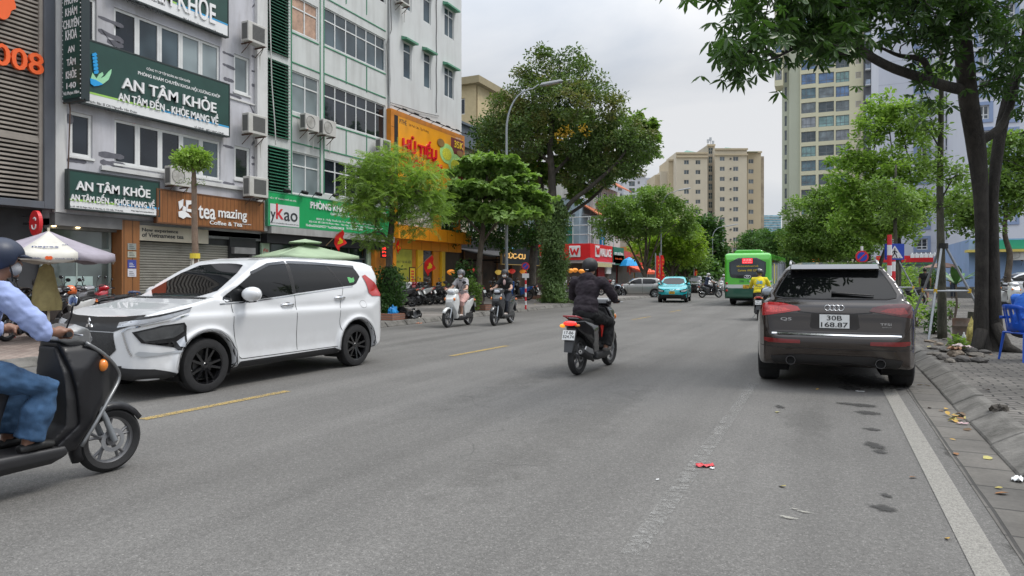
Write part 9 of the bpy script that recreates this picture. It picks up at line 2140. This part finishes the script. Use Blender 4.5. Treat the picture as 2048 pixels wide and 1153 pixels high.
# food delivery rider ---
p=at(1520,555,22.6); ds=scooter('black scooter of the yellow jacketed delivery rider',sc_black,sc_inner,r=.27,plate_lines=['29C1','668.28'],vox=.014); place(ds,(p.x,p.y,0),R(2))
yj=cloth('yellow_jacket',(.75,.62,.03),var=.08); dp=person('delivery rider in a bright yellow lettered jacket behind the bus',dict(shirt=yj,trousers=blktr,shoes=shoeb,helmet=M('black_gloss_helmet',(.012,.012,.013),.2,var=0,coat=1),bulk=1.12,loose=1.1,hair=hairm),dict(sh=(.20,-.22,1.35)))
place(dp,(p.x,p.y,0),R(2))
bvp=bvh_of([c for c in dp.children if c.name.startswith('shirt')][0].data if dp.children else CHILDREN[dp.name][1].data)
def backtext(s,x,z,w,h,m):
 V,Fc=text_geo(s,.02,.022); lo,hi=V.min(0),V.max(0); S=V-lo; S[:,0]*=w/(hi[0]-lo[0]); S[:,1]*=h/(hi[1]-lo[1]); vs=[]
 for a,b,c in S:
  q=bvp.ray_cast(Vector((x+a,-3,z+b)),Vector((0,1,0)))[0]or Vector((x+a,-.4,z+b)); vs.append((x+a,q.y-.004-(.004 if c>0 else 0),z+b))
 mb=LM(); mb.add(vs,Fc); pbuild(mb,'lettering',m,dp,recalc=False)
backtext('be',-.09,1.20,.19,.15,lt_blue); backtext('Food',-.115,1.09,.21,.075,lt_dark); backtext('GIAO ĐỒ ĂN',-.10,1.045,.19,.022,lt_dark)
# far riders (copies of the figures with other clothes) ---
def far_rider(u,d,rz,lb_s,lb_p,sw_s,sw_p):
 p=at(u,555,d); a=copy_tree(cs if False else ks,swap=sw_s); place(a,(p.x,p.y,0),rz,lb_s); b_=copy_tree(dp_plain,swap=sw_p); place(b_,(p.x,p.y,0),rz,lb_p)
dp_plain=person('rider in a navy shirt on a dark scooter beyond the taxi',dict(shirt=cloth('navy_shirt',(.03,.04,.075)),trousers=cloth('dark_trousers',(.02,.02,.024)),shoes=shoeb,sleeve='short',helmet=M('pale_helmet',(.42,.42,.42),.4,var=.05),hair=hairm),vox=.018)
p=at(1421,555,46.5); place(dp_plain,(p.x,p.y,0),R(-52)); a=copy_tree(ks); place(a,(p.x,p.y,0),R(-52),'dark scooter carrying the navy shirted rider beyond the taxi')
gp={MC['navy_shirt']:cloth('pale_shirt',(.42,.42,.42))}; rp_={MC['navy_shirt']:cloth('brown_shirt',(.16,.10,.08))}
wsw={bpy.data.materials['scooter_graphite']:sc_white}; rsw={bpy.data.materials['scooter_graphite']:sc_red}
far_rider(1446,62,R(170),'white scooter of the first rider left of the bus','rider in a pale shirt coming towards the camera left of the bus',wsw,gp)
far_rider(1458,66,R(180),'red scooter of the second rider left of the bus','rider in a brown shirt coming towards the camera left of the bus',rsw,rp_)
far_rider(1470,76,R(178),'dark scooter of the farthest rider left of the bus','farthest rider in a navy shirt left of the bus',None,None)
# pedestrians on the right pavement ---
STAND=dict(pelvis=(0,0,.95),belly=(0,.01,1.08),chest=(0,0,1.30),neck=(0,.01,1.50),head=(0,.02,1.62),sh=(.185,-.01,1.43),el=(.235,-.02,1.16),wr=(.24,.06,.93),hip=(.09,0,.92),kn=((-.11,.07,.50),(.11,-.03,.50)),an=((-.11,.0,.09),(.11,-.17,.12)),toe=((-.12,.14,.055),(.12,-.05,.05)))
p=G(1850,606,.135); t=person('man in a black T shirt and black shorts walking away on the right pavement',dict(shirt=cloth('black_tshirt',(.012,.012,.014)),trousers=cloth('black_shorts',(.014,.014,.016)),legs='short',sleeve='short',shoes=shoeb,hair=hairm,bulk=1.12,loose=1.1,skin=skin),STAND,None,.014,(p.x,p.y,.135),R(-8),handd=(0,.15,-1))
STAND2=dict(STAND); STAND2.update(wr=((-.24,.1,.95),(.22,.13,.98)),head=(0,.03,1.61),kn=((-.10,.03,.50),(.10,.06,.50)),an=((-.10,-.02,.09),(.10,.02,.09)),toe=((-.11,.12,.055),(.11,.15,.055)))
p=G(1907,598,.135); t=person('grey haired man in a white shirt and dark trousers standing behind the metal tripod',dict(shirt=cloth('white_shirt',(.60,.61,.62),var=.05),trousers=cloth('navy_jeans',(.025,.032,.05)),sleeve='short',shoes=shoeb,hair=hairgrey,bulk=1.02,loose=1.15,skin=skin),STAND2,None,.014,(p.x,p.y,.135),PI+R(10),handd=(0,.3,-1))
SIT=dict(pelvis=(0,-.05,.48),belly=(0,-.04,.62),chest=(0,.0,.83),neck=(0,.05,1.02),head=(0,.10,1.14),sh=(.19,.0,.96),el=(.24,.10,.70),wr=(.20,.32,.62),hip=(.10,.0,.46),kn=(.16,.42,.50),an=(.14,.40,.10),toe=(.14,.55,.06))
p=G(1880,600,.135); t=person('seated person in a pink and grey top between the two standing men',dict(shirt=cloth('pinkish_top',(.36,.24,.22)),trousers=cloth('dark_trousers',(.02,.02,.024)),shoes=shoeb,hair=hairm,bulk=.95,sleeve='short'),SIT,None,.014,(p.x,p.y,.135),PI+R(-15),handd=(0,.6,-.6))
def pchair(label,loc,rz,m):
 t=thing('plastic_chair',label,'chair',loc,rz); mb=LM(); mb.cbox((0,0,.43),(.44,.42,.03)); pbuild(mb,'seat',m,t,bevel=.012)
 vs=[]; n=8
 for j in range(7):
  z=.43+.44*j/6
  for i in range(n+1):a=(i/n-.5); vs.append((a*(.46-.05*j/6),-.20-.10*(j/6)+.10*(a*2)**2*.8,z+(-.04*(abs(a)*2)**3 if j==6 else 0)))
 mb=LM(); mb.add(vs,[(j*(n+1)+i,j*(n+1)+i+1,(j+1)*(n+1)+i+1,(j+1)*(n+1)+i)for j in range(6)for i in range(n)if not(2<=j<=4 and i%2==1)]); o=pbuild(mb,'backrest',m,t,smooth=True); s=o.modifiers.new('s','SOLIDIFY'); s.thickness=.012
 for sx in(-1,1):
  for sy in(-1,1):
   mb=LM(); mb.tube([(sx*.20,sy*.19,.43),(sx*.24,sy*.24,.0)],[.028,.018],6,flat=.5); pbuild(mb,'leg',m,t)
  mb=LM(); mb.tube([(sx*.22,-.24,.66),(sx*.25,-.05,.66),(sx*.24,.17,.64),(sx*.22,.19,.44)],.016,6,flat=1.6); pbuild(mb,'armrest',m,t,smooth=True)
 return t
blpl=M('blue_plastic',(.012,.09,.52),.35,var=.08)
c=at(2052,600,10.3); ch=pchair('bright blue plastic chair cut off by the right edge',(c.x,c.y,.135),R(-62),blpl)
sm_=person('grey haired man in a bright blue shirt sitting at the right edge',dict(shirt=cloth('bright_blue_shirt',(.035,.16,.62),var=.12),trousers=cloth('grey_trousers',(.06,.06,.065)),sleeve='short',shoes=shoeb,hair=hairgrey,skin=skin_dk,bulk=1.08,loose=1.15,collar=True),SIT,None,.011,(c.x,c.y,.135),R(-62),handd=(0,.6,-.6))
p=W(68,620,-15.6); t=person('man in a checked blue shirt sitting under the bank parasol',dict(shirt=cloth('blue_check_shirt',(.05,.09,.16),var=.6,vs=30),trousers=cloth('dark_trousers',(.02,.02,.024)),shoes=shoeb,hair=hairm,sleeve='short'),SIT,None,.014,(p.x,p.y,.13),R(-70),handd=(0,.6,-.6))
pchair('dark blue plastic chair in front of the roller shutter',(W(277,600,-19.5).x,W(277,600,-19.5).y,.13),R(-90),M('navy_plastic',(.02,.035,.09),.4,var=.1));
pchair('red plastic chair of the man under the bank parasol',(p.x,p.y,.13),R(-70),M('red_plastic',(.45,.02,.02),.4,var=.1))
# parked motorbikes : copies of the scooter in other paints
park=scooter('black scooter parked with its tail to the street, nearest the feathery tree',sc_black,sc_inner,r=.27,vox=.016); PK=sc_black
swaps=[None,{PK:sc_white},{PK:sc_red},{PK:sc_blue},{PK:sc_silver}]
place(park,(W(797,600,-17.1).x,W(797,600,-17.1).y,.13),PI/2+R(15),ry=R(0)); park['group']='motorbikes parked outside the noodle shop'
ordn=['second','third','fourth','fifth','sixth','seventh','eighth','ninth']
cname={0:'black',1:'white',2:'red',3:'blue',4:'silver'}
for k,(u,ci,dr)in enumerate([(811,4,12),(823,0,18),(834,1,10),(845,2,20),(857,0,14),(868,0,22),(893,0,16)]):
 o=copy_tree(park,swap=swaps[ci]); p=W(u,600,-17.1-(k%2)*.25); place(o,(p.x,p.y,.13),PI/2+R(dr),'%s scooter, %s from the left in the row outside the orange noodle shop'%(cname[ci],ordn[k]),'motorbikes parked outside the noodle shop',rx=R(-2),ry=R(-6))
for k,(u,X,ci,rz,lb)in enumerate([(62,-15.2,0,200,'black scooter parked in front of the man under the parasol'),(118,-15.6,1,195,'white scooter parked just right of the parasol pole'),(150,-16.2,0,185,'black scooter with an orange helmet parked right of the white one'),(186,-17.0,0,150,'black scooter parked in front of the glass shopfront'),(232,-17.4,2,160,'red scooter parked before the wooden column'),(40,-17.2,4,170,'silver scooter half hidden behind the bank parasol'),(205,-16.0,4,110,'silver scooter lying low behind the white car bonnet')]):
 o=copy_tree(park,swap=swaps[ci]); p=W(u,600,X); place(o,(p.x,p.y,.13),R(rz),lb,'motorbikes parked outside the clinic',ry=R(-6))
for k,(u,X,ci,rz,lb)in enumerate([(925,-15.5,1,100,'white scooter with a beige cover behind the woman on the white scooter'),(941,-16.2,0,80,'black scooter behind the almond tree trunk'),(1035,-15.8,3,130,'blue scooter beside the lamp post in front of the dark cafe'),(1046,-16.8,0,100,'black scooter next to the blue one in front of the dark cafe'),(1000,-18,0,95,'black scooter deep under the cafe awning'),(1140,-16.5,1,100,'white scooter parked beyond the ivy pillar'),(1152,-16.5,0,80,'black scooter parked beyond the ivy pillar'),(1220,-14.0,0,95,'black scooter parked before the green food sign'),(1236,-14.6,1,100,'white scooter parked before the green food sign'),(1228,-16,2,80,'red scooter parked before the green food sign')]):
 o=copy_tree(park,swap=swaps[ci]); p=W(u,600,X); place(o,(p.x,p.y,.13),R(rz),lb,'motorbikes parked along the left pavement',ry=R(-6))
for(u,d,ci,rz,lb)in((2012,27,1,200,'white scooter parked beside the white car at the right edge'),(2000,30,0,180,'black scooter parked behind the big trunk on the right'),(1806,31,0,90,'black scooter parked behind the crossing sign')):
 p=at(u,555,d); o=copy_tree(park,swap=swaps[ci]); place(o,(p.x,p.y,.135),R(rz),lb,'motorbikes parked on the right pavement',ry=R(-6))
for(u,v,X,m,lb)in((141,582,-16.0,M('orange_helmet',(.8,.16,.03),.3,var=0,coat=1),'orange helmet hung on a black parked scooter'),(852,577,-18.0,M('red_helmet',(.7,.02,.03),.3,var=0,coat=1),'red helmet on a parked scooter outside the noodle shop'),(836,570,-18.0,M('white_helmet',(.6,.6,.6),.3,var=0,coat=1),'white helmet on a parked scooter outside the noodle shop')):
 p=W(u,v,X); t=thing('helmet',lb,'helmet',p); mb=MB(); mb.lathe([(.0,.13),(.06,.12),(.11,.07),(.13,0),(.125,-.07),(.10,-.08)],'z',p,18); mb.build('shell',m,t,smooth=True); mb=MB(); mb.lathe([(.0,.08),(.09,.0),(.10,-.075)],'z',p,14); mb.build('lining',black,t,smooth=True)
# litter, rubble and small things
rr=random.Random(13)
def lump(name,label,cat,c,r,m,seed,group=None,sq=1.0,sm=True,rough=.25,part='mass',freq=2.2):
 t=thing(name,label,cat,c,rr.uniform(0,6),group); bm=bmesh.new(); bmesh.ops.create_icosphere(bm,subdivisions=3,radius=1)
 for v in bm.verts:
  n=vnoise(v.co*freq+Vector((seed*3.1,seed,0)))*rough*1.6+vnoise(v.co*freq*2.7+Vector((seed,0,5)))*rough*.6; v.co*=1+n; v.co.x*=r[0]; v.co.y*=r[1]; v.co.z*=r[2]; v.co.z=max(v.co.z,-r[2]*.55)+r[2]*.5
 me=bpy.data.meshes.new(part); bm.to_mesh(me); bm.free(); me.materials.append(m); setsmooth(me,38 if sm else 15); o=bpy.data.objects.new(part,me); link(o,t); return t
bagm=M('black_bin_bag',(.012,.012,.013),.28,var=.2,vs=9,bmp=.7,bs=16)
p=W(806,628,-12.0); lump('rubbish_bag','larger black rubbish bag on the pavement edge beside the climber','rubbish bag',(p.x,p.y,.13),(.34,.42,.22),bagm,1,rough=.4,freq=3)
p=W(826,632,-11.95); lump('rubbish_bag','smaller black rubbish bag at the right end of the pile','rubbish bag',(p.x,p.y,.13),(.25,.30,.19),bagm,2,rough=.4,freq=3)
p=W(784,622,-12.1); lump('rubbish_bag','bright blue plastic bag leaning on the climber beside the black rubbish bags','rubbish bag',(p.x+.1,p.y-.1,.15),(.14,.2,.26),M('blue_bag',(.02,.25,.60),.35,var=.15,bmp=.6,bs=18),3,rough=.35,freq=3)
for k,(u,v)in enumerate([(760,655),(772,648),(748,660)]):pass
stn=[M('rubble_%d'%k,c,.9,var=.3,vs=7,bmp=.7,bs=20,dirt=.5,dcol=(.05,.045,.04))for k,c in enumerate([(.16,.145,.125),(.12,.11,.10),(.21,.17,.13),(.085,.08,.075)])]
spots=[(1872,710,.17),(1893,703,.22),(1912,712,.25),(1935,704,.24),(1952,712,.2),(1885,718,.16),(1905,694,.16),(1925,722,.17),(1948,696,.15),(1866,698,.12),(1878,690,.13),(1960,724,.14),(1900,724,.12),(1940,722,.12),(1860,684,.14),(1970,706,.14),(1872,676,.10),(1890,680,.11)]
for k,(u,v,r)in enumerate(spots):
 r*=.78
 p=G(u,v,.14); lump('rubble_stone','broken stone or brick in the rubble at the foot of the big trunk','stone',(p.x,p.y,.13),(r,r*rr.uniform(.6,.9),r*rr.uniform(.28,.5)),stn[k%4],10+k,'rubble heaped between the trees',sm=False,rough=.22,freq=1.3)
def scrap(name,label,cat,u,v,w,h,m,z=.14,rot=None,crump=.02,group=None):
 p=G(u,v,z); t=thing(name,label,cat,(p.x,p.y,z),rr.uniform(0,6)if rot is None else rot,group); mb=LM(); n=6; vs=[]
 for j in range(n+1):
  for i in range(n+1):a,b=i/n-.5,j/n-.5; vs.append((a*w*(1-.2*abs(b)),b*h*(1-.25*abs(a)),.004+abs(vnoise(Vector((a*5+u,b*5+v,0))))*crump*2.4))
 mb.add(vs,[(j*(n+1)+i,j*(n+1)+i+1,(j+1)*(n+1)+i+1,(j+1)*(n+1)+i)for j in range(n)for i in range(n)]); o=pbuild(mb,'sheet',m,t,smooth=True); s_=o.modifiers.new('s','SOLIDIFY'); s_.thickness=.003; return t
scrap('litter','pale pink crumpled paper on the rubble by the big trunk','litter',1925,694,.34,.16,M('pink_paper',(.46,.38,.38),.8,var=.1),.27,crump=.03)
scrap('litter','brown cardboard scrap on the rubble','litter',1908,700,.2,.14,M('cardboard',(.30,.17,.10),.8,var=.15),.24,crump=.04)
scrap('litter','flattened red packet lying on the worn lane line','litter',1410,934,.14,.06,M('red_packet',(.55,.05,.06),.4,var=.35,vs=40),.002,.5,.012)
scrap('litter','white bit of paper sticking out beside the red packet','litter',1424,938,.035,.03,sg_white,.002,0,.006)
scrap('litter','tiny white scrap on the asphalt left of the red packet','litter',1315,961,.028,.012,sg_white,.003,1,.003)
scrap('litter','white paper scrap behind the rear of the dark SUV','litter',1720,784,.10,.03,sg_white,.003,0,.004)
scrap('litter','white wrapper in the gutter at the right edge','litter',2036,962,.11,.07,sg_white,.006,1.2,.02)
scrap('litter','pink wrapper on the leaf pile in the gutter','litter',1925,848,.10,.04,M('pink_wrapper',(.60,.40,.42),.5,var=.1),.014,.2,.01)
scrap('litter','orange scrap on the edge of the left pavement','litter',838,648,.18,.08,M('orange_scrap',(.5,.18,.08),.7,var=.2),.14,.2,.02)
lm=[M('fallen_leaf_%d'%k,c,.7,var=.25,vs=20)for k,c in enumerate([(.42,.26,.05),(.24,.11,.04),(.36,.30,.08),(.13,.08,.04),(.40,.36,.12)])]
me_l=[]
for k in range(5):
 b=LM(); w=.22+.05*k; vs=[(x,y*w,z)for x,y,z in((-.5,0,.01),(-.25,.8,.06),(.15,1,.09),(.5,0,.02),(.15,-1,.07),(-.25,-.8,.05))]; b.add(vs,[(0,1,2,3),(0,3,4,5)]); me_l.append(b.mesh('fallen_leaf',lm[k],None,smooth=True))
def fleaf(x,y,z,s,lb,grp):
 o=bpy.data.objects.new('fallen_leaf',rr.choice(me_l)); link(o,None); o.location=(x,y,z); o.scale=(s,s,s); o.rotation_euler=(rr.uniform(-.3,.3),rr.uniform(-.3,.3),rr.uniform(0,6.28)); tag(o,lb,'leaf',grp)
for k in range(22):
 p=G(1915+rr.gauss(0,16),838+rr.gauss(0,8),0); fleaf(p.x,p.y,.012+.012*rr.random()*2,rr.uniform(.05,.11),'yellow or brown leaf in the small leaf pile against the kerb','leaves piled in the gutter')
for k in range(34):
 y=rr.uniform(3.0,16); x=rr.choice([rr.uniform(.86,1.16),rr.uniform(.9,1.16),rr.uniform(1.6,3.2)]); fleaf(x,y,.012 if x<1.3 else .145,rr.uniform(.05,.10),'single fallen leaf lying loose along the right kerb and pavement','loose leaves along the right side')
for(u,v)in((1635,780),(1565,975),(1895,1080),(1826,957),(1555,826)):p=G(u,v,0); fleaf(p.x,p.y,.008,.06,'single fallen leaf lying on the open asphalt','leaves on the road')
for k in range(8):
 y=rr.uniform(13,30); fleaf(rr.uniform(-13.2,-11.8),y,.14,rr.uniform(.07,.12),'single fallen leaf on the edge of the left pavement','leaves on the left pavement')
p=G(1998,828,.1); lump('root_stump','knobbly root or stump breaking through the kerb stones','root',(p.x,p.y,.09),(.11,.07,.07),bark_d,77,rough=.4)
p=G(1923,684,.13); t=thing('rusty_drum','rusty metal drum used as a planter between the two tree trunks','drum',(p.x,p.y,.13)); mb=MB(); mb.lathe([(0,.0),(.155,.0),(.158,.14),(.165,.15),(.158,.16),(.158,.31),(.165,.32),(.158,.33),(.16,.47),(.15,.47),(.148,.40),(0,.40)],'z',(p.x,p.y,.13),26)
mb.build('shell',M('rusty_tin',(.15,.12,.10),.75,.3,var=.3,vs=6,dirt=.9,dcol=(.24,.09,.04),ds=4),t,smooth=40)
p=G(1950,690,.13); lump('sack','yellow and grey sack of rubbish leaning on the big trunk','sack',(p.x-.02,p.y,.14),(.13,.11,.30),M('yellow_sack',(.40,.34,.10),.6,var=.7,vs=11,bmp=.5,bs=18),41,rough=.3)
t=thing('bottle','pale plastic bottle standing by the yellow sack','bottle',(p.x-.2,p.y-.15,.13)); mb=MB(); mb.lathe([(0,0),(.035,0),(.038,.02),(.036,.15),(.03,.18),(.012,.21),(.012,.24),(0,.24)],'z',(p.x-.2,p.y-.15,.135),14); mb.build('shell',M('milky_plastic',(.55,.58,.56),.3,var=.1),t,smooth=True)
p=G(1940,672,.13); t=thing('wooden_stump','short dark wooden post between the drum and the big trunk','post',(p.x,p.y,.13)); mb=MB(); mb.tube([(p.x,p.y,.1),(p.x+.01,p.y,.35),(p.x+.03,p.y,.66)],[.09,.075,.07],10); mb.build('post',bark_m,t,smooth=40)
mb=MB(); a=G(1868,706,.13);
brk=tiled('red_brick_edging',(.24,.10,.065),(.30,.14,.09),(.16,.14,.12),.22,.07,.012,.5,.85,bmp=.5,dirt=.8,plane='yz')
def ring(label,X,u,r):
 p=W(u,600,X); t=thing('tree_planter',label,'planter',(p.x,p.y,.13)); mb=MB(); mb.box(p.x-r,p.x+r,p.y-r,p.y-r+.12,.12,.33); mb.box(p.x-r,p.x+r,p.y+r-.12,p.y+r,.12,.33); mb.box(p.x-r,p.x-r+.12,p.y-r+.121,p.y+r-.121,.12,.33); mb.box(p.x+r-.12,p.x+r,p.y-r+.121,p.y+r-.121,.12,.33); mb.build('edging',brk,t)
 mb=MB(); mb.box(p.x-r+.121,p.x+r-.121,p.y-r+.121,p.y+r-.121,.12,.27); mb.build('soil',M('soil',(.06,.045,.035),.95,var=.3,vs=12,bmp=.8,bs=30),t)
ring('square brick edging round the almond tree',-12.7,958,.62); ring('square brick edging round the dark leaning tree',-16.3,1062,1.2); ring('low brick edging round the feathery tree',-12.35,776,.6); ring('brick edging round the clipped sapling',-12.6,390,.5)
for i,(u,v,a,b_)in enumerate([(1576,1037,.07,.035),(1609,1026,.06,.02),(1590,1020,.04,.015)]):
 c=G(u,v); stain('dried_splash',c.x,c.y,a,b_,.0075+i*.0002,stainmat('dried_splash',(.34,.33,.29),.75,30))
